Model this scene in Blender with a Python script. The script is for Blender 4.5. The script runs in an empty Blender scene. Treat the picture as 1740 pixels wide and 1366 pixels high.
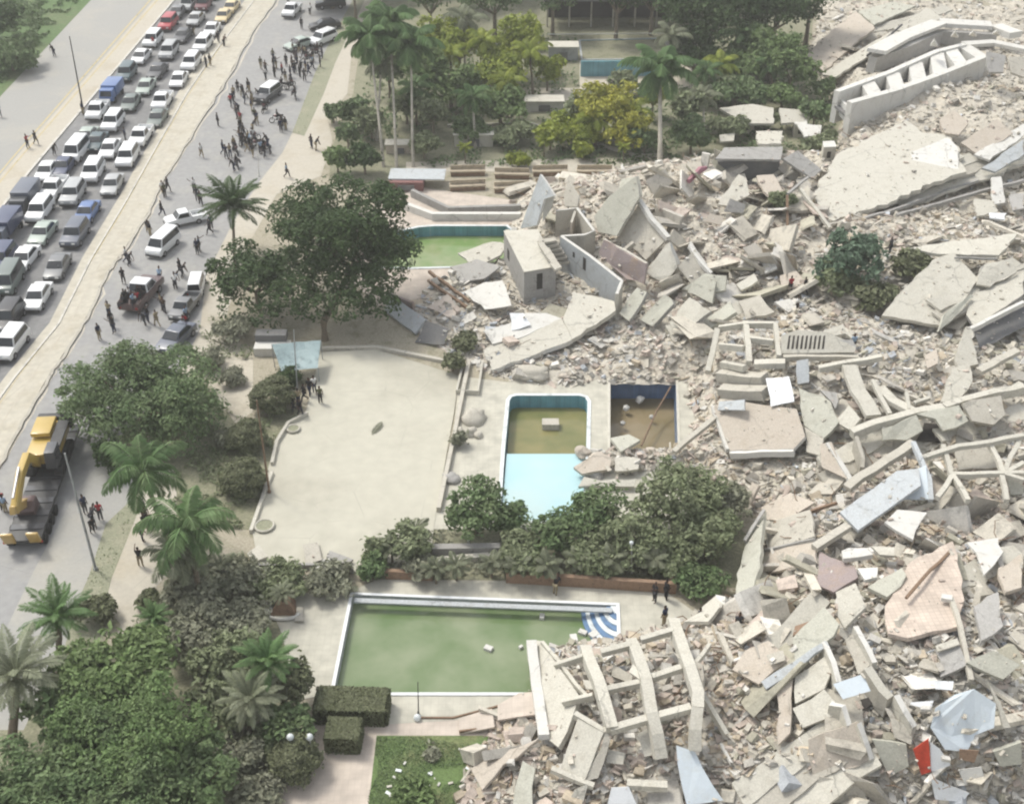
import bpy, bmesh, math, random
import numpy as np
from mathutils import Vector, Matrix, geometry
sc = bpy.context.scene
COL = sc.collection
# ---------------------------------------------------------------- camera
HC = 65.0; TH = math.radians(35.0); F = 2100.0; CX, CY = 870.0, 683.0
cam = bpy.data.cameras.new('camera'); cam.sensor_width = 36; cam.lens = F/1740*36
cam.clip_end = 3000; cam.clip_start = 0.5
camo = bpy.data.objects.new('camera', cam); COL.objects.link(camo)
camo.location = (0, 0, HC); camo.rotation_euler = (math.radians(55), 0, 0)
sc.camera = camo
# ---------------------------------------------------------------- sky, sun, exposure
SUN_EL = math.radians(56); SUN_AZ = math.radians(-50)      # azimuth measured from +Y, clockwise; sun up-left of the picture
w = bpy.data.worlds.new('World'); sc.world = w; w.use_nodes = True
nt = w.node_tree; nt.nodes.clear()
sky = nt.nodes.new('ShaderNodeTexSky'); sky.sky_type = 'NISHITA'; sky.sun_disc = False
sky.sun_elevation = SUN_EL; sky.sun_rotation = SUN_AZ; sky.dust_density = 3.0; sky.air_density = 1.0; sky.ozone_density = 1.0
bg = nt.nodes.new('ShaderNodeBackground'); bg.inputs[1].default_value = 0.15
wo = nt.nodes.new('ShaderNodeOutputWorld')
hz = nt.nodes.new('ShaderNodeHueSaturation'); hz.inputs['Saturation'].default_value = .25; nt.links.new(sky.outputs[0], hz.inputs['Color']); nt.links.new(hz.outputs[0], bg.inputs[0]); nt.links.new(bg.outputs[0], wo.inputs[0])
sun = bpy.data.lights.new('sun', 'SUN'); sun.energy = 1.4; sun.angle = math.radians(11); sun.color = (1, .955, .85)
suno = bpy.data.objects.new('sun', sun); COL.objects.link(suno)
sd = Vector((math.sin(SUN_AZ)*math.cos(SUN_EL), math.cos(SUN_AZ)*math.cos(SUN_EL), math.sin(SUN_EL)))
suno.rotation_euler = sd.to_track_quat('Z', 'Y').to_euler()
sc.view_settings.view_transform = 'Standard'; sc.view_settings.look = 'None'
sc.view_settings.exposure = 0.68; sc.view_settings.gamma = 1
sc.render.engine = 'CYCLES'; sc.cycles.max_bounces = 5; sc.cycles.diffuse_bounces = 3; sc.cycles.glossy_bounces = 2
sc.cycles.transmission_bounces = 3; sc.cycles.transparent_max_bounces = 4
sc.cycles.filter_width = 2.2
R = random.Random(7); NR = np.random.RandomState(11)
# ---------------------------------------------------------------- pixel <-> world
def ray(px, py):
    u = px-CX; v = py-CY
    c, s = math.cos(TH), math.sin(TH)
    return Vector((u, F*c-v*s, -F*s-v*c))
def G(px, py, z=0.0):
    d = ray(px, py); t = (z-HC)/d.z
    return Vector((d.x*t, d.y*t, z))
def pix(p):
    c, s = math.cos(TH), math.sin(TH)
    x, y, z = p[0], p[1], p[2]-HC
    dz = y*c-z*s
    return (CX+F*x/dz, CY-F*(y*s+z*c)/dz)
# value noise
_T = np.random.RandomState(3).rand(256, 256)
def vnoise(x, y):
    xi = np.floor(x).astype(int); yi = np.floor(y).astype(int); fx = x-xi; fy = y-yi
    fx = fx*fx*(3-2*fx); fy = fy*fy*(3-2*fy)
    a = _T[xi & 255, yi & 255]; b = _T[(xi+1) & 255, yi & 255]; c = _T[xi & 255, (yi+1) & 255]; d = _T[(xi+1) & 255, (yi+1) & 255]
    return (a*(1-fx)+b*fx)*(1-fy)+(c*(1-fx)+d*fx)*fy
RUB = [(880,318),(868,345),(862,400),(868,440),(800,450),(745,475),(690,520),(700,560),(760,600),(830,640),(900,655),(960,660),(1030,650),(1160,650),(1178,700),(1165,760),(1000,765),(990,800),(1080,810),(1180,800),(1262,850),(1290,900),(1262,1000),(1190,1050),(1060,1082),(1000,1092),(940,1095),(905,1105),(905,1200),(850,1215),(800,1290),(775,1366),(765,1440),(2300,1440),(2100,-60),(1390,-60),(1385,50),(1365,110),(1440,200),(1390,280),(1330,270),(1210,290),(1130,292),(1000,312)]
RUBW = np.array([G(x, y)[:2] for x, y in RUB])
BUMP = [(1180,395,13,12,4.2),(1040,400,7,7,1.0),(1600,230,18,15,5.5),(1600,490,13,8,4.0),(1560,700,14,8,3.4),(1320,640,7,6,1.5),(1680,900,12,8,2.4),(1480,1150,10,9,3.4),(1080,1260,8,6,1.3),(1720,1280,9,7,3.8),(1350,960,5,5,.6)]
BW = [(G(a, b)[0], G(a, b)[1], c, d, e) for a, b, c, d, e in BUMP]
def inside_dist(x, y):
    P = RUBW; n = len(P); ins = np.zeros(x.shape, bool); dmin = np.full(x.shape, 1e9)
    for i in range(n):
        ax, ay = P[i]; bx, by = P[(i+1) % n]
        ex, ey = bx-ax, by-ay; L = ex*ex+ey*ey+1e-9
        t = np.clip(((x-ax)*ex+(y-ay)*ey)/L, 0, 1)
        dmin = np.minimum(dmin, (x-ax-t*ex)**2+(y-ay-t*ey)**2)
        c = ((ay > y) != (by > y)) & (x < (bx-ax)*(y-ay)/(by-ay+1e-12)+ax)
        ins ^= c
    return np.where(ins, np.sqrt(dmin), -np.sqrt(dmin))
def H(x, y, noise=True):
    x = np.asarray(x, float); y = np.asarray(y, float)
    d = inside_dist(x, y)
    m = np.clip((d+.3)/5.0, 0, 1); m = m*m*(3-2*m)
    h = 0.35+np.zeros_like(x)
    for bx, by, sx, sy, a in BW:
        h = h+a*np.exp(-.5*(((x-bx)/sx)**2+((y-by)/sy)**2))
    if noise:
        h = h+.9*(vnoise(x/3.1, y/3.1)-.45)+.5*(vnoise(x/1.1+9, y/1.1)-.5)
    return np.where(d > -.3, h*m+.12*np.clip(d, -1, .5)-.06, -3.0)
def H1(x, y):
    return float(H(np.array([x]), np.array([y]))[0])
def P(px, py, dz=0.0, smooth=True):
    """the point seen at this pixel that lies dz above the terrain"""
    d = ray(px, py)
    z = np.linspace(12, 0, 90); t = (z-HC)/d.z
    x = d.x*t; y = d.y*t
    g = np.maximum(H(x, y, not smooth), 0)+dz
    k = np.argmax(z <= g) if (z <= g).any() else len(z)-1
    if k == 0: return Vector((x[0], y[0], z[0]))
    a = z[k-1]-g[k-1]; b = z[k]-g[k]; f = a/(a-b) if a != b else 1
    f = min(max(f, 0), 1)
    zz = z[k-1]+(z[k]-z[k-1])*f
    return G(px, py, zz)
# ---------------------------------------------------------------- materials
MATS = {}
def nodes(name):
    m = bpy.data.materials.new(name); m.use_nodes = True; t = m.node_tree
    b = t.nodes['Principled BSDF']; MATS[name] = m
    return m, t, b
CRK = ('concrete', 'concrete_light', 'concrete_white', 'concrete_green', 'concrete_grey', 'plaster_pink', 'concrete_blue', 'median_concrete', 'plaza_pave', 'asphalt_mid', 'asphalt_grey', 'asphalt_pale', 'dusty_concrete')
def mat(name, col, rough=.85, var=.18, scale=1.2, bump=.25, stain=None, stain_amt=.5, metal=0, objvar=0.0, fine=9.0, attr=False, spec=.3, coat=0):
    m, t, b = nodes(name); N = t.nodes; L = t.links
    b.inputs['Roughness'].default_value = rough; b.inputs['Metallic'].default_value = metal
    b.inputs['Specular IOR Level'].default_value = spec
    if coat: b.inputs['Coat Weight'].default_value = coat
    geo = N.new('ShaderNodeNewGeometry')
    n1 = N.new('ShaderNodeTexNoise'); n1.inputs['Scale'].default_value = scale; n1.inputs['Detail'].default_value = 7; n1.inputs['Roughness'].default_value = .65
    L.new(geo.outputs['Position'], n1.inputs['Vector'])
    n2 = N.new('ShaderNodeTexNoise'); n2.inputs['Scale'].default_value = fine; n2.inputs['Detail'].default_value = 4
    L.new(geo.outputs['Position'], n2.inputs['Vector'])
    mx = N.new('ShaderNodeMix'); mx.data_type = 'RGBA'
    c = Vector(col); st = Vector(stain) if stain else c*(1-stain_amt)
    mx.inputs[6].default_value = (*c, 1); mx.inputs[7].default_value = (*st, 1)
    mr = N.new('ShaderNodeMapRange'); mr.inputs[1].default_value = .5; mr.inputs[2].default_value = .75; mr.inputs[3].default_value = 0; mr.inputs[4].default_value = 1
    L.new(n1.outputs[0], mr.inputs[0]); L.new(mr.outputs[0], mx.inputs[0])
    hsv = N.new('ShaderNodeHueSaturation')
    mv = N.new('ShaderNodeMapRange'); mv.inputs[1].default_value = .25; mv.inputs[2].default_value = .75; mv.inputs[3].default_value = 1-var; mv.inputs[4].default_value = 1+var
    L.new(n2.outputs[0], mv.inputs[0])
    val = mv.outputs[0]
    if objvar:
        oi = N.new('ShaderNodeObjectInfo'); mo = N.new('ShaderNodeMapRange'); mo.inputs[3].default_value = 1-objvar; mo.inputs[4].default_value = 1+objvar
        L.new(oi.outputs['Random'], mo.inputs[0]); mm = N.new('ShaderNodeMath'); mm.operation = 'MULTIPLY'
        L.new(val, mm.inputs[0]); L.new(mo.outputs[0], mm.inputs[1]); val = mm.outputs[0]
    if attr:
        at = N.new('ShaderNodeAttribute'); at.attribute_name = 'tone'
        mm = N.new('ShaderNodeMath'); mm.operation = 'MULTIPLY'
        L.new(val, mm.inputs[0]); L.new(at.outputs['Fac'], mm.inputs[1]); val = mm.outputs[0]
    if name in CRK:
        big = name.startswith(('median', 'plaza', 'asphalt', 'dusty'))
        wn = N.new('ShaderNodeMix'); wn.data_type = 'VECTOR'; wn.inputs[0].default_value = .5 if not big else .12
        L.new(geo.outputs['Position'], wn.inputs[4]); L.new(n1.outputs['Color'], wn.inputs[5])
        vo = N.new('ShaderNodeTexVoronoi'); vo.feature = 'DISTANCE_TO_EDGE'; vo.inputs['Scale'].default_value = .55 if not big else .16
        L.new(wn.outputs[1], vo.inputs['Vector'])
        cr = N.new('ShaderNodeMapRange'); cr.inputs[1].default_value = 0; cr.inputs[2].default_value = .022 if not big else .006; cr.inputs[3].default_value = .62 if not big else .8; cr.inputs[4].default_value = 1
        L.new(vo.outputs['Distance'], cr.inputs[0]); nm = N.new('ShaderNodeTexNoise'); nm.inputs['Scale'].default_value = .45; L.new(geo.outputs['Position'], nm.inputs['Vector'])
        mk = N.new('ShaderNodeMapRange'); mk.inputs[1].default_value = .46; mk.inputs[2].default_value = .60; L.new(nm.outputs[0], mk.inputs[0])
        mc = N.new('ShaderNodeMix'); mc.data_type = 'FLOAT'; mc.inputs[2].default_value = 1; L.new(mk.outputs[0], mc.inputs[0]); L.new(cr.outputs[0], mc.inputs[3])
        m3 = N.new('ShaderNodeMath'); m3.operation = 'MULTIPLY'; L.new(val, m3.inputs[0]); L.new(mc.outputs[0], m3.inputs[1]); val = m3.outputs[0]
    L.new(val, hsv.inputs['Value']); L.new(mx.outputs[2], hsv.inputs['Color']); L.new(hsv.outputs[0], b.inputs['Base Color'])
    if bump:
        bp = N.new('ShaderNodeBump'); bp.inputs['Strength'].default_value = bump; bp.inputs['Distance'].default_value = .05
        L.new(n2.outputs[0], bp.inputs['Height']); L.new(bp.outputs[0], b.inputs['Normal'])
    return m
def leafmat(name, col, col2, trans=.25):
    m, t, b = nodes(name); N = t.nodes; L = t.links
    b.inputs['Roughness'].default_value = .6; b.inputs['Specular IOR Level'].default_value = .25
    geo = N.new('ShaderNodeNewGeometry'); n1 = N.new('ShaderNodeTexNoise'); n1.inputs['Scale'].default_value = .7; n1.inputs['Detail'].default_value = 3
    L.new(geo.outputs['Position'], n1.inputs['Vector'])
    at = N.new('ShaderNodeAttribute'); at.attribute_name = 'tone'
    ad = N.new('ShaderNodeMath'); ad.operation = 'MULTIPLY_ADD'; ad.inputs[1].default_value = 1.6; ad.inputs[2].default_value = -.55
    L.new(n1.outputs[0], ad.inputs[0])
    mx = N.new('ShaderNodeMix'); mx.data_type = 'RGBA'; mx.inputs[6].default_value = (*col, 1); mx.inputs[7].default_value = (*col2, 1)
    L.new(ad.outputs[0], mx.inputs[0])
    hsv = N.new('ShaderNodeHueSaturation'); L.new(at.outputs['Fac'], hsv.inputs['Value']); L.new(mx.outputs[2], hsv.inputs['Color'])
    L.new(hsv.outputs[0], b.inputs['Base Color'])
    tr = N.new('ShaderNodeBsdfTranslucent'); L.new(hsv.outputs[0], tr.inputs[0])
    ms = N.new('ShaderNodeMixShader'); ms.inputs[0].default_value = trans
    L.new(b.outputs[0], ms.inputs[1]); L.new(tr.outputs[0], ms.inputs[2]); L.new(ms.outputs[0], N['Material Output'].inputs[0])
    return m
def watermat(name, col, col2, rough=.06, scale=.25, bump=.02):
    m, t, b = nodes(name); N = t.nodes; L = t.links
    b.inputs['Roughness'].default_value = rough; b.inputs['IOR'].default_value = 1.33
    geo = N.new('ShaderNodeNewGeometry'); n1 = N.new('ShaderNodeTexNoise'); n1.inputs['Scale'].default_value = scale; n1.inputs['Detail'].default_value = 4
    L.new(geo.outputs['Position'], n1.inputs['Vector'])
    mr = N.new('ShaderNodeMapRange'); mr.inputs[1].default_value = .35; mr.inputs[2].default_value = .65
    L.new(n1.outputs[0], mr.inputs[0])
    mx = N.new('ShaderNodeMix'); mx.data_type = 'RGBA'; mx.inputs[6].default_value = (*col, 1); mx.inputs[7].default_value = (*col2, 1)
    L.new(mr.outputs[0], mx.inputs[0]); L.new(mx.outputs[2], b.inputs['Base Color'])
    n2 = N.new('ShaderNodeTexNoise'); n2.inputs['Scale'].default_value = 3; L.new(geo.outputs['Position'], n2.inputs['Vector'])
    bp = N.new('ShaderNodeBump'); bp.inputs['Strength'].default_value = bump; L.new(n2.outputs[0], bp.inputs['Height']); L.new(bp.outputs[0], b.inputs['Normal'])
    return m
def tilemat(name, col, grout, size=.3, mort=.03, rough=.5, var=.15):
    m, t, b = nodes(name); N = t.nodes; L = t.links
    b.inputs['Roughness'].default_value = rough
    geo = N.new('ShaderNodeNewGeometry'); br = N.new('ShaderNodeTexBrick'); br.offset = 0; br.inputs['Scale'].default_value = 1/size/2
    br.inputs['Mortar Size'].default_value = mort; br.inputs['Row Height'].default_value = .5
    c = Vector(col); br.inputs['Color1'].default_value = (*(c*(1+var)), 1); br.inputs['Color2'].default_value = (*(c*(1-var)), 1); br.inputs['Mortar'].default_value = (*grout, 1)
    L.new(geo.outputs['Position'], br.inputs['Vector'])
    n2 = N.new('ShaderNodeTexNoise'); n2.inputs['Scale'].default_value = .8; n2.inputs['Detail'].default_value = 6; L.new(geo.outputs['Position'], n2.inputs['Vector'])
    mv = N.new('ShaderNodeMapRange'); mv.inputs[1].default_value = .3; mv.inputs[2].default_value = .7; mv.inputs[3].default_value = .82; mv.inputs[4].default_value = 1.12
    L.new(n2.outputs[0], mv.inputs[0]); hsv = N.new('ShaderNodeHueSaturation'); L.new(mv.outputs[0], hsv.inputs['Value']); L.new(br.outputs[0], hsv.inputs['Color'])
    L.new(hsv.outputs[0], b.inputs['Base Color'])
    return m
CREAM=(.53,.495,.42)
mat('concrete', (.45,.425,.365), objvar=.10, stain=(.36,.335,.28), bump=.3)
mat('concrete_light', (.505,.485,.42), objvar=.08, stain=(.42,.395,.33), bump=.2)
mat('concrete_white', (.61,.60,.56), objvar=.06, stain=(.52,.50,.45), bump=.12, var=.08)
mat('concrete_green', (.44,.435,.37), objvar=.1, stain=(.35,.34,.28), bump=.25)
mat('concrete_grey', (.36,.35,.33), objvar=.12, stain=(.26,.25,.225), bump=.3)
mat('concrete_blue', (.44,.465,.475), objvar=.08, stain=(.37,.375,.36), bump=.15)
mat('plaster_pink', (.47,.42,.355), objvar=.1, stain=(.41,.355,.285), bump=.3)
mat('plaster_mauve', (.30,.25,.24), stain=(.36,.27,.2), scale=.6)
mat('paint_white', (.74,.76,.77), rough=.5, var=.05, bump=.05, stain=(.6,.62,.62))
mat('sheet_blue', (.60,.665,.71), rough=.5, var=.05, bump=.05, stain=(.56,.60,.61))
mat('paint_red', (.50,.06,.03), rough=.5, var=.1)
mat('plastic_magenta', (.36,.17,.20), rough=.6)
mat('dark_void', (.05,.045,.04), bump=0)  # near-black for openings; also paints the shade in hollows
mat('wood_brown', (.22,.15,.10), scale=3, bump=.4)
mat('brick_brown', (.28,.19,.13), scale=3, bump=.4)
mat('metal_dark', (.06,.06,.06), rough=.5, var=.1, bump=0)
mat('metal_grey', (.34,.35,.35), rough=.45, var=.08, bump=0)
mat('pole_white', (.62,.62,.58), rough=.5, var=.05, bump=0)
mat('roof_shade_dark', (.15,.15,.15), rough=.7, stain=(.22,.21,.19), scale=.5)  # dark roofs; also paints shade in hollows and under the canopy
# debris (per-face tone)
mat('deb_cream', CREAM, attr=True, bump=.2); mat('deb_grey', (.45,.425,.375), attr=True, bump=.2)
mat('deb_pink', (.50,.425,.365), attr=True, bump=.2); mat('deb_white', (.63,.61,.56), attr=True, bump=.1)
mat('deb_dark', (.27,.25,.215), attr=True, bump=.1); mat('deb_dirt', (.48,.41,.31), attr=True, bump=.2); mat('deb_olive', (.40,.38,.30), attr=True, bump=.2); mat('deb_blue', (.45,.475,.50), attr=True, bump=.1)
# ground
mat('soil', (.36,.325,.25), scale=.6, stain=(.17,.175,.10), stain_amt=.5, fine=5, var=.22, bump=.5)
mat('garden_soil', (.24,.235,.16), scale=.7, stain=(.12,.135,.07), fine=5, var=.3, bump=.6)
mat('soil_pale', (.50,.46,.38), scale=.3, stain=(.38,.34,.26), fine=4, var=.12, bump=.3)
mat('rubble_soil', (.49,.455,.385), scale=.5, stain=(.53,.475,.385), fine=6, var=.25, bump=.8)
mat('asphalt_grey', (.21,.21,.21), scale=.3, stain=(.29,.285,.275), fine=1.5, var=.12, bump=.2)
mat('asphalt_mid', (.30,.298,.292), scale=.25, stain=(.36,.35,.32), fine=1.5, var=.10, bump=.2)
mat('asphalt_pale', (.34,.335,.315), scale=.12, stain=(.40,.38,.33), fine=3, var=.06, bump=.2)
mat('dusty_concrete', (.47,.435,.365), scale=.18, stain=(.40,.35,.26), fine=2.5, var=.07, bump=.2)
mat('median_concrete', (.48,.45,.375), scale=.35, stain=(.39,.35,.27), fine=1.5, var=.12, bump=.2)
mat('line_yellow', (.50,.42,.24), var=.2); mat('kerb', (.56,.54,.49), var=.12)
mat('verge', (.26,.265,.185), scale=.5, stain=(.33,.31,.23), fine=6, var=.2, bump=.5)
mat('grass', (.115,.17,.06), scale=.25, stain=(.20,.19,.10), fine=8, var=.35, bump=.6)
mat('grass_far', (.10,.16,.06), scale=.12, stain=(.17,.17,.10), fine=2, var=.3, bump=.6)
mat('plaza_pave', (.48,.462,.385), scale=.07, stain=(.38,.36,.295), fine=.9, var=.07, bump=.1)
tilemat('deck_pave', (.48,.462,.39), (.42,.40,.335), size=.5, mort=.012, rough=.9, var=.03)
tilemat('deck_pink', (.52,.455,.39), (.46,.40,.335), size=.4, mort=.015, rough=.9, var=.04)
tilemat('roof_pink', (.53,.45,.38), (.43,.36,.30), size=.35, mort=.03, rough=.9, var=.07)
tilemat('tile_turq', (.13,.31,.38), (.20,.36,.41), size=.25, rough=.35, var=.12)
tilemat('tile_blue', (.15,.23,.38), (.16,.21,.30), size=.25, rough=.35, var=.12)
mat('stripe_blue', (.13,.22,.36), rough=.5, var=.05, bump=0)
mat('tile_white', (.66,.70,.70), rough=.4, var=.05, bump=0)
watermat('water_green', (.13,.19,.085), (.235,.275,.17))
watermat('water_olive', (.13,.15,.06), (.24,.22,.10), rough=.04)
watermat('water_brown', (.19,.155,.085), (.26,.21,.13), rough=.08)
watermat('water_algae', (.17,.26,.09), (.27,.31,.17), scale=.4)
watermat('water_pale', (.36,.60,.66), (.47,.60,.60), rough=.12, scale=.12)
# ---------------------------------------------------------------- object helpers
def link(name, me, mats, parent=None, loc=None):
    for m in mats: me.materials.append(MATS[m] if isinstance(m, str) else m)
    o = bpy.data.objects.new(name, me); COL.objects.link(o)
    if loc is not None: o.location = loc
    if parent: o.parent = parent
    return o
def tag(o, label=None, cat=None, group=None, kind=None):
    if label: o['label'] = label
    if cat: o['category'] = cat
    if group: o['group'] = group
    if kind: o['kind'] = kind
    elif cat: o['kind'] = 'thing'
    return o
def mesh(name, vs, fs, m, parent=None, center=True, mi=None):
    """world-space verts -> ONE object whose origin is at its own base"""
    vs = [Vector(v) for v in vs]
    c = Vector((0, 0, 0))
    if center and not parent:
        c = sum(vs, Vector())/len(vs); c.z = min(v.z for v in vs)
    elif parent: c = parent.location.copy()
    me = bpy.data.meshes.new(name); me.from_pydata([v-c for v in vs], [], fs)
    if mi: me.polygons.foreach_set('material_index', mi)
    me.validate(); me.update()
    bm = bmesh.new(); bm.from_mesh(me); bmesh.ops.recalc_face_normals(bm, faces=bm.faces[:]); bm.to_mesh(me); bm.free()
    o = link(name, me, m if isinstance(m, (list, tuple)) else [m], parent)
    if not parent: o.location = c
    return o
def empty(name, loc, label, cat, group=None):
    o = bpy.data.objects.new(name, None); COL.objects.link(o); o.location = loc; o.empty_display_size = .3
    return tag(o, label, cat, group)
def joinparts(parts):
    V, Fs = [], []
    for v, f in parts:
        n = len(V); V += list(v); Fs += [tuple(i+n for i in q) for q in f]
    return V, Fs
def box(x0, x1, y0, y1, z0, z1):
    v = [Vector((x, y, z)) for z in (z0, z1) for x, y in ((x0, y0), (x1, y0), (x1, y1), (x0, y1))]
    return v, [(0, 3, 2, 1), (4, 5, 6, 7), (0, 1, 5, 4), (1, 2, 6, 5), (2, 3, 7, 6), (3, 0, 4, 7)]
def prism(top, bot):
    n = len(top); v = list(top)+list(bot)
    return v, [tuple(range(n)), tuple(range(2*n-1, n-1, -1))]+[(i, i+n, (i+1) % n+n, (i+1) % n) for i in range(n)]
def tube(pts, rads, n=6):
    pts = [Vector(p) for p in pts]; V = []; Fs = []
    for i, p in enumerate(pts):
        d = (pts[min(i+1, len(pts)-1)]-pts[max(i-1, 0)]).normalized()
        a = Vector((0, 0, 1)) if abs(d.z) < .9 else Vector((1, 0, 0))
        u = d.cross(a).normalized(); w_ = d.cross(u)
        r = rads[i] if isinstance(rads, (list, tuple)) else rads
        for k in range(n):
            t = 2*math.pi*k/n; V.append(p+u*math.cos(t)*r+w_*math.sin(t)*r)
    for i in range(len(pts)-1):
        for k in range(n):
            a = i*n+k; b = i*n+(k+1) % n; Fs.append((a, b, b+n, a+n))
    Fs.append(tuple(range(n-1, -1, -1))); Fs.append(tuple(range(len(V)-n, len(V))))
    return V, Fs
def sweep(pts, w_, h, up=Vector((0, 0, 1))):
    """rectangular beam along a polyline; its top runs through pts"""
    pts = [Vector(p) for p in pts]; V = []; Fs = []
    for i, p in enumerate(pts):
        d = (pts[min(i+1, len(pts)-1)]-pts[max(i-1, 0)]).normalized()
        s = d.cross(up); s = s.normalized() if s.length > 1e-3 else Vector((1, 0, 0)); u = s.cross(d).normalized()
        for a, b in ((-.5, 0), (.5, 0), (.5, -1), (-.5, -1)): V.append(p+s*a*w_+u*b*h)
    for i in range(len(pts)-1):
        for k in range(4):
            a = i*4+k; b = i*4+(k+1) % 4; Fs.append((a, b, b+4, a+4))
    Fs.append((3, 2, 1, 0)); m = len(V); Fs.append((m-4, m-3, m-2, m-1))
    return V, Fs
def cdt_sheet(name, outer, holes, z, m, kind='structure', grid=0):
    ver = []; edges = []
    def loop(pts):
        n = len(ver); ver.extend([Vector(p[:2]) for p in pts]); edges.extend([(n+i, n+(i+1) % len(pts)) for i in range(len(pts))])
    loop(outer)
    for h_ in holes: loop(h_)
    r = geometry.delaunay_2d_cdt(ver, edges, [], 0, 1e-4)
    vs = [Vector((v.x, v.y, z)) for v in r[0]]; fs = []
    def inp(p, poly):
        c = False; n = len(poly)
        for i in range(n):
            a = poly[i]; b = poly[(i+1) % n]
            if (a[1] > p.y) != (b[1] > p.y) and p.x < (b[0]-a[0])*(p.y-a[1])/(b[1]-a[1])+a[0]: c = not c
        return c
    for f in r[2]:
        c = sum((vs[i] for i in f), Vector())/len(f)
        if inp(c, outer) and not any(inp(c, h_) for h_ in holes): fs.append(f)
    me = bpy.data.meshes.new(name); me.from_pydata(vs, [], fs); me.update()
    bm = bmesh.new(); bm.from_mesh(me); bmesh.ops.recalc_face_normals(bm, faces=bm.faces[:])
    for f in bm.faces:
        if f.normal.z < 0: f.normal_flip()
    bm.to_mesh(me); bm.free()
    o = link(name, me, [m]); o['kind'] = kind
    return o
def GP(pts, z=0): return [G(x, y, 0) for x, y in pts]
# ================================================================ GROUND
PA = [(694,392),(712,388),(740,386),(860,386),(872,396),(872,440),(858,452),(700,456),(640,455),(640,400)]
def rrect(x0, y0, x1, y1, x2, y2, x3, y3): return [(x0, y0), (x1, y1), (x2, y2), (x3, y3)]
PB = [(866,682),(870,676),(878,674),(984,674),(994,677),(998,684),(996,768),(988,886),(850,886),(858,768)]
PBd = [(866,682),(870,676),(878,674),(984,674),(994,677),(998,684),(996,768),(861,768)]
PC = [(1037,643),(1148,643),(1152,780),(1037,780)]
PD = [(600,1012),(1047,1030),(1052,1178),(567,1178)]
PE = [(986,70),(1150,66),(1156,100),(990,102)]
holesW = [GP(p) for p in (PA, PB, PC, PD, PE)]
cdt_sheet('ground', [(-700,-250),(700,-250),(700,1200),(-700,1200)], holesW, 0.0, 'soil')
def area(name, pts, z, m): return cdt_sheet(name, GP(pts), [], z, m)
LK = [(345,-60),(295,0),(50,290),(0,355),(-150,535),(-420,850)]
area('grass_field', [(215,-60),(160,-5),(0,165),(-150,318),(-900,900),(-1500,-60)], .010, 'grass_far')
area('left_road', [(215,-60),(160,-5),(0,165),(-150,318),(-900,900),(-420,850)]+LK[::-1][1:], .008, 'asphalt_pale')
area('road_shoulder', [(318,-60),(262,0),(25,270),(-60,372),(-200,540),(-480,860)]+LK[::-1][0:], .012, 'dusty_concrete')
def strip(name, pts, wpx, z, m):
    L = []; Rr = []
    for x, y in pts: L.append((x-wpx, y)); Rr.append((x+wpx, y))
    area(name, L+Rr[::-1], z, m)
strip('yellow_line', [(310,-60),(256,0),(20,270),(-65,372),(-205,540)], 1.6, .017, 'line_yellow')
strip('yellow_line', [(322,-60),(268,0),(33,270),(-52,372),(-190,540)], 1.3, .017, 'line_yellow')
MR = [(500,-60),(470,0),(425,62),(390,127),(345,200),(297,275),(270,320),(252,362),(210,427),(185,460),(147,540),(110,600),(82,641),(40,715),(0,790),(-60,880),(-200,1120)]
QR = [(460,-60),(410,10),(350,90),(302,160),(250,252),(200,341),(140,440),(85,550),(10,641),(-80,765),(-260,1010)]
area('queue_road', LK+[(-600,1150),(-260,1010)]+QR[::-1][1:], .008, 'asphalt_grey')
VL = [(640,-60),(600,0),(565,62),(535,125),(497,225)]
area('right_road', MR+[(-200,1300),(-80,1240),(0,1090),(60,965),(130,835),(190,760),(300,640),(340,560),(350,470),(395,380),(440,310),(480,260)]+VL[::-1], .008, 'asphalt_mid')
def raised(name, pts, z, m):
    t = GP(pts); v, f = prism([Vector((p.x, p.y, z)) for p in t], [Vector((p.x, p.y, -.3)) for p in t])
    o = mesh(name, v, f, m); o['kind'] = 'structure'; return o
raised('median', QR+[(-270,1110)]+MR[::-1], .14, 'median_concrete')
v, f = sweep([G(x, y, .16) for x, y in LK], .35, .4); mesh('kerb', v, f, 'kerb')['kind'] = 'structure'
v, f = sweep([G(x+14, y, .22) for x, y in QR], .22, .2); mesh('kerb', v, f, 'kerb')['kind'] = 'structure'
# broken, dark edge of the median: thin crumbled gutter strip
e = []
for i in range(len(MR)-1):
    for k in range(6):
        t = k/6; e.append((MR[i][0]*(1-t)+MR[i+1][0]*t+R.uniform(-2.5, 2.5), MR[i][1]*(1-t)+MR[i+1][1]*t))
v, f = sweep([G(x, y, .17) for x, y in e], .30, .25); o = mesh('kerb', v, f, 'concrete'); o['kind'] = 'structure'
e = [(x+5+R.uniform(-2, 3), y) for x, y in e]
area('gutter', e+[(x+1.5+abs(R.gauss(0, 1.6)), y) for x, y in e[::-1]], .014, 'rubble_soil')
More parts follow.
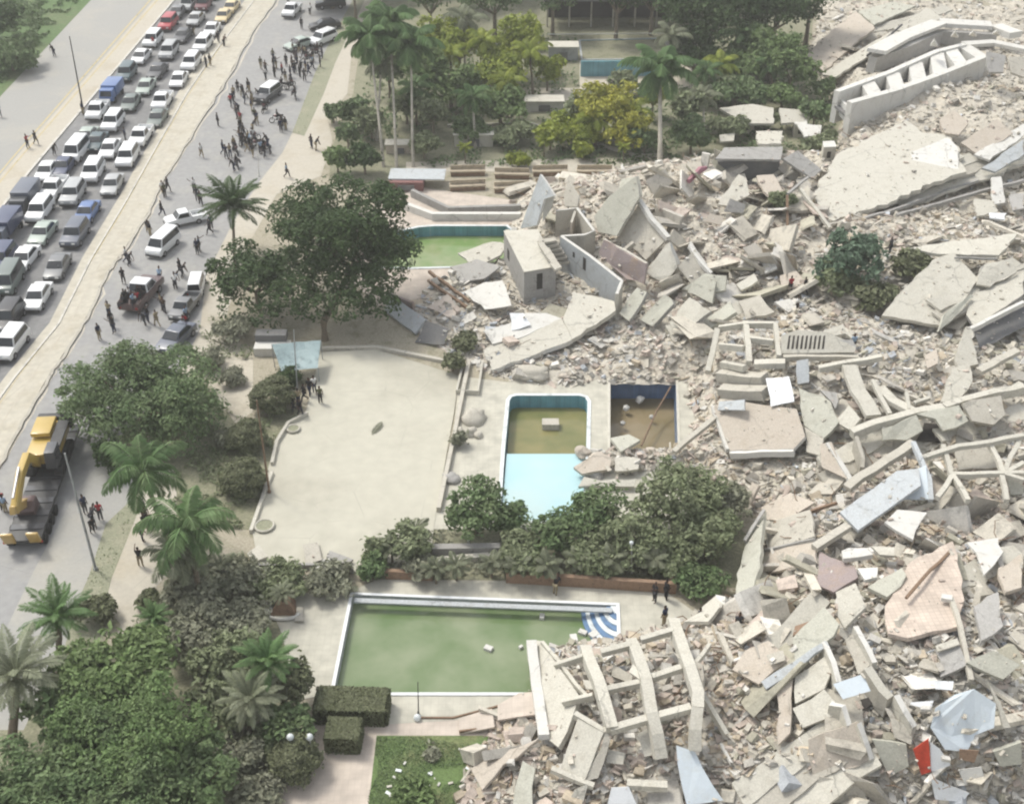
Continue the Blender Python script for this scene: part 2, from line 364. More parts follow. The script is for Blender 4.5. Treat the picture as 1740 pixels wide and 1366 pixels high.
# a few painted seam marks of the median and cracks in the roads
for off, wd, m_ in ((.30, .6, 'line_yellow'), (.62, .9, 'dusty_concrete')):
    Lm = []
    for i_ in range(40):
        y_ = -50+i_*21.5
        def xa(Lx):
            for j_ in range(len(Lx)-1):
                if Lx[j_][1] <= y_ <= Lx[j_+1][1]: return Lx[j_][0]+(y_-Lx[j_][1])/(Lx[j_+1][1]-Lx[j_][1])*(Lx[j_+1][0]-Lx[j_][0])
            return None
        q1, q2 = xa(QR), xa(MR)
        if q1 is not None and q2 is not None: Lm.append((q1*(1-off)+q2*off, y_))
    area('median_seam', [(x-wd, y) for x, y in Lm]+[(x+wd+R.uniform(0, .8), y) for x, y in Lm[::-1]], .148, m_)
area('verge_strip', VL+[(517,232),(550,160),(570,107),(620,0),(668,-60)], .03, 'verge')
area('verge_strip', [(225,848),(180,890),(150,982),(128,1030),(110,1100),(175,1110),(178,1030),(190,982),(240,857)], .03, 'verge')
area('apron', [(130,835),(60,965),(0,1090),(-80,1240),(40,1240),(110,1100),(128,1030),(150,982),(180,890),(225,848),(240,780),(190,760)], .012, 'asphalt_pale')
area('pavement', [(240,780),(240,857),(190,982),(178,1030),(205,1060),(195,1095),(230,1080),(245,1030),(262,1000),(300,960),(300,800)], .020, 'dusty_concrete')
area('pavement', [(517,232),(550,160),(570,107),(620,0),(668,-60),(720,-60),(650,0),(598,90),(590,160),(556,200),(565,240),(545,300),(470,330),(420,420),(360,620),(330,700),(300,640),(340,560),(350,470),(395,380),(440,310),(480,260),(497,226)], .020, 'dusty_concrete')
area('garden_path', [(330,620),(380,560),(430,600),(430,700),(400,720),(380,690)], .016, 'soil_pale')
area('garden_ground', [(560,260),(600,160),(610,90),(680,-100),(1390,-100),(1380,60),(1360,110),(1435,200),(1390,275),(1330,268),(1210,286),(1130,290),(690,290),(640,330),(560,300)], .010, 'garden_soil')
area('garden_ground', [(190,1100),(260,1030),(300,960),(430,950),(480,1000),(480,1080),(505,1190),(540,1230),(500,1310),(440,1330),(430,1440),(-100,1440),(-60,1250),(60,1100)], .010, 'garden_soil')
area('garden_ground', [(255,700),(330,640),(380,700),(430,720),(470,700),(520,690),(470,745),(428,900),(300,900),(250,840)], .010, 'garden_soil')
area('garden_ground', [(728,900),(1180,900),(1240,880),(1280,920),(1262,1000),(1110,988),(640,984),(700,960)], .025, 'garden_soil')
area('far_path', [(690,292),(690,276),(1080,268),(1120,292)], .016, 'dusty_concrete')
area('pale_clearing', [(985,104),(1160,102),(1200,150),(985,152)], .014, 'soil_pale')
area('pale_clearing', [(880,150),(985,150),(990,190),(880,192)], .014, 'dusty_concrete')
# plaza
PLZ = [(545,600),(640,595),(780,640),(772,700),(738,890),(728,985),(440,962),(428,900),(470,745),(520,700)]
cdt_sheet('plaza', GP(PLZ), [], .10, 'plaza_pave')
MID = [(780,640),(860,650),(1030,640),(1165,640),(1190,760),(1180,830),(1180,900),(728,900),(738,880),(770,740)]
cdt_sheet('pool_terrace', GP(MID), [GP(PB), GP(PC)], .06, 'deck_pave')
LOW = [(450,1008),(590,1008),(640,985),(1110,990),(1180,1040),(1180,1060),(1080,1185),(905,1215),(640,1232),(560,1180),(505,1190),(480,1080)]
cdt_sheet('pool_deck', GP(LOW), [GP(PD)], .04, 'deck_pave')
area('garden_path', [(560,1200),(640,1232),(905,1215),(860,1252),(640,1252),(628,1366),(620,1440),(430,1440),(440,1330),(500,1310),(520,1230)], .030, 'deck_pink')
area('lawn', [(640,1250),(830,1250),(800,1366),(790,1440),(618,1440)], .045, 'grass')
DA = [(690,330),(705,318),(900,345),(900,560),(760,600),(640,520),(600,480),(600,360)]
cdt_sheet('pink_terrace', GP(DA), [GP(PA)], .05, 'deck_pink')
# ---------------------------------------------------------------- pools
def pool(name, label, rim, wall_m, floor_m, depth, water=None, wz=None, cope='tile_white', group=None, cw=.35):
    r = GP(rim); c = sum(r, Vector())/len(r); c.z = 0
    root = empty(name, c, label, 'swimming pool', group)
    n = len(r)
    top = [Vector((p.x, p.y, .10)) for p in r]; bot = [Vector((p.x, p.y, -depth)) for p in r]
    mesh('wall', top+bot, [(i, (i+1) % n, (i+1) % n+n, i+n) for i in range(n)], wall_m, root)
    mesh('floor', bot, [tuple(range(n))], floor_m, root)
    out = []
    for i, p in enumerate(top):
        d = (p-Vector((c.x, c.y, .1))); a = (r[i]-r[i-1]).normalized(); b = (r[(i+1) % n]-r[i]).normalized()
        nn = Vector((a.y+b.y, -(a.x+b.x), 0)); nn.normalize()
        if nn.dot(d) < 0: nn = -nn
        out.append(p+nn*cw)
    v = [p+Vector((0, 0, .03)) for p in top]+[p+Vector((0, 0, .03)) for p in out]+[p-Vector((0, 0, .15)) for p in out]
    mesh('coping', v, [(i, (i+1) % n, (i+1) % n+n, i+n) for i in range(n)]+[(i+n, (i+1) % n+n, (i+1) % n+2*n, i+2*n) for i in range(n)], cope, root)
    return root
def water(name, rim, z, m):
    """the sheet of water in a pool, at height z, spanning the pool walls"""
    r = GP(rim); o = cdt_sheet(name, r, [], z, m); return o
pa = pool('curved_pool', 'curved turquoise pool with bright green water beside the pink terrace', PA, 'tile_turq', 'tile_turq', 1.8)
water('water', PA, -1.15, 'water_algae')
pb = pool('rounded_pool', 'turquoise tiled rounded pool with olive water and pale shallow lower half', PB, 'tile_turq', 'tile_turq', 1.9)
water('water', PBd, -1.25, 'water_olive')
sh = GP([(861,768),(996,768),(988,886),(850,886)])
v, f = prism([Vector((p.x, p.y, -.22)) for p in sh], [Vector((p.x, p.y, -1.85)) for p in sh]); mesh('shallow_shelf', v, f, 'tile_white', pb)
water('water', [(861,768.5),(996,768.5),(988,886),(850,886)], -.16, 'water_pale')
pc = pool('square_pool', 'deep square pool with navy tiled wall and muddy brown water', PC, 'tile_blue', 'tile_blue', 3.0, cope='concrete_light')
water('water', PC, -2.3, 'water_brown')
pd_ = pool('long_pool', 'long rectangular pool full of green water beside the hedges', PD, 'concrete_blue', 'tile_turq', 1.6, cope='paint_white')
water('water', PD, -.62, 'water_green')
pe = pool('far_pool', 'far shallow turquoise pool at the top behind the yellow trees', PE, 'tile_turq', 'tile_turq', .9, cope='concrete_blue')
# blue band along the far edge of the long pool
v, f = sweep([G(602,1019,.19), G(1040,1036,.19)], .45, .12); mesh('edge_channel', v, f, 'concrete_blue', pd_)
# curved steps in the far right corner of the long pool
cc = G(1050,1030,0)
for k in range(8):
    rr = 2.7-.31*k; z1 = -.50+.085*k
    ring = [Vector((cc.x-rr*math.cos(t)-.02, cc.y-rr*1.6*math.sin(t)-.02, 0)) for t in [math.pi/2*i/10 for i in range(11)]]+[Vector((cc.x-.05, cc.y-.05, 0))]
    v, f = prism([Vector((p.x, p.y, z1)) for p in ring], [Vector((p.x, p.y, z1-.12)) for p in ring])
    mesh('step', v, f, 'stripe_blue' if k % 2 == 0 else 'tile_white', pd_)
# basketball-board like stand in the rounded pool (a small concrete block stands in the water)
# ================================================================ RUBBLE TERRAIN
def build_terrain():
    st = .45
    xs = np.arange(-12, 125, st); ys = np.arange(40, 225, st)
    X, Y = np.meshgrid(xs, ys, indexing='ij'); Z = H(X, Y)
    Z = Z+np.where(Z > -2, .22*(vnoise(X/.45+5, Y/.45+3)-.5), 0)
    keep = Z > -2.5
    idx = -np.ones(X.shape, int); 
    q = keep[:-1, :-1] & keep[1:, :-1] & keep[1:, 1:] & keep[:-1, 1:]
    used = np.zeros_like(keep); used[:-1, :-1] |= q; used[1:, :-1] |= q; used[1:, 1:] |= q; used[:-1, 1:] |= q
    idx[used] = np.arange(used.sum())
    V = np.stack([X[used], Y[used], Z[used]], 1)
    i, j = np.nonzero(q)
    Q = np.stack([idx[i, j], idx[i+1, j], idx[i+1, j+1], idx[i, j+1]], 1)
    me = bpy.data.meshes.new('rubble_terrain'); me.from_pydata(V.tolist(), [], Q.tolist()); me.update()
    o = link('terrain', me, ['rubble_soil']); o['kind'] = 'structure'
    return o
build_terrain()
CUBE = np.array([(x, y, z) for z in (-.5, .5) for x, y in ((-.5, -.5), (.5, -.5), (.5, .5), (-.5, .5))])
CF = np.array([(0, 3, 2, 1), (4, 5, 6, 7), (0, 1, 5, 4), (1, 2, 6, 5), (2, 3, 7, 6), (3, 0, 4, 7)])
def rots(yaw, pitch, roll):
    cy, sy, cp, sp, cr, sr = np.cos(yaw), np.sin(yaw), np.cos(pitch), np.sin(pitch), np.cos(roll), np.sin(roll)
    M = np.zeros((len(yaw), 3, 3))
    M[:, 0] = np.stack([cy*cp, cy*sp*sr-sy*cr, cy*sp*cr+sy*sr], 1)
    M[:, 1] = np.stack([sy*cp, sy*sp*sr+cy*cr, sy*sp*cr-cy*sr], 1)
    M[:, 2] = np.stack([-sp, cp*sr, cp*cr], 1)
    return M
def quickmesh(name, V, Q, mats, mi=None, tone=None):
    me = bpy.data.meshes.new(name); n = len(Q); k = Q.shape[1]
    me.vertices.add(len(V)); me.vertices.foreach_set('co', V.astype(np.float32).ravel())
    me.loops.add(n*k); me.loops.foreach_set('vertex_index', Q.astype(np.int32).ravel())
    me.polygons.add(n); me.polygons.foreach_set('loop_start', np.arange(0, n*k, k, dtype=np.int32)); 
    for m in mats: me.materials.append(MATS[m])
    if mi is not None: me.polygons.foreach_set('material_index', mi.astype(np.int32))
    if tone is not None:
        a = me.attributes.new('tone', 'FLOAT', 'FACE'); a.data.foreach_set('value', tone.astype(np.float32))
    me.update(calc_edges=True); me.validate(); me.shade_flat()
    return me
DM = ['deb_cream','deb_grey','deb_pink','deb_white','deb_dark','deb_dirt','deb_olive','deb_blue']
# colour mix by place: (px,py,radius px, weights)
ZW = [(1200,380,190,(4,1.5,4,1.2,.25,1,.3,.1)),(1420,470,110,(3,2,2,1,.6,2,1.5,.2)),(1500,370,120,(2.5,2,3,1.5,.5,2,.4,.3)),(1620,150,200,(5,2.5,1,1.5,.4,.6,.5,.2)),
      (1330,520,70,(1,1,1,3,.6,.5,.3,2.5)),(1500,570,60,(1,2,1,1.5,.5,.3,.3,4)),(1270,950,90,(3,1,4,1,.4,3,.3,.1)),(1310,1150,90,(2,1,3,.6,.3,5,.5,.1)),
      (1620,870,120,(2,1,5,1,.4,2,.2,.1)),(1620,1180,150,(3,2.5,1.5,3,.7,.7,.6,.6)),(1100,1250,150,(3,2,3,1.5,.6,1,.2,.2)),(820,1270,80,(2,1,5,1,.2,3,.3,0)),(1000,620,90,(2,2,2,3,.8,1,.4,1)),
      (800,560,90,(2,2,1,4,.7,.5,.4,1.5)),(1500,700,180,(5,2.5,1,1.2,.7,.5,1.5,.3)),(1160,730,60,(2,1,4,1,.3,3,.3,.2)),(1100,1170,80,(3,1.5,2,2,1,1,.2,.2))]
def palette(px, py):
    W = np.zeros((len(px), 8))+np.array([3, 1.5, 1.2, 1, .4, .8, .5, .2])*.15
    for x, y, r, w_ in ZW: W += np.exp(-((px-x)**2+(py-y)**2)/(r*r))[:, None]*np.array(w_)
    W /= W.sum(1)[:, None]; c = W.cumsum(1); u = NR.rand(len(px), 1)
    return np.minimum((u > c).sum(1), 7)
def pixv(x, y, z):
    c, s = math.cos(TH), math.sin(TH); zz = z-HC; dz = y*c-zz*s
    return CX+F*x/dz, CY-F*(y*s+zz*c)/dz
# keep-out strips of clean slabs filled in below: list of world polygons where few pieces lie
CLEAN = []
def scatter(name, n, smin, smax, kind_mix, lift=.0, region=None, label=None, power=2.2, align=.5, tilt=.35, box_=(690, 2020, -50, 1430)):
    mu = 2 if region is None else 40
    px = NR.uniform(box_[0], box_[1], n*mu); py = box_[2]+(box_[3]-box_[2])*NR.rand(n*mu)
    c, s = math.cos(TH), math.sin(TH); u = px-CX; v = py-CY
    dx, dy, dz = u, F*c-v*s, -F*s-v*c; t = (1.5-HC)/dz; x = dx*t; y = dy*t
    h = H(x, y); ok = h > -.05
    if region is not None: qx, qy = pixv(x, y, h); ok &= region(qx, qy)
    x, y, h = x[ok][:n], y[ok][:n], h[ok][:n]; n = len(x)
    ppx, ppy = pixv(x, y, h)
    col = palette(ppx, ppy)
    size = smin*(smax/smin)**(NR.rand(n)**power)
    k = NR.choice(3, n, p=kind_mix)          # 0 chunk 1 plank 2 plate
    dims = np.stack([size, size*NR.uniform(.5, .9, n), size*NR.uniform(.35, .7, n)], 1)
    pl = k == 1; dims[pl] = np.stack([size[pl]*1.8, size[pl]*NR.uniform(.14, .3, pl.sum()), size[pl]*NR.uniform(.1, .2, pl.sum())], 1)
    pt = k == 2; dims[pt] = np.stack([size[pt]*1.3, size[pt]*NR.uniform(.6, 1, pt.sum()), size[pt]*NR.uniform(.08, .16, pt.sum())], 1)
    g1, g2 = G(1500, 745, 2), G(1740, 660, 2); main = math.atan2(g2.y-g1.y, g2.x-g1.x)
    yaw = np.where(NR.rand(n) < align, main+NR.normal(0, .4, n)+np.where(NR.rand(n) < .3, 1.57, 0), NR.uniform(0, 6.28, n))
    M = rots(yaw, NR.normal(0, tilt, n), NR.normal(0, tilt, n))
    J = 1+NR.uniform(-.28, .12, (n, 8, 3))
    V = CUBE[None]*J*dims[:, None, :]
    V = np.einsum('nij,nkj->nki', M, V)+np.stack([x, y, h+lift+dims[:, 2]*.3+NR.uniform(0, .25, n)*size], 1)[:, None, :]
    Q = CF[None]+(np.arange(n)*8)[:, None, None]
    tone = np.repeat(NR.uniform(.76, 1.12, n), 6)
    return x, y, h, V, Q.reshape(-1, 4), np.repeat(col, 6), tone, size, k, ppx, ppy, col
NDEB = 82000
_, _, _, V, Q, mi, tone, *_r = scatter('d', NDEB, .15, .85, (.3, .36, .34))
me = quickmesh('small_rubble', V.reshape(-1, 3), Q, DM, mi, tone)
o = bpy.data.objects.new('small_rubble', me); COL.objects.link(o)
tag(o, 'fine broken concrete, plaster and timber bits spread over the whole collapse', 'rubble', kind='stuff')
CN = ['cream','grey','pinkish','white','dark','sandy','olive grey','bluish']
ANCH = [(1180,350,'on the pinkish mound in front of the royal palm'),(1420,560,'beside the dark bush on the debris field'),(1600,250,'on the big sloping slabs at the top right'),(1330,560,'by the comb slotted wall'),
        (1280,700,'around the tilted pink floor slab'),(1500,760,'under the long broken beams at the right'),(1640,720,'at the right edge beside the fallen frame'),(1270,900,'beside the grey bushes and leaning wall'),(1560,980,'on the pink tiled roof'),
        (1420,1180,'around the pale blue sheet'),(1600,1240,'around the red panel'),(1090,1180,'inside the fallen white column frame'),(850,1290,'next to the littered lawn'),(1100,1330,'at the bottom below the column frame'),
        (850,560,'around the grey stair tower'),(1000,630,'between the tower and the small pools'),(1100,740,'at the edge of the square pool'),(1230,1100,'in the sandy gully of debris'),(1060,440,'among the leaning walls right of the tower')]
def anchor(x, y):
    return min(ANCH, key=lambda a: (a[0]-x)**2+((a[1]-y)*1.3)**2)[2]
# ================================================================ HAND-PLACED RUINS
ZONE = {'M': (640, 270, 1740/570), 'A': (1170, 0, 1738/570), 'B': (1170, 400, 1738/570), 'C': (1170, 800, 1376/566), 'F': (780, 918, 1738/570),
        'Q': (740, 600, 1738/570), 'W': (1400, 560, 1548/340), 'X': (1400, 360, 1659/340), 'Y': (1380, 0, 1639/360), 'T': (1050, 280, 1708/350), 'N': (0, 0, 1.0)}
def zp(zone, p):
    ox, oy, s = ZONE[zone]; return ox+p[0]/s, oy+p[1]/s
def fitpts(zone, pts, dz, planar=True, slope=.9):
    px = [zp(zone, p) for p in pts]
    W = [P(a, b, (p[2] if len(p) > 2 else dz)+(.3 if zone != 'N' and a > 800 else 0)) for (a, b), p in zip(px, pts)]
    if planar and len(pts) > 3:
        A = np.array([[w_.x, w_.y, 1] for w_ in W]); z = np.array([w_.z for w_ in W])
        co = np.linalg.lstsq(A, z, rcond=None)[0]
        s = math.hypot(co[0], co[1])
        out = []
        for (a, b) in px:
            d = ray(a, b); den = d.z-co[0]*d.x-co[1]*d.y
            t = (co[2]-HC)/den; out.append(Vector((d.x*t, d.y*t, HC+d.z*t)))
        W = out
    return W
def rough_edge(W, amt=.12, seg=.9):
    """subdivide and jitter the outline so that broken edges are not ruler straight"""
    out = []; n = len(W)
    for i in range(n):
        a, b = W[i], W[(i+1) % n]; L = (b-a).length; k = max(1, min(14, int(L/seg)))
        out.append(a)
        for j in range(1, k):
            p = a.lerp(b, j/k); d = (b-a).normalized(); s = Vector((-d.y, d.x, 0))
            out.append(p+s*R.gauss(0, amt*.6)+d*R.gauss(0, amt*.5))
    return out
TOPS = []
def slab(zone, pts, label, m='concrete_light', th=.28, dz=.7, name='concrete_slab', cat='slab', group=None, rough=.17, side=None):
    W = fitpts(zone, pts, dz)
    nrm = Vector((0, 0, 0))
    for i in range(1, len(W)-1): nrm += (W[i]-W[0]).cross(W[i+1]-W[0])
    nrm.normalize()
    if nrm.dot(Vector((0, 0, HC))-W[0]) < 0: nrm = -nrm
    T = rough_edge(W, rough) if rough else W
    if m not in ('dark_void',): TOPS.append((W, nrm, m))
    v, f = prism(T, [p-nrm*th for p in T])
    o = mesh(name, v, f, [m, side or m], mi=[0]+[1]*(len(f)-1))
    return tag(o, label, cat, group)
def beam(zone, pts, label, w_=.4, h=.45, dz=1.2, m='concrete_light', name='concrete_beam', cat='beam', group=None):
    W = [P(*zp(zone, p), (p[2] if len(p) > 2 else dz)) for p in pts]
    # wavering, spalled edges
    Q_ = []
    for i in range(len(W)-1):
        L = (W[i+1]-W[i]).length; k = max(1, int(L/1.3))
        for j in range(k):
            p = W[i].lerp(W[i+1], j/k)
            Q_.append(p if j == 0 else p+Vector((R.gauss(0, .04), R.gauss(0, .04), R.gauss(0, .04))))
    Q_.append(W[-1])
    v, f = sweep(Q_, w_, h)
    return tag(mesh(name, v, f, m), label, cat, group)
def wall(zone, top, label, dz, th=.25, m='concrete_light', mcap=None, down=None, name='broken_wall', cat='wall', group=None, windows=()):
    """standing wall: its top edge seen at these pixels, dz metres above the rubble; it goes down to the rubble"""
    T = [P(*zp(zone, p), (p[2] if len(p) > 2 else dz)) for p in top]
    n = len(T); V = []; fs = []
    for i, p in enumerate(T):
        d = (T[min(i+1, n-1)]-T[max(i-1, 0)]); d.z = 0; d.normalize(); s = Vector((-d.y, d.x, 0))*th/2
        b = (max(H1(p.x, p.y), 0)-.6) if down is None else p.z-down
        V += [p+s, p-s, Vector((p.x, p.y, b))-s, Vector((p.x, p.y, b))+s]
    for i in range(n-1):
        for k in range(4):
            a = i*4+k; c = i*4+(k+1) % 4; fs.append((a, c, c+4, a+4))
    fs += [(3, 2, 1, 0), (4*n-4, 4*n-3, 4*n-2, 4*n-1)]
    mi = []
    for i in range(n-1): mi += [1, 0, 0, 0]
    mi += [0, 0]
    o = mesh(name, V, fs, [m, mcap or m], mi=mi)
    tag(o, label, cat, group)
    for (seg, t0, t1, z0, z1) in windows:      # dark slot windows, slightly recessed frames set proud of the wall
        a, b = T[seg], T[seg+1]; d = (b-a).normalized(); d.z = 0; d.normalize(); s = Vector((-d.y, d.x, 0))
        if s.dot(Vector((0, 0, 0))-a) < 0: s = -s
        q = []
        for t, z in ((t0, z0), (t1, z0), (t1, z1), (t0, z1)):
            p = a.lerp(b, t); q.append(Vector((p.x, p.y, p.z-z))+s*(th/2+.012))
        v, f = prism(q, [x-s*.05 for x in q]); w2 = mesh('window', v, f, 'dark_void', None, center=False)
        w2.parent = o; w2.matrix_parent_inverse = Matrix.Translation(-o.location)
    return o
def slotted_box(zone, top, hgt, label, m_top, m_side, name, cat, windows=()):
    """upright block seen with its top at these pixels (4 corners); windows = (side, t0,t1,z0,z1)"""
    base = [P(*zp(zone, p), hgt) for p in top]; zt = sum(p.z for p in base)/len(base)
    T = [G(*zp(zone, p), zt) for p in top]
    root = empty(name, (sum(p.x for p in T)/4, sum(p.y for p in T)/4, zt-hgt), label, cat)
    v, f = prism(T, [Vector((p.x, p.y, zt-hgt-.8)) for p in T]); mesh('wall', v, f, [m_side], root)
    rt = [p+Vector((0, 0, .12)) for p in T]; v, f = prism([p+(p-root.location-Vector((0, 0, hgt)))*.02 for p in rt], [p+Vector((0, 0, .004)) for p in T]); mesh('roof', v, f, [m_top], root)
    for (s, t0, t1, z0, z1) in windows:
        a, b = T[s], T[(s+1) % 4]; d = (b-a).normalized(); nn = Vector((d.y, -d.x, 0)); 
        if nn.dot((a+b)/2-Vector((root.location.x, root.location.y, zt))) < 0: nn = -nn
        q = [Vector((a.lerp(b, t).x, a.lerp(b, t).y, zt-z))+nn*.02 for t, z in ((t0, z0), (t1, z0), (t1, z1), (t0, z1))]
        v, f = prism(q, [x-nn*.1 for x in q]); mesh('window', v, f, 'dark_void', root)
    return root

def strata(x0, y0, x1, y1, n, label, w_=1.7, step=1.25, m='concrete_light', dz=1.6):
    A_, B_ = P(x0, y0, dz), P(x1, y1, dz); d = (B_-A_); L = d.length; d.normalize(); s = Vector((d.y, -d.x, 0))
    if s.y > 0: s = -s
    for k in range(n):
        a, b = A_+s*step*k-Vector((0, 0, .42*k))+d*R.uniform(-.6, .6), B_+s*step*k-Vector((0, 0, .42*k))+d*R.uniform(-1.2, .6); pts = []
        nn = max(3, int(L/1.2))
        for i in range(nn+1): pts.append(a.lerp(b, i/nn)+s*R.gauss(0, .10)+Vector((0, 0, -.25*math.sin(math.pi*i/nn)+R.gauss(0, .03))))
        up = [p-s*w_/2+Vector((0, 0, .12)) for p in pts]; lo = [p+s*w_/2+s*R.uniform(-.2, .25)-Vector((0, 0, .25)) for p in pts]
        v, f = prism(up+lo[::-1], [p-Vector((0, 0, .24)) for p in up+lo[::-1]])
        q = [0]*4; V = [p for p in up+lo]; m_ = len(up); F_ = []
        V2 = V+[p-Vector((0, 0, .26)) for p in V]
        for i in range(m_-1): F_ += [(i, i+1, m_+i+1, m_+i), (2*m_+i+1, 2*m_+i, 3*m_+i, 3*m_+i+1), (m_+i, m_+i+1, 3*m_+i+1, 3*m_+i), (i+1, i, 2*m_+i, 2*m_+i+1)]
        F_ += [(0, m_, 3*m_, 2*m_), (m_-1, 3*m_-1, 4*m_-1, 2*m_-1)]
        tag(mesh('floor_layer', V2, F_, m if k % 2 == 0 else 'concrete'), ['top', 'second', 'third', 'fourth'][k]+' layer of the '+label, 'floor layer', 'layers of the '+label)
strata(1500, 320, 1740, 232, 3, 'pancaked floors right of the huge sloping slab')
strata(1580, 520, 1738, 440, 2, 'pancaked floors beside the mauve hollow', dz=2.2)
strata(1390, 790, 1560, 700, 3, 'pancaked floors under the long ridge beam', dz=1.0, w_=1.4)
strata(1600, 735, 1760, 690, 3, 'pancaked floors at the right edge below the ridge', dz=1.2, w_=1.4)
strata(1250, 1345, 1440, 1225, 3, 'pancaked floors in front of the beige cell floor', dz=.9)
strata(1560, 1010, 1745, 930, 3, 'pancaked floors right of the pink tiled roof', dz=.9)
strata(1300, 900, 1440, 830, 2, 'pancaked floors between leaning wall and blue panel', dz=.7)
strata(1440, 60, 1620, 10, 2, 'pancaked floors at the very top right', dz=1.0)
strata(1290, 1120, 1400, 1010, 3, 'pancaked floors along the sandy gully', dz=.8, w_=1.5)
strata(1140, 560, 1260, 520, 2, 'pancaked floors in front of the tipped pale slabs', dz=.8, w_=1.4)
# ---- the stair tower and the leaning walls (zone M)
slotted_box('M', [(660,380),(835,372),(930,562),(765,590)], 3.6, 'grey stair tower standing crooked in the ruins with slot windows', 'concrete_light', 'concrete_grey', 'stair_tower', 'tower',
            windows=[(2,.45,.62,.35,2.0),(0,.3,.4,.3,1.2)] and [(2,.42,.6,.4,2.2),(3,.72,.82,1.0,2.2),(1,.25,.4,.5,1.6)])
slab('M', [(845,395,3.9),(900,470,3.9),(960,560,3.9),(925,575,3.9),(835,430,3.9)], 'broken roof strip hanging off the right side of the stair tower', 'concrete', .3)
for k in range(6):
    t = k/5; x = 880+70*t; y = 425+110*t
    slab('M', [(x-25,y-8),(x+45,y-18),(x+52,y-2),(x-18,y+10)], ['topmost','second','third','fourth','fifth','lowest'][k]+' exposed stair step beside the stair tower', 'concrete', .25, 3.4-2.2*t, name='stair_step', cat='stair', rough=0)
wall('M', [(958,400,3.6),(1110,505,3.5),(1272,632,3.3)], 'long grey wall with white top edge and slot window right of the tower', 3.4, .35, 'concrete_blue', 'concrete_white', windows=[(0,.8,.9,.5,1.9),(0,.45,.52,.7,1.3)])
wall('M', [(1272,632,3.3),(1245,700,3.0)], 'short return wall ending the long grey wall', 3, .3, 'concrete_light', 'concrete_white')
wall('M', [(930,268,3.0),(1040,255,3.0),(1128,372,3.0),(1080,392,3.0),(955,400,3.0)], 'roofless room shell with white topped walls behind the tower', 3, .3, 'concrete', 'concrete_white')
wall('M', [(1030,270,3.0),(1010,330,2.6)], 'stub of partition inside the roofless room', 3, .25, 'plaster_pink', 'concrete_light')
slab('M', [(848,80,6.5),(922,192,5.0),(868,210,4.5),(830,345,2.0),(745,362,2.0)], 'tall pointed grey blue wall slab leaning behind the tower', 'concrete_blue', .3, 3, side='concrete_white')
slab('M', [(995,110,4.5),(1050,190,3),(1040,250,2.5),(975,245,2.5),(970,180,3)], 'small pointed wall fragment standing behind the roofless room', 'concrete', .25, 3, side='concrete_white')
slab('M', [(870,215,4.0),(925,190,4.0),(905,260,2.6),(860,330,2.2)], 'narrow buckled column slab beside the pointed wall', 'concrete_light', .4, 3)
slab('M', [(1128,300,2.0),(1200,200,4.0),(1345,88,6.5),(1362,200,5.0),(1245,400,2.0),(1150,380,1.5)], 'big pale wall panel leaning up with a sharp peak', 'concrete_green', .35, 3, side='concrete_light')
slab('M', [(1362,225,3.8),(1515,400,3.4),(1470,450,1.5),(1395,525,.6),(1300,440,.6),(1240,420,.8)], 'beige wall face below a bright broken edge', 'concrete', .3, 3)
beam('M', [(1350,190,4.8),(1430,310,4.0),(1515,405,3.6)], 'bright jagged white edge beam running down the mound', .5, .5, m='concrete_white')
slab('M', [(1180,420,3.0),(1400,545,3.0),(1385,650,1.0),(1275,610,1.0),(1150,490,1.6)], 'mauve and brown stained wall panel beside the long grey wall', 'plaster_mauve', .25, 2)
beam('M', [(1180,415,3.1),(1400,540,3.1)], 'pale top edge of the mauve panel', .3, .25, m='concrete_light')
slab('M', [(1400,590,1.5),(1520,430,3.5),(1560,560,2.0),(1480,640,1.0)], 'cream triangular slab poking up beyond the mauve panel', 'concrete_light', .25, 2)
beam('M', [(1625,445,3.0),(1690,540,2.4),(1737,590,2.0)], 'thin bright beam edge below the mound crest', .35, .4, m='concrete_white')
slab('M', [(1560,560,1.8),(1650,470,2.6),(1735,600,1.2),(1640,660,.6)], 'beige slab hanging from the thin bright edge', 'concrete', .25, 2)
slab('M', [(1610,690,.8),(1690,600,2.2),(1760,640,2.0),(1740,750,.6)], 'grey green slab at the mound foot', 'concrete_green', .3, 1)
beam('M', [(1330,430,2.2),(1270,480,1.6)], 'short round column lying under the peaked panel', .45, .45, m='concrete')
S3 = 'three pale slabs tipped side by side'
slab('M', [(1258,800,.7),(1350,668,2.6),(1402,690,2.6),(1308,842,.5)], 'leftmost of the tipped pale slabs below the mound', 'concrete_green', .45, 1.4, group=S3, side='concrete_grey')
slab('M', [(1368,835,.5),(1492,702,2.4),(1540,752,2.4),(1430,868,.4)], 'middle one of the tipped pale slabs below the mound', 'concrete_green', .45, 1.4, group=S3, side='concrete_grey')
slab('M', [(1518,850,.8),(1622,718,2.6),(1735,790,2.2),(1600,890,.5),(1570,915,.4)], 'rightmost and widest of the tipped pale slabs', 'concrete_light', .5, 1.4, group=S3, side='concrete_grey')
slab('T', [(700,1290,.6),(930,1130,2.0),(980,1220,1.6),(760,1360,.4)], 'greenish slab lying right of the tipped pale slabs', 'concrete_green', .4, 1)
slab('T', [(1000,1130,1.2),(1180,1080,1.6),(1300,1220,.8),(1060,1280,.4)], 'flat grey slab between the tipped slabs and the slotted wall', 'concrete', .35, 1)
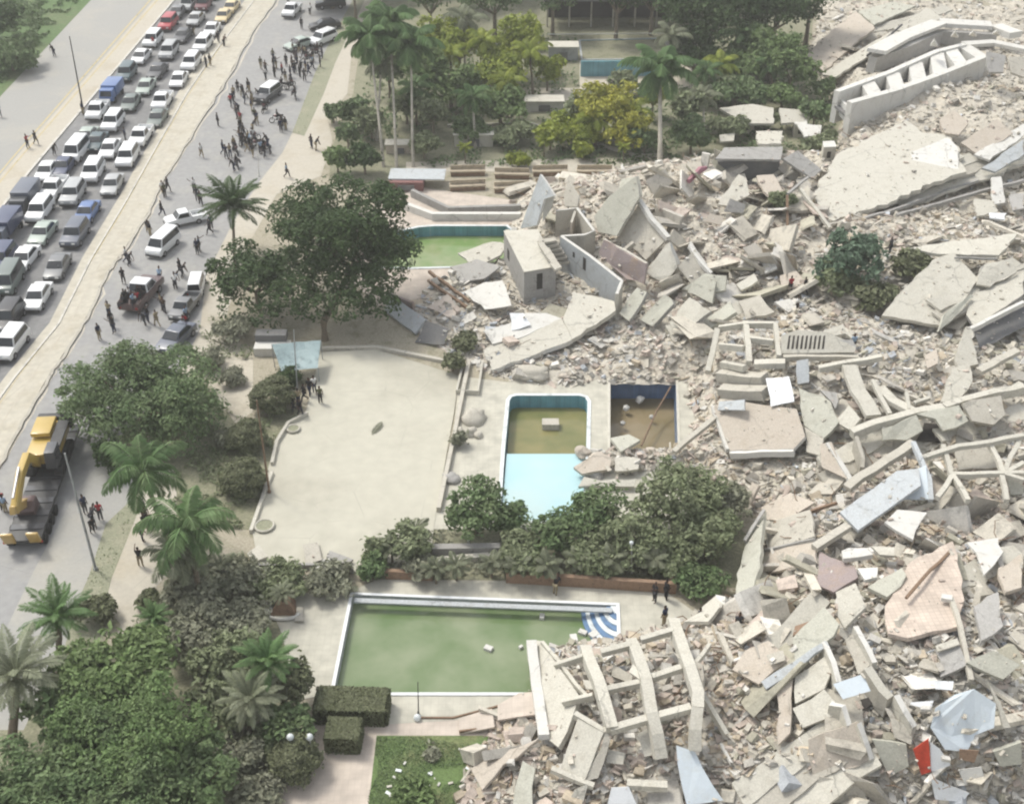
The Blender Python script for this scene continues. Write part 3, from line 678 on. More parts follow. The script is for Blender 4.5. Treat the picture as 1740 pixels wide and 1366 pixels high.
# foreground slab under the tower
slab('M', [(553,988,.35),(600,1095,.25),(1012,938,.9),(960,828,1.0),(760,900,.6)], 'long pale cracked slab sloping in front of the tower', 'concrete_light', .5, .6, side='concrete_white')
slab('M', [(965,832,1.05),(1018,690,1.6),(1060,700,1.6),(1232,738,1.6),(1240,785,1.2),(1012,936,.95)], 'pale ramp slab continuing up to the long grey wall', 'concrete_light', .5, 1)
slab('M', [(555,890,.6),(700,850,1.0),(760,800,1.2),(880,800,1.0),(960,828,1.0),(740,930,.6),(600,960,.5)], 'white roofing slab folded in front of the tower foot', 'concrete_white', .15, .8)
slab('M', [(450,690,.8),(560,640,1.2),(650,630,1.6),(700,760,1.0),(560,780,.6)], 'white sheet roofing left of the tower', 'concrete_white', .1, .8)
slab('M', [(420,490,.5),(600,430,1.2),(665,440,1.6),(640,500,1.0),(520,560,.4)], 'grey white slab lying at the edge of the curved pool', 'concrete_light', .2, .8)
slab('M', [(380,560,.3),(520,520,.7),(640,560,1.0),(560,620,.6),(440,640,.3)], 'crumpled grey roofing between pool and tower', 'concrete_grey', .15, .6)
slab('M', [(690,800,1.6),(760,800,1.8),(800,860,1.0),(700,890,.8)], 'small white crumpled panel at the tower foot', 'paint_white', .1, 1)
PG = 'brown pergola beams'
beam('M', [(272,578,.9),(480,735,.9)], 'brown pergola beam nearest the curved pool', .28, .3, m='wood_brown', name='pergola_beam', group=PG)
beam('M', [(268,625,.7),(468,765,.7)], 'brown pergola beam lying in front of the other', .28, .3, m='wood_brown', name='pergola_beam', group=PG)
slab('M', [(65,700,.9),(255,830,.9),(200,905,.3),(40,785,.3)], 'blue grey sloping retaining slab under the big tree', 'concrete_blue', .3, .5, rough=.04)
wall('M', [(60,695,1.2),(190,745,1.2)], 'low mauve wall stub beside the big tree', 1.2, .3, 'plaster_mauve')
slab('M', [(252,838,1.5),(372,880,1.5),(352,962,.2),(198,952,.2)], 'dark green grey tent roof slumped beside the plaza', 'roof_shade_dark', .08, 1, name='tent_roof', cat='tent')
slab('M', [(370,700,.5),(420,770,.5),(400,830,.4),(260,770,.3)], 'pinkish terrace slab cracked left of the tower', 'deck_pink', .12, .4)
# ---- top right (zones A, Y)
def trough():
    front = [zp('Y', p) for p in ((290,790),(650,690),(990,570),(1330,435))]; back = [zp('Y', p) for p in ((190,705),(600,555),(960,395),(1180,340))]
    zt = float(H(np.array([g_.x for g_ in [G(x, y, 4) for x, y in front]]), np.array([g_.y for g_ in [G(x, y, 4) for x, y in front]]), False).max())+2.3; Fp = [G(x, y, zt) for x, y in front]; B = [G(x, y, zt) for x, y in back]
    root = empty('fallen_facade_block', (Fp[0].x, Fp[0].y, 0), 'long white trough shaped facade block lying with six open bays', 'facade block')
    def fall(p, d): return Vector((p.x, p.y, p.z-d))
    v, f = sweep(Fp, .9, 4.6); mesh('front_wall', v, f, 'concrete_white', root)
    v, f = sweep(B, .8, 4.2); mesh('back_wall', v, f, 'concrete_white', root)
    n = 7
    def lerpl(L, t):
        t *= len(L)-1; i = min(int(t), len(L)-2); return L[i].lerp(L[i+1], t-i)
    for k in range(n):
        t = .03+.97*k/(n-1)
        a, b = lerpl(Fp, t), lerpl(B, t); w_ = .35 if k == 0 else 1.75
        v, f = sweep([a-Vector((0, 0, .25 if k else 1.2)), b-Vector((0, 0, .25 if k else 1.2))], w_*1.1, 2.0); mesh('divider', v, f, 'concrete_white', root)
    v, f = prism([p-Vector((0, 0, 1.9)) for p in Fp+B[::-1]], [p-Vector((0, 0, 2.2)) for p in Fp+B[::-1]]); mesh('bay_floor', v, f, 'roof_shade_dark', root)
trough()
zt = 5.4
def ybeam(pts, label, zz, w_, h, m='concrete_white', name='facade_band'):
    v, f = sweep([P(*zp('Y', p), zz-2.6) for p in pts], w_, h); return tag(mesh(name, v, f, m), label, 'facade band')
ybeam([(500,385),(690,280),(985,165)], 'rising white facade band behind the trough block', 6.2, 2.6, .5)
ybeam([(990,162),(1390,185)], 'level white facade band along the top right', 6.2, 2.6, .6)
ybeam([(1420,190),(1580,250)], 'white band end tipped down at the far right', 5.8, 2.4, .9)
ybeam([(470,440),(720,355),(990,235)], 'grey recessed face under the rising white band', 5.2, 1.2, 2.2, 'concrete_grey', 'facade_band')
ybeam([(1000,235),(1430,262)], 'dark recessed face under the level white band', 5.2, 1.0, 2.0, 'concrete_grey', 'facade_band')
ybeam([(1180,335),(1400,320),(1660,372)], 'white lower band bending to the right edge', 4.8, 1.6, .5)
for k, x in enumerate((940,1100,1240,1420)):
    slab('Y', [(x-28,300-k*12+(60 if k == 0 else 0),3.6),(x+2,255-k*2+(60 if k == 0 else 0),5.0),(x+30,305-k*8+(60 if k == 0 else 0),3.6)], ['first','second','third','fourth'][k]+' small white fin from the left between the bands', 'concrete_white', .3, 4, name='facade_fin', cat='fin', rough=0)
slab('Y', [(1350,400,4.2),(1500,430,4.2),(1480,560,2.5),(1370,560,2.5)], 'grey broken panel right of the trough block', 'concrete_grey', .3, 3)
slab('Y', [(1520,440,4.0),(1639,440,4.0),(1639,600,2.2),(1540,560,2.2)], 'grey broken panel at the right frame edge', 'concrete', .3, 3)
slab('A', [(600,300,.8),(690,200,1.0),(870,60,1.6),(965,145,1.6),(880,210,1.2),(700,370,.8)], 'pale pink slab at the top beside the trees', 'plaster_pink', .3, 1)
slab('A', [(690,385,1.2),(960,215,2.4),(1060,160,3.0),(1010,240,2.2),(760,400,1.0)], 'pale strip slab under the fallen steel pole', 'concrete_light', .25, 2)
v, f = tube([P(*zp('A', (925,290)), 1.5), P(*zp('A', (1105,130)), 4)], .16); tag(mesh('steel_pole', v, f, 'metal_dark'), 'dark steel pole lying diagonally by the white band', 'pole')
slab('A', [(1060,150,2),(1240,40,2),(1310,90,2.4),(1160,180,2)], 'cream slab behind the rising white band', 'concrete_light', .3, 1.5)
slab('A', [(880,60,1.0),(1060,10,1),(1180,30,1),(960,130,1.2)], 'greenish slab at the very top of the ruins', 'concrete_green', .3, 1)
# big sloping floors
slab('A', [(700,1165,1.0),(655,990,1.0),(770,800,1.3),(950,705,1.7),(1130,625,2.0),(1215,690,1.9),(1340,700,2.2),(1400,760,2.1),(1440,890,1.7),(1250,955,1.3),(1050,1045,.9),(880,1095,.6)], 'huge pale sloping floor slab below the white trough block', 'concrete_light', .5, 1.3, rough=.3)
slab('A', [(1150,790,2.2),(1345,712,2.6),(1395,765,2.5),(1402,890,2.1),(1190,975,1.6)], 'nearly white smooth square on the huge sloping floor', 'concrete_white', .3, 2.0, rough=.04)
beam('A', [(700,1175,.7),(1050,1050,1.0),(1280,950,1.6),(1480,890,1.8)], 'uppermost long edge layer under the sloping floor', .35, .35, m='concrete', name='slab_edge')
beam('A', [(900,1130,.7),(1100,1070,.9),(1330,985,1.2),(1500,930,1.4)], 'second long edge layer under the sloping floor', .3, .35, m='concrete_grey', name='slab_edge')
beam('A', [(1080,1110,.6),(1300,1050,.8),(1520,985,1.0),(1738,930,1.2)], 'lowest long edge layer reaching the right frame edge', .35, .35, m='concrete_grey', name='slab_edge')
beam('A', [(580,975,2.6),(735,1178,.8)], 'thin pale beam leaning beside the huge sloping floor', .35, .35)
beam('A', [(515,1000,2.6),(620,915,3.2)], 'thin grey crossbar over the mound edge', .25, .25, m='concrete_grey')
beam('A', [(512,1010,2.6),(512,1195,.3)], 'upright brown post at the mound edge', .25, .25, m='wood_brown')
slab('A', [(1410,740,2),(1600,615,3),(1680,690,3),(1500,800,2)], 'cream slab with pink dust near the right edge', 'plaster_pink', .3, 2)
slab('A', [(1520,870,2),(1738,720,3),(1738,800,2.6),(1590,890,1.8)], 'pale blue grey slab stack by the right edge', 'concrete_blue', .3, 2)
slab('A', [(1480,800,2),(1640,700,3),(1738,640,3),(1738,700,3),(1560,830,2)], 'long white slab above the blue grey stack', 'concrete_white', .3, 2)
slab('A', [(1300,620,1.8),(1380,570,2.2),(1450,640,2),(1400,700,1.8),(1330,690,1.6)], 'round edged pinkish slab above the white square', 'plaster_pink', .3, 1.8)
slab('A', [(1570,920,1.8),(1620,915,1.8),(1640,1050,.8),(1575,1060,.8)], 'narrow white slab standing among the debris at right', 'concrete_white', .2, 1)
slab('A', [(1555,1100,1),(1648,1105,1),(1640,1138,.9),(1560,1128,.9)], 'small bright white plate below the narrow slab', 'paint_white', .15, 1)
slab('A', [(1480,1030,1.1),(1580,1040,1.3),(1600,1100,1),(1490,1120,.8)], 'pale crumpled panel left of the bright plate', 'concrete_light', .2, 1)
slab('A', [(1660,1010,1.2),(1738,1000,1.4),(1738,1080,1),(1680,1090,.9)], 'grey panel at the right edge under the layers', 'concrete_grey', .2, 1)
# canopy ruin between trees and mound
slab('A', [(185,765,3.0),(490,760,3.0),(478,828,2.6),(140,822,2.6)], 'flat dark grey canopy roof above the mound', 'concrete_grey', .25, 3, name='canopy_roof', cat='canopy', rough=.04)
slab('A', [(488,822,2.6),(565,780,3.0),(690,880,1.6),(640,925,1.0)], 'tilted dark grey canopy piece beside the flat one', 'concrete_grey', .25, 3, name='canopy_roof', cat='canopy', rough=.04)
wall('A', [(150,835,2.2),(470,838,2.2)], 'wall painted dark as shade under the flat canopy', 2.2, .3, 'roof_shade_dark')  # dark wall colour paints the shade beneath the canopy
slab('A', [(160,560,2),(330,540,2.4),(440,560,2.4),(440,640,2),(290,640,1.8)], 'whitish roof slab left in the overgrown ruin', 'concrete_light', .3, 2)
slab('A', [(470,560,2),(610,570,2),(600,630,1.6),(480,640,1.6)], 'cream roof slab right in the overgrown ruin', 'concrete_light', .3, 2)
slab('A', [(350,680,2),(490,680,2),(480,745,1.6),(360,745,1.6)], 'cream slab just above the dark canopy', 'concrete_light', .3, 2)
slab('A', [(160,700,1.5),(240,690,1.5),(235,730,1.3),(165,735,1.3)], 'small pale slab under the olive bush', 'concrete_light', .2, 1.5)
for a, lb in (((300,620),'white window block of the overgrown ruin'),((570,640),'broken white block nearest the long trough'),((720,760),'broken white block beside the huge sloping floor')):
    x, y = a; slotted_box('A', [(x-25,y-22),(x+35,y-25),(x+45,y+5),(x-20,y+8)], 1.8, lb, 'concrete_white', 'concrete_light', 'masonry_block', 'masonry block', windows=[(2,.35,.65,.5,1.3)])
slab('A', [(560,640,2),(690,650,2.2),(680,700,1.8),(600,710,1.6)], 'white slab tilted over the ruin blocks', 'concrete_white', .25, 2)
v, f = tube([P(*zp('A', (0,940)), 1.6), P(*zp('A', (60,880)), 2.2), P(*zp('A', (95,870)), 2.4)], [.3, .38, .2]); tag(mesh('magenta_cloth', v, f, 'plastic_magenta'), 'magenta cloth caught on top of the mound', 'cloth')
# ---- mound panels (zone T)
slab('T', [(830,330,1),(1000,80,3),(1060,110,3),(1090,250,2),(900,340,1)], 'cream slab ridge on the crest of the mound', 'concrete_light', .3, 2)
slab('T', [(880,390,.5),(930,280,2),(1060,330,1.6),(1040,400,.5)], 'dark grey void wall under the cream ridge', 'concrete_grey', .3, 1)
slab('T', [(1150,90,2),(1290,80,2.2),(1370,220,1.6),(1250,260,1.2),(1190,180,1.6)], 'pinkish slab right of the cream ridge', 'plaster_pink', .3, 1.6)
slab('T', [(1180,780,.8),(1290,720,1.2),(1320,860,.9),(1220,900,.6)], 'pale mint slab in the middle of the debris field', 'concrete_white', .2, .9)
slab('T', [(1060,760,.8),(1140,740,1),(1150,810,.8),(1060,820,.7)], 'small pale slab next to the mint one', 'concrete_light', .2, .9)
slab('T', [(720,470,.8),(760,400,1.4),(880,440,1.2),(850,500,.7)], 'mauve square slab in the pink debris', 'plaster_pink', .25, .9)
slab('T', [(530,1030,.8),(720,900,2.2),(900,920,2.0),(890,1040,1.2),(700,1080,.7)], 'greenish slab above the tipped pale slabs', 'concrete_green', .35, 1.4)
slab('T', [(980,990,1.0),(1130,900,1.6),(1160,960,1.4),(1020,1040,.8)], 'cream slab pointing at the mint slab', 'concrete_light', .3, 1.2)
slab('T', [(250,850,1),(410,650,3),(430,760,2.6),(330,870,.9)], 'cream wedge panel below the jagged white edge', 'concrete_light', .25, 2)
slab('T', [(440,640,2.2),(520,820,1),(480,840,1),(430,760,2)], 'thin white fin next to the cream wedge', 'concrete_white', .2, 2)
slab('T', [(30,120,3),(160,95,5),(190,250,3),(0,420,1),(0,220,2)], 'mint coloured panel leaning on the mound edge', 'concrete_green', .25, 3)
beam('T', [(600,640,1.8),(760,880,1.0)], 'slim bright beam lying down the mound centre', .28, .3, m='concrete_white')
slab('T', [(550,840,.9),(640,700,2),(740,860,1.2),(640,920,.7)], 'mint slab leaning on the slim bright beam', 'concrete_green', .25, 1.2)
slab('T', [(1340,920,.6),(1480,880,.8),(1560,1010,.5),(1360,1020,.4)], 'peach coloured slab with a small hole', 'plaster_pink', .3, .6)
# ---- block ruins (zone B)
slab('B', [(130,885,1.2),(210,850,1.5),(400,880,1.6),(560,900,1.6),(605,1040,1.2),(545,1105,1.0),(215,1115,.9)], 'tilted pinkish floor slab with thick white front edge', 'plaster_pink', .35, 1.4, side='concrete_white', rough=.05)
beam('B', [(215,1120,1.1),(545,1110,1.2)], 'thick white front edge of the tilted pink floor', .5, .55, m='concrete_white')
beam('B', [(128,880,1.4),(205,1105,1.1)], 'bright left rim of the tilted pink floor', .35, .4, m='concrete_white')
slab('B', [(400,740,2.0),(520,730,2.2),(548,860,1.7),(425,885,1.6)], 'bright white square sheet on the block ruin', 'paint_white', .1, 1.9, name='white_sheet', cat='sheet')
slab('B', [(160,860,1.9),(290,850,1.9),(290,905,1.7),(150,905,1.7)], 'pale grey rectangular plate on the tilted floor', 'concrete_blue', .12, 1.6)
for (x0, y0, x1, y1, lb) in ((160,700,390,722,'upper of the two stacked lintel beams'),(165,782,395,792,'lower of the two stacked lintel beams')):
    beam('B', [(x0,y0,2.2),(x1,y1,2.2)], lb, 1.2, .9, m='concrete')
GB = 'beams of the broken grid roof'
for pts, lb, w_ in (([(150,480),(125,600),(100,700)],'left upright rim beam of the grid roof',.5),([(155,470),(290,450),(440,450)],'rear beam of the grid roof',.4),([(160,560),(285,572)],'short crossbeam left in the grid roof',.4),
                   ([(295,440),(310,560),(315,650)],'central beam of the grid roof',.5),([(170,652),(290,675)],'near left crossbeam of the grid roof',.5),([(340,655),(500,650)],'near right crossbeam of the grid roof',.8),([(320,525),(440,540)],'middle right crossbeam of the grid roof',.35),([(450,450),(470,620)],'right rim beam of the grid roof',.4)):
    beam('B', [(a,b,2.4) for a, b in pts], lb, w_, .55, m='concrete_light', group=GB)
# comb wall with dark slots
def comb():
    T = [P(*zp('B', p), 2.6) for p in ((500,505),(700,510))]; Bt = [P(*zp('B', p), 2.0) for p in ((490,600),(700,590))]
    root = empty('slotted_wall', T[0], 'white curved wall piece with nine dark slots', 'slotted wall')
    W = fitpts('B', [(480,520,2.6),(560,490,2.8),(720,500,2.8),(870,570,2.4),(860,605,1.8),(480,612,1.8)], 2.4)
    nrm = (W[1]-W[0]).cross(W[-1]-W[0]).normalized()
    if nrm.z < 0: nrm = -nrm
    v, f = prism(W, [p-nrm*.4 for p in W]); mesh('wall', v, f, 'concrete_light', root)
    A = np.array([[p.x, p.y, 1] for p in W]); co = np.linalg.lstsq(A, np.array([p.z for p in W]), rcond=None)[0]
    for k in range(9):
        x = 520+k*22.5; q = []
        for (a, b) in ((x-1,522),(x+9,518),(x+1,588),(x-11,590)):
            a, b = zp('B', (a, b)); d = ray(a, b); t = (co[2]-HC)/(d.z-co[0]*d.x-co[1]*d.y); q.append(Vector((d.x*t, d.y*t, HC+d.z*t)))
        v, f = prism([p+nrm*.02 for p in q], [p-nrm*.1 for p in q]); mesh('slot', v, f, 'dark_void', root)
comb()
slab('B', [(740,540,2.4),(800,560,2.2),(870,580,2.2),(850,540,2.6)], 'darker grey wedge right of the slotted wall', 'concrete_grey', .2, 2)
beam('B', [(490,622,2),(880,622,2.0)], 'level pale beam under the slotted wall', .6, .5, m='concrete')
slab('B', [(560,650,2),(620,640,2.2),(625,760,1),(565,770,1)], 'narrow pale blue column slab under the slotted wall', 'concrete_blue', .35, 1.5)
beam('B', [(675,680,2.4),(1000,620,2.6)], 'slightly tilted cream beam above the arched ribs', .45, .5)
beam('B', [(835,670,2.4),(880,800,2.2),(960,930,2.2)], 'wide curved rib of the fallen frame', 1.3, .4)
beam('B', [(955,745,2.2),(1000,840,2.1),(1045,920,2.2)], 'thin curved rib of the fallen frame', .35, .35)
beam('B', [(990,780,1.8),(1060,850,2.0),(1165,905,2.3)], 'broad curved rib right of the thin one', .9, .4)
beam('B', [(845,1010,2.4),(960,965,2.5),(1180,905,2.6),(1320,880,2.6)], 'long cream ridge beam crossing the ruins, left half', .65, .8)
beam('B', [(1325,878,2.6),(1520,820,2.6),(1738,775,2.6)], 'long cream ridge beam crossing the ruins, right half', .6, .8)
slab('B', [(1000,1000,2),(1180,930,2.2),(1215,1010,1.6),(1130,1060,1.2),(1010,1060,1)], 'greenish face slab hanging below the ridge beam', 'concrete_green', .3, 1.4)
slab('B', [(1180,925,2.4),(1400,880,2.5),(1450,960,2.0),(1320,1010,1.6),(1280,950,1.9)], 'jagged middle slab hanging below the ridge beam', 'concrete_green', .3, 2)
slab('B', [(1420,870,2.5),(1620,830,2.5),(1640,930,2),(1580,980,1.6),(1470,960,1.8)], 'rounded grey slab hanging at the right of the ridge', 'concrete', .3, 2)
slab('B', [(1180,1060,.2),(1220,970,.4),(1310,980,.4),(1370,1070,.2)], 'painted hollow shade below the ridge beam, left one', 'dark_void', .1, .3, name='cavity_shade', cat='hollow')  # flat dark plate, its colour paints the shade of a hollow
slab('B', [(1440,1060,.2),(1500,965,.4),(1580,975,.4),(1560,1040,.2)], 'painted hollow shade below the ridge beam, right one', 'roof_shade_dark', .1, .3, name='cavity_shade', cat='hollow')  # second dark plate painting the shade of a hollow
slab('B', [(570,790,1.6),(735,860,1.8),(780,965,1.6),(700,1050,1.0),(600,985,1.0)], 'grey green slab beside the white square sheet', 'concrete_green', .35, 1.4)
slab('B', [(680,800,2),(790,820,2),(760,900,1.6),(740,860,1.7)], 'olive toned slab behind the grey green one', 'concrete_grey', .3, 1.6)
slab('B', [(760,960,1.4),(830,880,2),(890,950,2),(840,1010,1.6)], 'pale triangular slab at the left end of the ridge beam', 'concrete_light', .3, 1.6)
slab('B', [(680,1080,1.8),(740,1070,2.2),(770,1150,1.6),(820,1260,.9),(690,1200,.8)], 'pinkish slab face under a white diagonal edge', 'plaster_pink', .25, 1.4)
beam('B', [(722,1072,2.4),(845,1268,1.2)], 'white diagonal edge beam left of the pale blue panel', .38, .4, m='concrete_white')
slab('B', [(600,990,1.2),(700,1050,1.2),(680,1140,.6),(610,1120,.5)], 'grey cracked slab right of the tilted pink floor', 'concrete', .3, .9)
wall('B', [(870,1040,2.2),(905,1150,1.6),(900,1200,1.2)], 'bent thin wall below the ridge beam', 2, .3, 'concrete')
slab('C', [(625,170,1.4),(860,0,2.2),(950,-10,2.4),(960,60,2.0),(700,245,1.3)], 'long pale blue panel lying diagonally', 'concrete_blue', .25, 1.8, rough=.03, name='roof_panel', cat='roof panel')
beam('B', [(820,1300,1.6),(1165,1065,2.8)], 'long parallel beam along the pale blue panel', .7, .5, m='concrete')
beam('B', [(1165,1065,3.0),(1200,1140,2.8),(1250,1260,2.2),(1258,1366,1.6)], 'pale bent pipe like edge right of the blue panel', .35, .4, m='concrete_blue')
slab('B', [(1160,1220,2.2),(1230,1190,2.4),(1250,1366,1.2),(1060,1366,1.0)], 'pale blue second panel piece under the first', 'sheet_blue', .15, 1.6, rough=.03, name='roof_panel', cat='roof panel')
beam('B', [(1215,1145,2.8),(1400,1085,2.8),(1560,1065,2.8),(1738,1030,2.8)], 'long slim beam at the top of the open frame', .4, .4)
for pts, lb in (([(1320,1080),(1345,1160),(1365,1235)],'left upright member of the open frame'),([(1370,1230),(1640,1225),(1738,1222)],'level member of the open frame'),([(1370,1235),(1420,1310),(1450,1366)],'right splayed leg of the open frame'),
                ([(1365,1240),(1330,1300),(1290,1350)],'left splayed leg of the open frame'),([(1560,1070),(1610,1160),(1630,1225)],'middle upright member of the open frame'),([(1720,1040),(1670,1140),(1640,1215)],'rightmost slanting member of the open frame'),([(1625,1240),(1650,1366)],'lower right leg of the open frame'),([(1640,1230),(1738,1260)],'short white member at the right frame edge'),([(1740,1170),(1640,1225)],'short rising member at the right frame edge')):
    beam('B', [(a,b,2.5) for a, b in pts], lb, .36, .4, m='concrete_light')
slab('B', [(1390,1080,1.0),(1560,1065,1.2),(1610,1200,.6),(1400,1215,.6)], 'darker floor slab inside the open frame', 'concrete', .2, .7)
slab('B', [(1650,1240,.8),(1738,1230,.8),(1738,1340,.5),(1670,1340,.5)], 'green grey floor slab at the right edge', 'concrete_green', .2, .6)
slab('B', [(1260,1250,.8),(1340,1240,.8),(1310,1366,.5),(1230,1366,.5)], 'sandy floor slab under the splayed leg', 'plaster_pink', .2, .6)
# right slopes (zone X)
slab('X', [(480,860,.8),(680,620,1.6),(900,400,2.4),(1080,340,2.8),(1280,560,2.2),(1200,680,1.8),(960,940,1.0),(740,900,.8)], 'large smooth cream roof slope beside the bushes', 'concrete_light', .4, 1.6)
slab('X', [(700,300,1.8),(960,350,2.2),(1450,360,2.8),(1600,180,2.8),(1450,200,2.4),(1110,240,2.0)], 'flat cream slab above the smooth roof slope', 'concrete_light', .35, 2)
beam('X', [(1085,375,3.0),(1440,385,3.2)], 'painted dark gap strip across the cream slab', .14, .2, m='concrete_grey')  # grey strip painted in for the dark of a narrow gap
slab('X', [(1210,700,1.8),(1659,500,2.8),(1659,680,2.4),(1250,960,1.4),(1180,850,1.2)], 'sloping pale slab over the dark hollow at right', 'concrete_light', .35, 2, side='concrete_grey')
beam('X', [(1215,960,2.2),(1440,850,2.6),(1659,740,3.0)], 'white lip of the sloping slab over the hollow', .35, .5, m='concrete_white')
slab('X', [(1245,1000,.5),(1659,760,1.4),(1659,960,.6),(1290,1130,.2)], 'interior shade painted dark under the sloping slab', 'roof_shade_dark', .1, .8, name='cavity_shade', cat='hollow')  # dark plate, shade under the slab put into its colour
slab('X', [(950,990,1.0),(990,860,1.8),(1220,680,2.4),(1240,700,2.3),(1060,900,1.2)], 'dark edged rim of the smooth roof slope', 'concrete_green', .3, 1.5)
slab('X', [(1270,600,2.4),(1300,460,3),(1560,380,3.2),(1600,500,2.8),(1380,620,2.4)], 'crumpled white plaster pile on the right slope', 'concrete_light', .25, 2.6)
slab('X', [(1090,1180,1.2),(1180,950,1.8),(1230,960,1.8),(1280,1260,.8),(1120,1300,.8)], 'pale upright slab left of the dark hollow', 'concrete_light', .35, 1.4)
slab('X', [(180,1010,1.0),(0,1040,1.0),(0,980,1.2),(160,930,1.2),(280,1080,.8)], 'pale slab sheet right of the slotted wall', 'concrete_light', .2, 1)
slab('W', [(990,300,1.6),(1120,260,1.8),(1150,400,1.4),(1020,560,1.2),(900,560,1.0)], 'cream slab standing above the ridge beam', 'concrete_light', .35, 1.6)
slab('W', [(780,200,.9),(870,150,1.2),(880,260,1),(800,300,.8)], 'pinkish slab beside the blue grey debris', 'plaster_pink', .25, 1)
beam('W', [(1200,310,1.6),(1500,150,2.4)], 'mauve grey beam slanting at the right', .7, .4, m='concrete')
beam('W', [(1390,500,1.8),(1530,410,2.2)], 'short cream beam above the ridge at right', .6, .4)
beam('W', [(700,560,2.2),(820,520,2.2)], 'short thin beam above the left ridge half', .3, .3)
beam('W', [(640,480,2.0),(660,610,2.3)], 'stub upright above the left ridge half', .3, .3)
# ---- lower right (zone C)
slab('C', [(190,545,.7),(235,280,1.6),(312,158,2.6),(300,330,1.6),(262,560,.8)], 'tall grey green wall leaning next to the bushes', 'concrete_green', .35, 1.4)
beam('C', [(232,285,2.2),(312,158,3.0)], 'dark top edge of the leaning grey green wall', .22, .25, m='concrete_grey')
slab('C', [(245,90,1.0),(262,45,1.4),(290,60,1.6),(255,130,1)], 'small pinkish slab above the leaning wall', 'plaster_pink', .25, 1.2)
slab('C', [(300,150,.6),(420,90,.9),(520,130,.9),(420,200,.6),(320,200,.5)], 'sandy pink floor patch above the leaning wall', 'plaster_pink', .2, .7)
slab('C', [(310,220,.6),(500,160,.9),(520,270,.7),(330,320,.5)], 'beige floor patch between two thin beams', 'concrete', .2, .7)
slab('C', [(300,330,.6),(520,285,.8),(530,380,.6),(330,420,.5)], 'pinkish floor patch below two thin beams', 'plaster_pink', .2, .7)
beam('C', [(295,325,1.1),(520,278,1.3)], 'lower thin brown beam on the floor patches', .22, .22, m='concrete_grey')
beam('C', [(350,212,1.2),(610,128,1.6)], 'upper thin brown beam on the floor patches', .22, .22, m='wood_brown')
beam('C', [(520,310,1.4),(660,220,1.8)], 'pale blunt beam end near the panel', .6, .5, m='concrete')
slab('C', [(810,212,1.4),(862,160,1.9),(985,172,1.8),(928,284,1.2)], 'bright angular white slab below the long panel', 'concrete_white', .25, 1.5)
slab('C', [(632,330,1.5),(660,318,1.6),(750,318,1.6),(762,345,1.4),(640,362,1.4)], 'flat white oval slab with dark shadow', 'concrete_white', .4, 1.4)
slab('C', [(698,402,1.3),(782,398,1.4),(778,438,1.2),(728,450,1.1)], 'small white slab beside the oval one', 'concrete_white', .3, 1.2)
slab('C', [(755,310,1.2),(850,315,1.3),(850,350,1.1),(790,345,1.1)], 'cream sliver right of the flat oval slab', 'concrete_light', .2, 1.2)
slab('C', [(740,480,.9),(880,400,1.4),(900,430,1.3),(820,520,.9)], 'grey green slab left of the pink tiled roof', 'concrete_green', .3, 1.2)
slab('C', [(540,330,.6),(690,400,.8),(700,440,.8),(600,500,.5),(530,470,.5)], 'mauve toned slab under the white oval', 'plaster_mauve', .2, .6)
slab('C', [(810,590,.9),(905,385,1.4),(1090,290,1.8),(1132,450,1.5),(1120,640,1.0),(905,690,.8),(825,670,.8)], 'large pink tiled roof slope lying in the ruins', 'roof_pink', .3, 1.2, name='tiled_roof', cat='roof', rough=.15)
beam('C', [(900,520,1.7),(960,450,1.9),(1080,330,2.2)], 'thin brown batten across the pink tiled roof', .18, .18, m='wood_brown')
beam('C', [(1085,520,1.7),(1125,640,1.5),(1170,860,1.2)], 'slim grey post running below the pink roof', .3, .3, m='concrete')
beam('C', [(1045,515,1.8),(1090,522,1.8)], 'short white beam head at the pink roof corner', .45, .3, m='concrete_white')
slab('C', [(1020,740,.7),(1120,720,1),(1150,800,.8),(1040,850,.5)], 'slate grey slab under the pink roof', 'concrete_grey', .3, .8)
slab('C', [(1020,720,1.1),(1110,690,1.3),(1120,715,1.2),(1030,745,1.0)], 'cream eave strip of the pink roof', 'concrete_light', .2, 1.1)
slab('C', [(1150,295,1.5),(1280,275,1.7),(1300,335,1.5),(1220,430,1.2),(1190,340,1.4)], 'large white crumpled plate at the right', 'concrete_white', .15, 1.5)
slab('C', [(608,500,2.0),(690,462,2.3),(733,560,1.8),(645,650,1.4)], 'upright cream wall square in the cell ruins', 'concrete_light', .3, 1.8)
slab('C', [(430,690,1.8),(560,560,2.4),(622,632,2.2),(600,680,1.8),(440,790,1.4)], 'greenish roof strip along the sandy gully', 'concrete_green', .3, 1.8)
slab('C', [(300,870,1.1),(430,790,1.6),(565,700,1.9),(580,720,1.8),(440,830,1.4),(320,900,1.0)], 'pale blue grey cornice strip over the sandy gully', 'concrete_blue', .3, 1.4)
slab('C', [(180,820,.5),(235,740,.8),(330,700,1.0),(420,780,1.0),(290,880,.6)], 'ochre sandy slab at the top of the gully', 'plaster_pink', .25, .7)
slab('C', [(320,760,1.3),(390,740,1.4),(400,780,1.3),(340,800,1.2)], 'grey patch plate on the ochre slab', 'concrete', .1, 1.2)
slab('C', [(430,680,1.2),(440,640,1.4),(530,610,1.6),(520,650,1.4)], 'brown window frame panel above the roof strip', 'brick_brown', .2, 1.3)
WC = 'cell walls of the collapsed wing'
wall('C', [(562,705,2.2),(600,790,2.0),(622,870,1.8)], 'left curved cell wall end of the collapsed wing', 2, .35, 'concrete_light', 'concrete_white', down=1.6, group=WC)
wall('C', [(690,640,2.3),(735,720,2.1),(770,790,1.9)], 'middle cell wall end of the collapsed wing', 2, .35, 'concrete_light', 'concrete_white', down=1.6, group=WC)
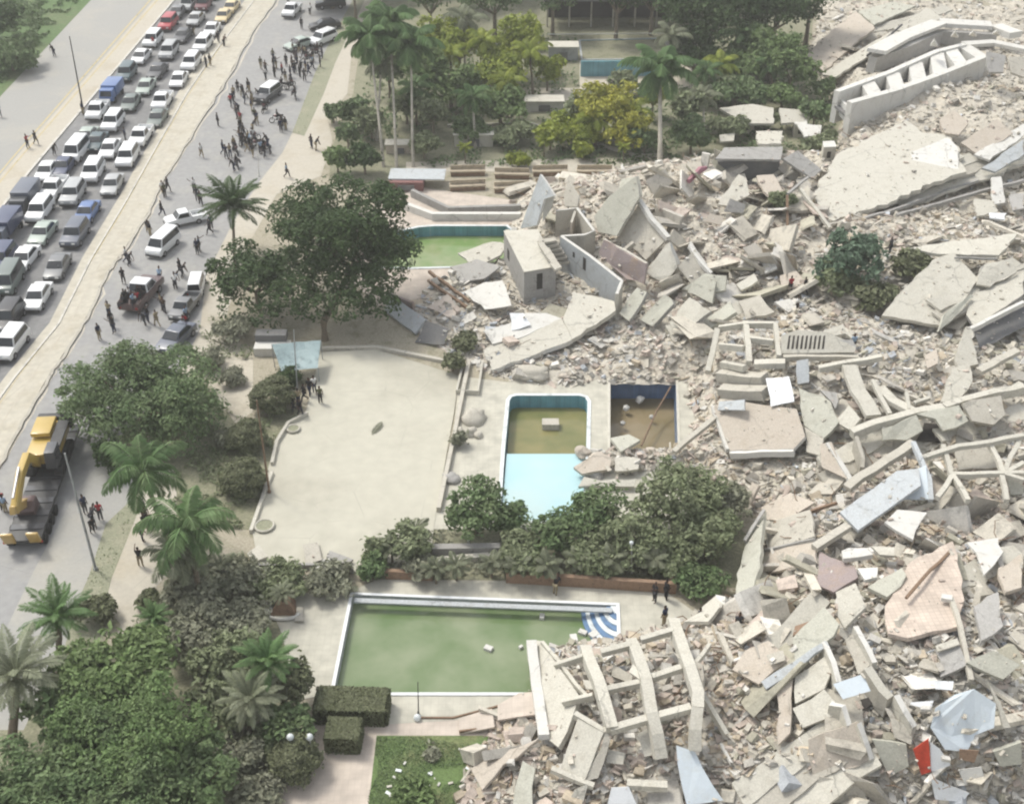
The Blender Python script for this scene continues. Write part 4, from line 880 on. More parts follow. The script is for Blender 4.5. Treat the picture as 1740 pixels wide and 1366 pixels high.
wall('C', [(740,810,2.1),(800,900,1.9),(835,935,1.8)], 'thick cell wall end right of the blue sheet', 2, .6, 'concrete', 'concrete_light', down=1.6, group=WC)
wall('C', [(860,925,2.0),(895,990,1.9),(935,1055,1.7)], 'white cell wall end left of the white sheet', 2, .4, 'concrete_light', 'concrete_white', down=1.4, group=WC)
wall('C', [(585,960,1.8),(640,970,2.1),(665,1050,1.7)], 'arched cell wall end below the blue sheet', 2, .35, 'concrete_light', 'concrete_white', down=1.4, group=WC)
wall('C', [(705,1040,2.0),(735,1120,1.8),(758,1190,1.6)], 'lowest cell wall end beside the beige floor', 2, .35, 'concrete_light', 'concrete_white', down=1.4, group=WC)
slab('C', [(645,700,1.2),(700,655,1.6),(750,800,1.2),(700,840,.9)], 'darker slab face between two cell walls', 'concrete', .25, 1.2)
slab('C', [(440,850,.9),(570,760,1.3),(590,830,1.2),(560,900,.9),(440,960,.7)], 'whitish ceiling slab left of the blue sheet', 'concrete_light', .25, 1)
slab('C', [(430,980,.7),(560,900,1.1),(610,960,1.0),(600,1010,.8),(470,1060,.6)], 'cream slab below the whitish ceiling slab', 'concrete_light', .25, .9)
slab('C', [(500,1060,.2),(600,1005,.4),(622,1040,.3),(540,1080,.2)], 'painted gap shade below the cream slab', 'roof_shade_dark', .1, .3, name='cavity_shade', cat='hollow')  # dark plate painted as the shade in a gap
slab('C', [(660,960,.2),(740,935,.4),(780,940,.3),(700,1010,.2)], 'painted gap shade under the blue sheet', 'dark_void', .1, .3, name='cavity_shade', cat='hollow')  # near-black plate painted as shade beneath the sheet
slab('C', [(597,880,2.3),(720,838,2.6),(752,908,2.2),(638,942,2.0)], 'pale blue rectangular sheet on the cell ruins', 'sheet_blue', .06, 2.2, rough=0, name='blue_sheet', cat='sheet')
slab('C', [(495,1110,1.0),(700,1035,1.5),(752,1190,1.2),(520,1300,.7)], 'beige floor slab of the lowest cell', 'plaster_pink', .25, 1.1)
slab('C', [(360,830,.9),(430,860,1),(420,1080,.6),(370,1130,.5)], 'sandy strip slab running down the gully', 'plaster_pink', .2, .7)
slab('C', [(1020,980,1.6),(1180,900,2.0),(1270,960,1.8),(1262,1060,1.4),(1150,1160,1.0),(1060,1150,1.0),(1000,1060,1.3)], 'largest white sheet sagging over the debris', 'sheet_blue', .06, 1.5, name='white_sheet', cat='sheet', rough=.45)
slab('C', [(928,1150,2.3),(992,1105,2.7),(1002,1242,2.1),(962,1255,1.9)], 'bright red panel standing in the debris', 'paint_red', .08, 1.5, rough=0, name='red_panel', cat='panel')
slab('C', [(1000,1120,2.4),(1040,1150,2.3),(1085,1215,1.9),(1002,1242,1.9)], 'white leaning panel touching the red one', 'paint_white', .08, 1.5, rough=0)
slab('C', [(920,955,1.6),(1012,948,1.7),(1000,990,1.5),(915,962,1.5)], 'thin white board left of the white sheet', 'paint_white', .1, 1.5)
slab('C', [(1012,865,1.6),(1095,868,1.7),(1090,905,1.5),(1020,900,1.5)], 'white board above the white sheet', 'paint_white', .1, 1.5)
slab('C', [(1000,1262,1.2),(1160,1330,1.1),(1130,1366,.9),(1020,1356,.9)], 'white board at the bottom right corner area', 'paint_white', .1, 1)
slab('C', [(1120,1150,1.6),(1200,1155,1.6),(1180,1205,1.4),(1120,1190,1.4)], 'brown cardboard like board on the white sheet', 'brick_brown', .08, 1.5)
slab('C', [(1115,1235,1.3),(1210,1222,1.4),(1225,1275,1.2),(1140,1290,1.1)], 'cream board below the brown one', 'concrete_white', .1, 1.2)
slab('C', [(1240,870,2.0),(1290,960,1.6),(1330,1060,1.2),(1300,1060,1.2)], 'slim cream rib right of the white sheet', 'concrete_light', .3, 1.5)
slab('C', [(1260,1160,1.2),(1376,1120,1.4),(1376,1210,1.1),(1290,1220,1.0)], 'rounded grey green slab at the right edge', 'concrete_green', .35, 1.2)
slab('C', [(1150,790,1.2),(1260,740,1.5),(1370,800,1.3),(1300,860,1.0)], 'grey green slab pile right of the slim post', 'concrete_green', .35, 1.2)
slab('C', [(1180,560,1.2),(1280,500,1.5),(1300,640,1.0),(1210,700,.8)], 'darker grey slab right of the pink roof', 'concrete_grey', .3, 1.2)
slab('C', [(1280,400,1.2),(1376,340,1.5),(1376,480,1.1),(1310,500,1.0)], 'pinkish slab by the right edge above', 'plaster_pink', .3, 1.2)
slab('C', [(830,1010,1.0),(930,1070,1.0),(920,1130,.7),(850,1100,.7)], 'mauve slab left of the red panel', 'concrete', .25, .9)
slab('C', [(760,1110,1.0),(900,1130,1.1),(910,1220,.7),(830,1260,.5)], 'green grey slab under the red panel', 'concrete_green', .3, .8)
slab('C', [(540,1260,1.0),(720,1280,1.0),(740,1366,.5),(520,1366,.5)], 'beige slab cut by the bottom frame edge', 'concrete', .3, .8)
# ---- fallen frame (zone F)
slab('F', [(372,515,.6),(430,520,.8),(505,640,1.2),(620,800,1.6),(560,990,1.0),(515,1070,.5),(430,1005,.5)], 'big triangular white wall slab at the pool end', 'concrete_light', .35, 1.2, rough=.05)
beam('F', [(375,515,1.6),(400,740,1.6),(440,1005,1.2)], 'bright vertical edge of the triangular wall slab', .7, .4, m='concrete_white')
beam('F', [(430,520,1.4),(560,680,1.8),(700,860,1.6)], 'thin diagonal edge of the triangular slab', .25, .3)
CB = 'thick white columns of the fallen frame'
for pts, lb in (([(655,540,1.8),(690,640,2.4),(725,720,2.8),(760,840,2.8),(795,965,2.8)],'left thick white column of the fallen frame'),([(890,505,2.2),(935,610,2.6),(970,710,3.0),(1000,890,3.0),(1030,1000,2.6),(1052,1130,2.0)],'middle thick white column of the fallen frame'),([(1112,400,2.4),(1150,510,2.8),(1195,640,3.2),(1240,780,3.2),(1238,860,3.2)],'right thick white column, upper part'),([(1236,862,3.2),(1225,980,2.8),(1225,1090,2.2)],'right thick white column, lower part')):
    beam('F', pts, lb, .74, .8, m='concrete_light', name='concrete_column', cat='column', group=CB)
XB = 'cross beams of the fallen frame'
for pts, lb, w_ in (([(490,640,2.0),(640,592,2.2)],'first cross beam at the top left of the frame',.3),([(735,570,2.4),(890,530,2.4)],'second cross beam at the top of the frame',.45),([(940,505,2.4),(1110,455,2.6)],'third cross beam at the top right of the frame',.4),
                   ([(760,765,2.6),(850,745,2.3),(945,725,2.6)],'curved cross beam in the second row',.4),([(1000,700,2.8),(1150,650,2.9)],'right cross beam in the second row',.4),([(530,830,2.0),(690,795,2.2)],'thin cross beam near the triangular slab',.28),
                   ([(780,970,2.6),(980,912,2.8)],'white cross beam in the third row, left',.5),([(1030,900,2.8),(1200,855,3.0)],'white cross beam in the third row, right',.5),([(870,1250,1.6),(1080,1262,1.6)],'pale cross beam at the bottom of the frame',.5),([(600,890,2.6),(760,985,2.4)],'bright rim above the tilted rectangular slab',.35),
                   ([(1215,640,2.4),(1300,530,1.6)],'slim beam rising right of the frame',.25),([(1270,800,1.8),(1330,900,1.2),(1390,1000,.8)],'slim beam falling right of the frame',.3)):
    beam('F', pts, lb, w_, .45, m='concrete_light', group=XB)
slab('F', [(620,905,2.2),(752,985,2.2),(650,1245,.8),(525,1180,.6)], 'tilted rectangular pale slab below the frame', 'concrete_light', .3, 1.4, rough=.05)
slab('F', [(755,990,2.0),(790,1010,1.9),(720,1230,.8),(655,1245,.8)], 'narrow darker strip beside the tilted slab', 'concrete', .2, 1.4)
beam('F', [(480,1175,1.4),(700,1265,1.2)], 'lower rim of the tilted rectangular slab', .35, .35)
slab('F', [(640,720,1.6),(740,740,2.2),(760,770,2.2),(660,770,1.4)], 'small flared capital of the left column', 'concrete_light', .3, 1.8)
slab('F', [(900,640,2.4),(985,720,2.6),(960,735,2.5),(880,680,2.2)], 'small flared capital of the middle column', 'concrete_light', .3, 2.4)
slab('F', [(1110,580,2.4),(1260,640,2.6),(1265,860,2.2),(1235,700,2.4)], 'flared web plate of the right column', 'concrete', .25, 2.4)
slab('F', [(800,640,.9),(900,700,.9),(890,740,.7),(790,700,.7)], 'sunken floor plate inside the frame', 'concrete', .2, .8)
slab('F', [(925,1000,1.2),(1000,960,1.4),(1050,1100,.8),(960,1120,.6)], 'pale slab behind the foot of the middle column', 'concrete_light', .25, 1)
slab('F', [(770,1080,.9),(860,1100,.9),(850,1160,.6),(760,1150,.6)], 'cream plate below the left column', 'concrete_light', .25, .8)
slab('F', [(1125,1060,1.4),(1225,1095,1.6),(1370,1345,.8),(1180,1370,.8),(1150,1250,1.0)], 'large white blue sheet draped at the bottom', 'sheet_blue', .06, 1.2, name='white_sheet', cat='sheet')
slab('F', [(280,1366,.4),(330,1140,.8),(395,1180,.8),(380,1366,.4)], 'pale panel next to the lawn debris', 'concrete_green', .2, .6)
slab('F', [(790,1280,1.4),(880,1275,1.4),(920,1366,1),(770,1366,1)], 'white panel at the bottom frame edge', 'paint_white', .12, 1.2)
slab('F', [(600,1290,.8),(670,1260,1),(640,1366,.5),(560,1366,.5)], 'cream panel left of the white bottom panel', 'concrete_light', .2, .8)
slab('F', [(1165,420,1.0),(1330,285,1.4),(1370,330,1.3),(1290,420,.8)], 'cream slab wedge near the people by the pool', 'concrete_light', .25, 1)
slab('F', [(1330,280,1.6),(1380,290,1.6),(1375,340,1.2),(1330,330,1.2)], 'white block on the cream wedge', 'concrete_white', .4, 1.4)
slab('F', [(200,850,.5),(310,790,.6),(410,780,.6),(400,900,.4),(200,930,.3)], 'sandy slab on the deck left of the triangular slab', 'deck_pink', .15, .4)
slab('F', [(0,920,.2),(170,870,.4),(185,965,.25),(0,1000,.15)], 'pinkish slab sheet beside the lawn', 'deck_pink', .15, .3)
slab('F', [(60,1180,.5),(240,1090,.7),(420,1020,.7),(230,1160,.5),(120,1290,.4)], 'pink slanted slab beyond the lawn corner', 'plaster_pink', .2, .5)
beam('F', [(0,985,.35),(180,962,.4)], 'dark board edge of the pinkish slab', .12, .2, m='wood_brown')
# ---- around the two small pools (zone Q)
beam('Q', [(1235,505,.9),(1445,330,1.4)], 'brown grey beam pointing to the tilted pink floor', .45, .4, m='concrete')
slab('Q', [(715,590,.5),(840,510,.8),(915,540,.8),(900,600,.6),(760,625,.4)], 'pinkish grey slab fallen at the rounded pool edge', 'plaster_pink', .3, .5)
slab('Q', [(930,540,.6),(1060,545,.7),(1050,600,.5),(930,610,.5)], 'cream slab below the square pool', 'concrete_light', .25, .5)
slab('Q', [(770,640,.5),(860,660,.4),(1040,650,.5),(1030,690,.3),(740,690,.25)], 'pale broken slab over the shallow end', 'concrete_light', .25, .4)
slab('Q', [(905,440,.5),(1000,420,.6),(1060,450,.6),(960,510,.4)], 'grey green slab at the near rim of the square pool', 'concrete_green', .3, .4)
v, f = tube([G(1090,757,-1.3), G(1115,700,-.9), G(1140,657,-.1)], .09); tag(mesh('wooden_plank', v, f, 'wood_brown'), 'thin pinkish timber leaning out of the square pool', 'plank')
for k, (x, y, s) in enumerate(((1060,240,.45),(990,285,.35),(970,365,.3),(1120,330,.25))):
    c = G(*zp('Q', (x, y)), -1.65); bm = bmesh.new(); bmesh.ops.create_icosphere(bm, subdivisions=1, radius=s)
    for vv in bm.verts: vv.co *= R.uniform(.75, 1.15)
    me = bpy.data.meshes.new('floating_block'); bm.to_mesh(me); bm.free(); o = link('floating_block', me, ['concrete_white'], None, c)
    tag(o, ['pale block farthest from camera','pale block left of centre','small pale block nearest the rubble','tiny pale block at right'][k]+' in the brown pool water', 'block')
c = G(935,735,-1.9); v, f = box(-.75, .75, -.5, .5, 0, 1.25); v = [p+c for p in v]; tag(mesh('diving_block', v, f, 'concrete'), 'tiled concrete block standing in the rounded pool', 'block')
# ---- dividing wall, planters, kerbs of the plaza
def gwall(pts, label, w_, h, m='concrete', name='low_wall', cat='wall', z=None):
    v, f = sweep([G(x, y, h) for x, y in pts], w_, h+.2); return tag(mesh(name, v, f, m), label, cat)
gwall([(797,610),(772,735),(745,862)], 'low pale wall between the plaza and the pool terrace', .35, .55)
gwall([(788,612),(776,662),(812,664),(820,612)], 'small rectangular planter rim at the plaza corner', .2, .55, 'concrete_light', 'planter', 'planter')
gwall([(522,700),(490,716),(470,748),(462,785)], 'curved low kerb wall around the round hedges', .28, .45, 'concrete_light')
gwall([(462,800),(440,860),(426,900)], 'straight low wall under the leaning pole', .28, .4, 'concrete_light')
gwall([(440,958),(530,958),(600,964)], 'dark edged low wall along the near side of the plaza', .25, .5, 'concrete_grey')
gwall([(545,590),(640,588),(700,600),(760,612)], 'cracked low wall behind the plaza', .4, .35)
gwall([(735,928),(850,926)], 'grey retaining wall upper step behind the long pool', .6, .9, 'concrete_grey')
gwall([(738,950),(840,940)], 'pale retaining wall lower step behind the long pool', .5, .5, 'concrete_light')
gwall([(860,972),(1000,980),(1150,990)], 'dark long wall behind the long pool', .35, 1.0, 'brick_brown')
gwall([(655,968),(735,972)], 'short brown wall behind the hedge palms', .35, .8, 'brick_brown')
gwall([(715,1218),(770,1218),(840,1200),(905,1178)], 'thin fallen pipe along the near pool deck', .12, .15, 'wood_brown', 'fallen_pipe', 'pipe')
for k, (x, y, r_) in enumerate(((499,732,.55),(450,897,.75))):
    c = G(x, y, 0); n = 20
    ring = [c+Vector((r_*math.cos(2*math.pi*i/n), r_*math.sin(2*math.pi*i/n), .28)) for i in range(n)]
    v, f = prism(ring, [Vector((p.x, p.y, .05)) for p in ring]); root = tag(mesh('tree_pit', v, f, 'verge'), ['small','larger'][k]+' round dark planting pit at the left edge of the plaza', 'planting pit')
    mesh('rim', *tube([Vector((p.x, p.y, .27)) for p in ring+[ring[0]]], .09, 5), 'concrete_light', root)
def boulder(px, py, r_, label, m='concrete_grey', sq=.6):
    bm = bmesh.new(); bmesh.ops.create_icosphere(bm, subdivisions=3, radius=r_)
    o1, o2 = R.uniform(0, 99), R.uniform(0, 99)
    for vv in bm.verts:
        n_ = float(vnoise(np.array([vv.co.x/r_*1.3+o1]), np.array([vv.co.y/r_*1.3+vv.co.z/r_*2+o2]))[0]); vv.co *= .7+.5*n_; vv.co.z *= sq
        if vv.co.z < -.15*r_: vv.co.z = -.15*r_
    me = bpy.data.meshes.new('boulder'); bm.to_mesh(me); bm.free()
    for p in me.polygons: p.use_smooth = True
    g = G(px, py, 0); g.z = max(H1(g.x, g.y), 0)+.1
    return tag(link('boulder', me, [m], None, g), label, 'boulder')
boulder(808,712,1.25,'large grey boulder on the pool terrace by the low wall','concrete',.8)
boulder(800,738,.7,'small boulder in front of the large one on the terrace','concrete',.9); boulder(785,735,.5,'smallest boulder touching the low wall','concrete',.9); boulder(813,742,.5,'boulder right of the small terrace boulder','concrete',.9)
boulder(905,640,1.5,'round pale boulder beside the white rubble above the rounded pool','concrete',.5)
boulder(766,815,.8,'dusty rock heap at the near end of the low wall','concrete_grey',.6)
for k, (x, y, s) in enumerate(((990,770,.8),(1015,782,.7),(1010,805,1.0),(960,645,.5),(1060,775,.7),(1090,780,.6),(1105,770,.5))):
    boulder(x, y, s, ['rock left below the square pool','rock centre below the square pool','rock by the shallow end','rock above the rounded pool','rock right at the near rim of the square pool','second rock at the near rim of the square pool','small rock at the near rim corner'][k], R.choice(['concrete','plaster_pink','concrete_grey']), .6)
# brown stepped fountain near the long pool
c = G(483,1040,0); root = empty('fountain', c, 'brown trapezoid fountain with curved white basin left of the long pool', 'fountain')
v, f = prism([c+Vector((a, b, .9)) for a, b in ((-.5,-.1),(.5,-.1),(.4,.9),(-.4,.9))], [c+Vector((a, b, .0)) for a, b in ((-1,-.4),(1,-.4),(.7,1.2),(-.7,1.2))]); mesh('body', v, f, 'brick_brown', root)
v, f = tube([c+Vector((1.15*math.cos(t), -.35+.55*math.sin(t), .18)) for t in [math.pi*(1+i/10) for i in range(11)]], .14); mesh('basin', v, f, 'concrete_white', root)
for k, (x, y) in enumerate(((455,1030),(508,1045))):
    v, f = prism([G(x-8,y+10,.25),G(x+8,y+10,.25),G(x+6,y-14,.25),G(x-3,y-14,.25)], [G(x-8,y+10,0),G(x+8,y+10,0),G(x+6,y-14,0),G(x-3,y-14,0)]); tag(mesh('stone_slab', v, f, 'concrete_white' if k == 0 else 'concrete'), ['white','grey'][k]+' stone slab flanking the brown fountain', 'slab')
for i, (pts, lb) in enumerate((([(515,925),(540,920),(548,955),(520,960)],'upright pale cracked slab at the near plaza edge'),([(532,955),(560,948),(565,965),(540,972)],'white broken block on the near plaza wall'),([(420,940),(440,925),(455,945),(430,955)],'pale slab piece at the left plaza corner'),([(560,935),(600,950),(590,958),(555,945)],'brown grey board slumped on the plaza edge'))):
    slab('N', [(a,b,.45) for a, b in pts], lb, ['concrete','concrete_white','concrete_light','concrete_grey'][i], .2, .4)
# ================================================================ INDIVIDUAL BROKEN PIECES
LM = []
for o in list(COL.objects):
    if o.get('label') and o.get('category') and not o.parent and len(o['label'].split()) <= 9:
        p = o.matrix_basis.translation.copy()
        if o.type == 'MESH' and len(o.data.vertices):
            n = min(8, len(o.data.vertices)); p = p+sum((v.co for v in o.data.vertices[:n]), Vector())/n
        LM.append((*pix(p), o['label']))
def nearlabel(x, y, what):
    a = min(LM, key=lambda a: (a[0]-x)**2+((a[1]-y)*1.3)**2); dx, dy = x-a[0], y-a[1]
    w_ = ('right of' if dx > 0 else 'left of') if abs(dx) > abs(dy)*1.2 else ('below' if dy > 0 else 'above')
    lb = f"{what} {w_} the {a[2]}"
    return ' '.join(lb.split()[:16])
def individuals(n, smin, smax, mix, name, cat, power=1.2, **kw):
    x, y, h, V, Q, mi, tone, size, k, ppx, ppy, col = scatter('i', n, smin, smax, mix, power=power, **kw)
    m = len(x)
    if smax > 1.95: col = np.where((size > 1.5) & np.isin(col, (2, 4, 5, 7)) & (NR.rand(m) < .8), NR.choice([0, 0, 1, 6], m), col)
    for i in range(m):
        nm = {0: 'concrete_chunk', 1: 'broken_beam', 2: 'broken_slab'}[int(k[i])]
        v = V[i]; c = v.mean(0); c[2] = v[:, 2].min()
        q = (CF+0)
        me = quickmesh(nm, v-c, q, [DM[col[i]]], None, np.full(6, NR.uniform(.8, 1.15)))
        o = bpy.data.objects.new(nm, me); COL.objects.link(o); o.location = c.tolist()
        sz = 'large' if size[i] > (smin*smax)**.5 else 'small'
        an = anchor(ppx[i], ppy[i]); wd = {0: 'broken concrete chunk', 1: 'snapped narrow beam', 2: 'thin broken slab piece'}[int(k[i])]
        lb = nearlabel(ppx[i], ppy[i], f'{sz} {CN[col[i]]} {wd}')
        tag(o, lb, {0: 'concrete chunk', 1: 'beam', 2: 'slab piece'}[int(k[i])], f"{wd}s {an}")
KO = [(900,1030,1235,1330),(1020,630,1165,800),(1200,560,1500,800),(1450,900,1640,1100),(1380,740,1560,900),(1330,60,1740,400),(1480,430,1740,640),(850,330,1190,560),(1020,1030,1230,1080),(1320,1010,1560,1300),(1600,1040,1740,1366),(820,560,1000,640)]
def clear(x, y):
    k = np.ones(x.shape, bool)
    for x0, y0, x1, y1 in KO: k &= ~((x > x0) & (x < x1) & (y > y0) & (y < y1) & (((x*7.13+y*3.7) % 1) < .85))
    return k
individuals(225, .8, 1.7, (1, 0, 0), 'c', 'c')
individuals(235, .9, 2.4, (0, 1, 0), 'c', 'c', align=.8, tilt=.25, region=clear)
individuals(130, 1.6, 4.0, (0, 0, 1), 'c', 'c', power=2.2, align=.85, tilt=.28, lift=.15, region=clear)
individuals(48, 2.0, 3.4, (0, 1, 0), 'c', 'c', power=1.0, align=1.0, tilt=.13, lift=.25, region=lambda x, y: clear(x, y) & (x > 1290) & (y > 130))
individuals(62, 1.7, 3.4, (0, 0, 1), 'c', 'c', power=1.0, align=.9, tilt=.62, lift=.45, region=lambda x, y: (x > 1100) & (x < 1400) & (y > 290) & (y < 520))
individuals(40, 1.6, 3.2, (0, 0, 1), 'c', 'c', power=1.0, align=.9, tilt=.6, lift=.45, region=lambda x, y: clear(x, y) & (x > 1230) & (y > 640))
individuals(62, 1.0, 1.9, (0, 0, 1), 'c', 'c', power=1.2, tilt=.4)
# chips and dust lumps lying on the slabs, and bent rods and cables over the heaps
Vs, Ts, Ms = [], [], []
for W, nrm, m in TOPS:
    for i in range(1, len(W)-1):
        A, B, C = W[0], W[i], W[i+1]; ar = (B-A).cross(C-A).length/2; n = int(ar*.9)+1
        for _ in range(n):
            if R.random() < .35: continue
            u, v = R.random(), R.random()
            if u+v > 1: u, v = 1-u, 1-v
            p = A+(B-A)*u+(C-A)*v; s = R.uniform(.05, .12)*(1+3*R.random()**4); d = np.array([s*R.uniform(1, 2), s*R.uniform(.6, 1), s*R.uniform(.3, .7)])
            M_ = rots(np.array([R.uniform(0, 6.28)]), np.array([R.gauss(0, .3)]), np.array([R.gauss(0, .3)]))[0]
            Vs.append((CUBE*d*NR.uniform(.7, 1.1, (8, 3))) @ M_.T+np.array(p+nrm*d[2]*.35)); Ms.append(R.choice([0, 0, 0, 1, 3, 2])); Ts.append(R.uniform(.82, 1.1))
n = len(Vs); V = np.concatenate(Vs); Q = (CF[None]+(np.arange(n)*8)[:, None, None]).reshape(-1, 4)
o = bpy.data.objects.new('rubble_chips', quickmesh('rubble_chips', V, Q, DM, np.repeat(Ms, 6), np.repeat(Ts, 6))); COL.objects.link(o); tag(o, 'small chips and lumps of debris lying on the fallen slabs', 'rubble', kind='stuff')
parts = []
for k in range(420):
    px, py = R.uniform(800, 1740), R.uniform(60, 1366); g = G(px, py, 1.5); h = H1(g.x, g.y)
    if h < .2: continue
    p = Vector((g.x, g.y, h+.15)); a_ = R.uniform(0, 6.28); pts = [p]
    for j in range(R.randint(3, 6)):
        a_ += R.gauss(0, .5); pts.append(pts[-1]+Vector((math.cos(a_), math.sin(a_), R.gauss(.12, .35)))*R.uniform(.3, .6))
    parts.append(tube(pts, R.uniform(.025, .055), 4))
v, f = joinparts(parts); tag(mesh('bent_rods', v, f, 'wood_brown'), 'bent rods and cables sticking out over the heaps of debris', 'rods', kind='stuff')
# ================================================================ VEGETATION
leafmat('leaf_dark', (0.048,0.086,0.028), (0.085,0.125,0.045)); leafmat('leaf_mid', (0.123,0.184,0.079), (0.201,0.245,0.123)); leafmat('leaf_bright', (0.14,0.205,0.075), (0.20,0.255,0.115)); leafmat('leaf_near', (.125,.195,.07), (.195,.255,.11))
leafmat('leaf_yellow', (.30,.34,.055), (.15,.22,.05)); leafmat('leaf_gold', (.40,.385,.06), (.25,.29,.07)); leafmat('leaf_dusty', (0.235,0.265,0.155), (0.165,0.205,0.10)); leafmat('leaf_hedge', (.135,.15,.08), (.175,.185,.11), .1)
leafmat('leaf_grey', (.27,.275,.20), (.19,.205,.135)); leafmat('frond_green', (0.105,0.184,0.070), (0.166,0.245,0.096)); leafmat('frond_bright', (0.115,0.20,0.075), (0.20,0.245,0.125)); leafmat('frond_dusty', (0.263,0.280,0.193), (0.175,0.201,0.114)); leafmat('leaf_teal', (0.096,0.149,0.096), (0.158,0.219,0.149))
mat('bark', (.20,.165,.12), scale=3, bump=.6); mat('bark_pale', (.40,.37,.31), scale=2, bump=.3)
def leafcloud(lobes, n, size, seed, flat=.5):
    """leaf cards spread through and over the lobes (cx,cy,cz,rx,ry,rz)"""
    r = np.random.RandomState(seed); L = np.array(lobes); w_ = (L[:, 3]*L[:, 4])**.5*L[:, 5]**.5; w_ = np.where((np.arange(len(L)) < 21) & (len(L) > 60), w_*.45, w_); w_ = w_/w_.sum()
    k = r.choice(len(L), n, p=w_); d = r.normal(size=(n, 3)); d /= np.linalg.norm(d, axis=1)[:, None]; d[:, 2] = np.where(d[:, 2] < -.6, -d[:, 2], d[:, 2])
    rad = 1-.42*r.rand(n)**1.6
    rad *= 1+.22*(vnoise(d[:, 0]*2.5+k*7.1, d[:, 1]*2.5+d[:, 2]*2.5)-.5)*2
    C = L[k, :3]+d*L[k, 3:]*rad[:, None]
    # twigs sticking out
    tw = r.rand(n) < .05; C[tw] += d[tw]*r.uniform(.1, .5, tw.sum())[:, None]
    nrm = d*.7+np.array([0, 0, .5])+r.normal(size=(n, 3))*.55; nrm /= np.linalg.norm(nrm, axis=1)[:, None]
    a = np.cross(nrm, r.normal(size=(n, 3))); a /= np.linalg.norm(a, axis=1)[:, None]; b = np.cross(nrm, a)
    s = size*r.uniform(.55, 1.3, n)[:, None]
    V = np.stack([C-a*s, C-b*s*flat+nrm*s*.15, C+a*s, C+b*s*flat+nrm*s*.15], 1)
    tone = r.uniform(.7, 1.3, n)*(.9+.25*vnoise(C[:, 0]*1.2, C[:, 1]*1.2+C[:, 2]))
    return V.reshape(-1, 3), np.arange(n*4).reshape(-1, 4), tone
def lobeset(rx, rz, seed, k=None, spread=.62):
    r = np.random.RandomState(seed); k = k or 11; out = [(0, 0, 0, rx*.62, rx*.62, rz*.7)]
    for i in range(k):
        t = 2*math.pi*(i*.618)+r.uniform(-.3, .3); q = r.uniform(.5, 1.0); e = r.uniform(-.55, .7)
        s = r.uniform(.28, .46)
        out.append((math.cos(t)*rx*spread*q, math.sin(t)*rx*spread*q, e*rz*.75, rx*s, rx*s, rz*s*1.15))
    if rx > 1.7 and k > 1:
        sub = []
        for q in out:
            for j in range(5):
                d = r.normal(size=3); d /= np.linalg.norm(d); d[2] = abs(d[2])*.9-.15; s = r.uniform(.30, .46)
                sub.append((q[0]+d[0]*q[3]*.92, q[1]+d[1]*q[4]*.92, q[2]+d[2]*q[5]*.95, q[3]*s, q[4]*s, q[5]*s))
        out = out+sub
    return out
def tree(px, py, cz, rx, rz, m, label, n=None, name='leafy_tree', cat='tree', group=None, seed=None, leaf=.30, bark='bark', trunk=None, k=None, spread=.62, extra=()):
    seed = seed or R.randint(1, 9999)
    c = P(px, py, cz) if px > 1270 and py > 280 else G(px, py, cz); cz = c.z; g0 = max(H1(c.x, c.y), 0)
    bx, by = (c.x, c.y)
    if trunk: tb = G(*trunk, 0); bx, by = tb.x, tb.y
    root = empty(name, (bx, by, g0), label, cat, group)
    L = [(a+c.x-bx, b+c.y-by, z+cz-g0, p, q, s) for a, b, z, p, q, s in lobeset(rx, rz, seed, k, spread)]
    if k == 1: L = [(c.x-bx, c.y-by, cz-g0, rx, rx, rz)]
    for ex_, ey_, ez_, er_ in extra: q_ = G(ex_, ey_, ez_); L.append((q_.x-bx, q_.y-by, ez_-g0, er_, er_, er_*.85))
    n = n or int(150*rx*(rx+rz)/2*(.30/leaf)**2/1.6+500)
    V, Q, tone = leafcloud(L, n, leaf, seed)
    me = quickmesh('crown', V, Q, [m], None, tone); o = bpy.data.objects.new('crown', me); COL.objects.link(o); o.parent = root
    top = Vector((c.x-bx, c.y-by, (cz-g0)*.55)); tr = max(.12, rx*.055); parts = [tube([(0, 0, -.4), (0.05, 0, top.z*.5), tuple(top)], [tr*1.4, tr, tr*.85], 8)]
    for a, b, z, p, q, s in L[1:7]:
        parts.append(tube([tuple(top), tuple(top.lerp(Vector((a, b, z)), .5)+Vector((0, 0, -.2))), (a, b, z)], [tr*.6, tr*.4, tr*.15], 5))
    v, f = joinparts(parts); me = bpy.data.meshes.new('trunk'); me.from_pydata(v, [], f); link('trunk', me, [bark], root)
    return root
tree(592,408,7.6,6.7,5.2,'leaf_dark','huge dark green tree with a dense round crown above the plaza corner',n=30000,trunk=(552,578),leaf=.23,k=16,seed=5,spread=.66,extra=((505,500,4.2,2.6),(520,450,5,2.6),(490,370,7,2.4),(560,470,5,2.8),(620,490,5,2.6),(655,470,5.4,2.2),(530,520,3.6,2.0),(590,520,4,2.2),(670,410,6.5,2.2),(650,350,8,2.4),(520,335,9,2.2),(650,515,4,1.8)))
tree(432,472,3.7,4.8,3.4,'leaf_dark','dark green tree joined to the left of the huge round tree',n=6500,leaf=.24,seed=9,k=13,spread=.72,extra=((480,470,4,2.2),(470,510,3,2.2),(400,520,2,2.0),(450,540,2,1.8)))
tree(245,668,3.8,7.0,3.6,'leaf_mid','broad green feathery tree beside the road above the yellow excavator',n=24000,leaf=.19,k=16,seed=12,spread=.72,extra=((150,690,2.5,2.0),(180,730,2,2.2),(240,750,1.8,2.4),(300,740,2,2.2),(345,700,2.4,2.2),(330,640,4,2.2),(200,620,5,2.2),(135,640,4,1.6)))
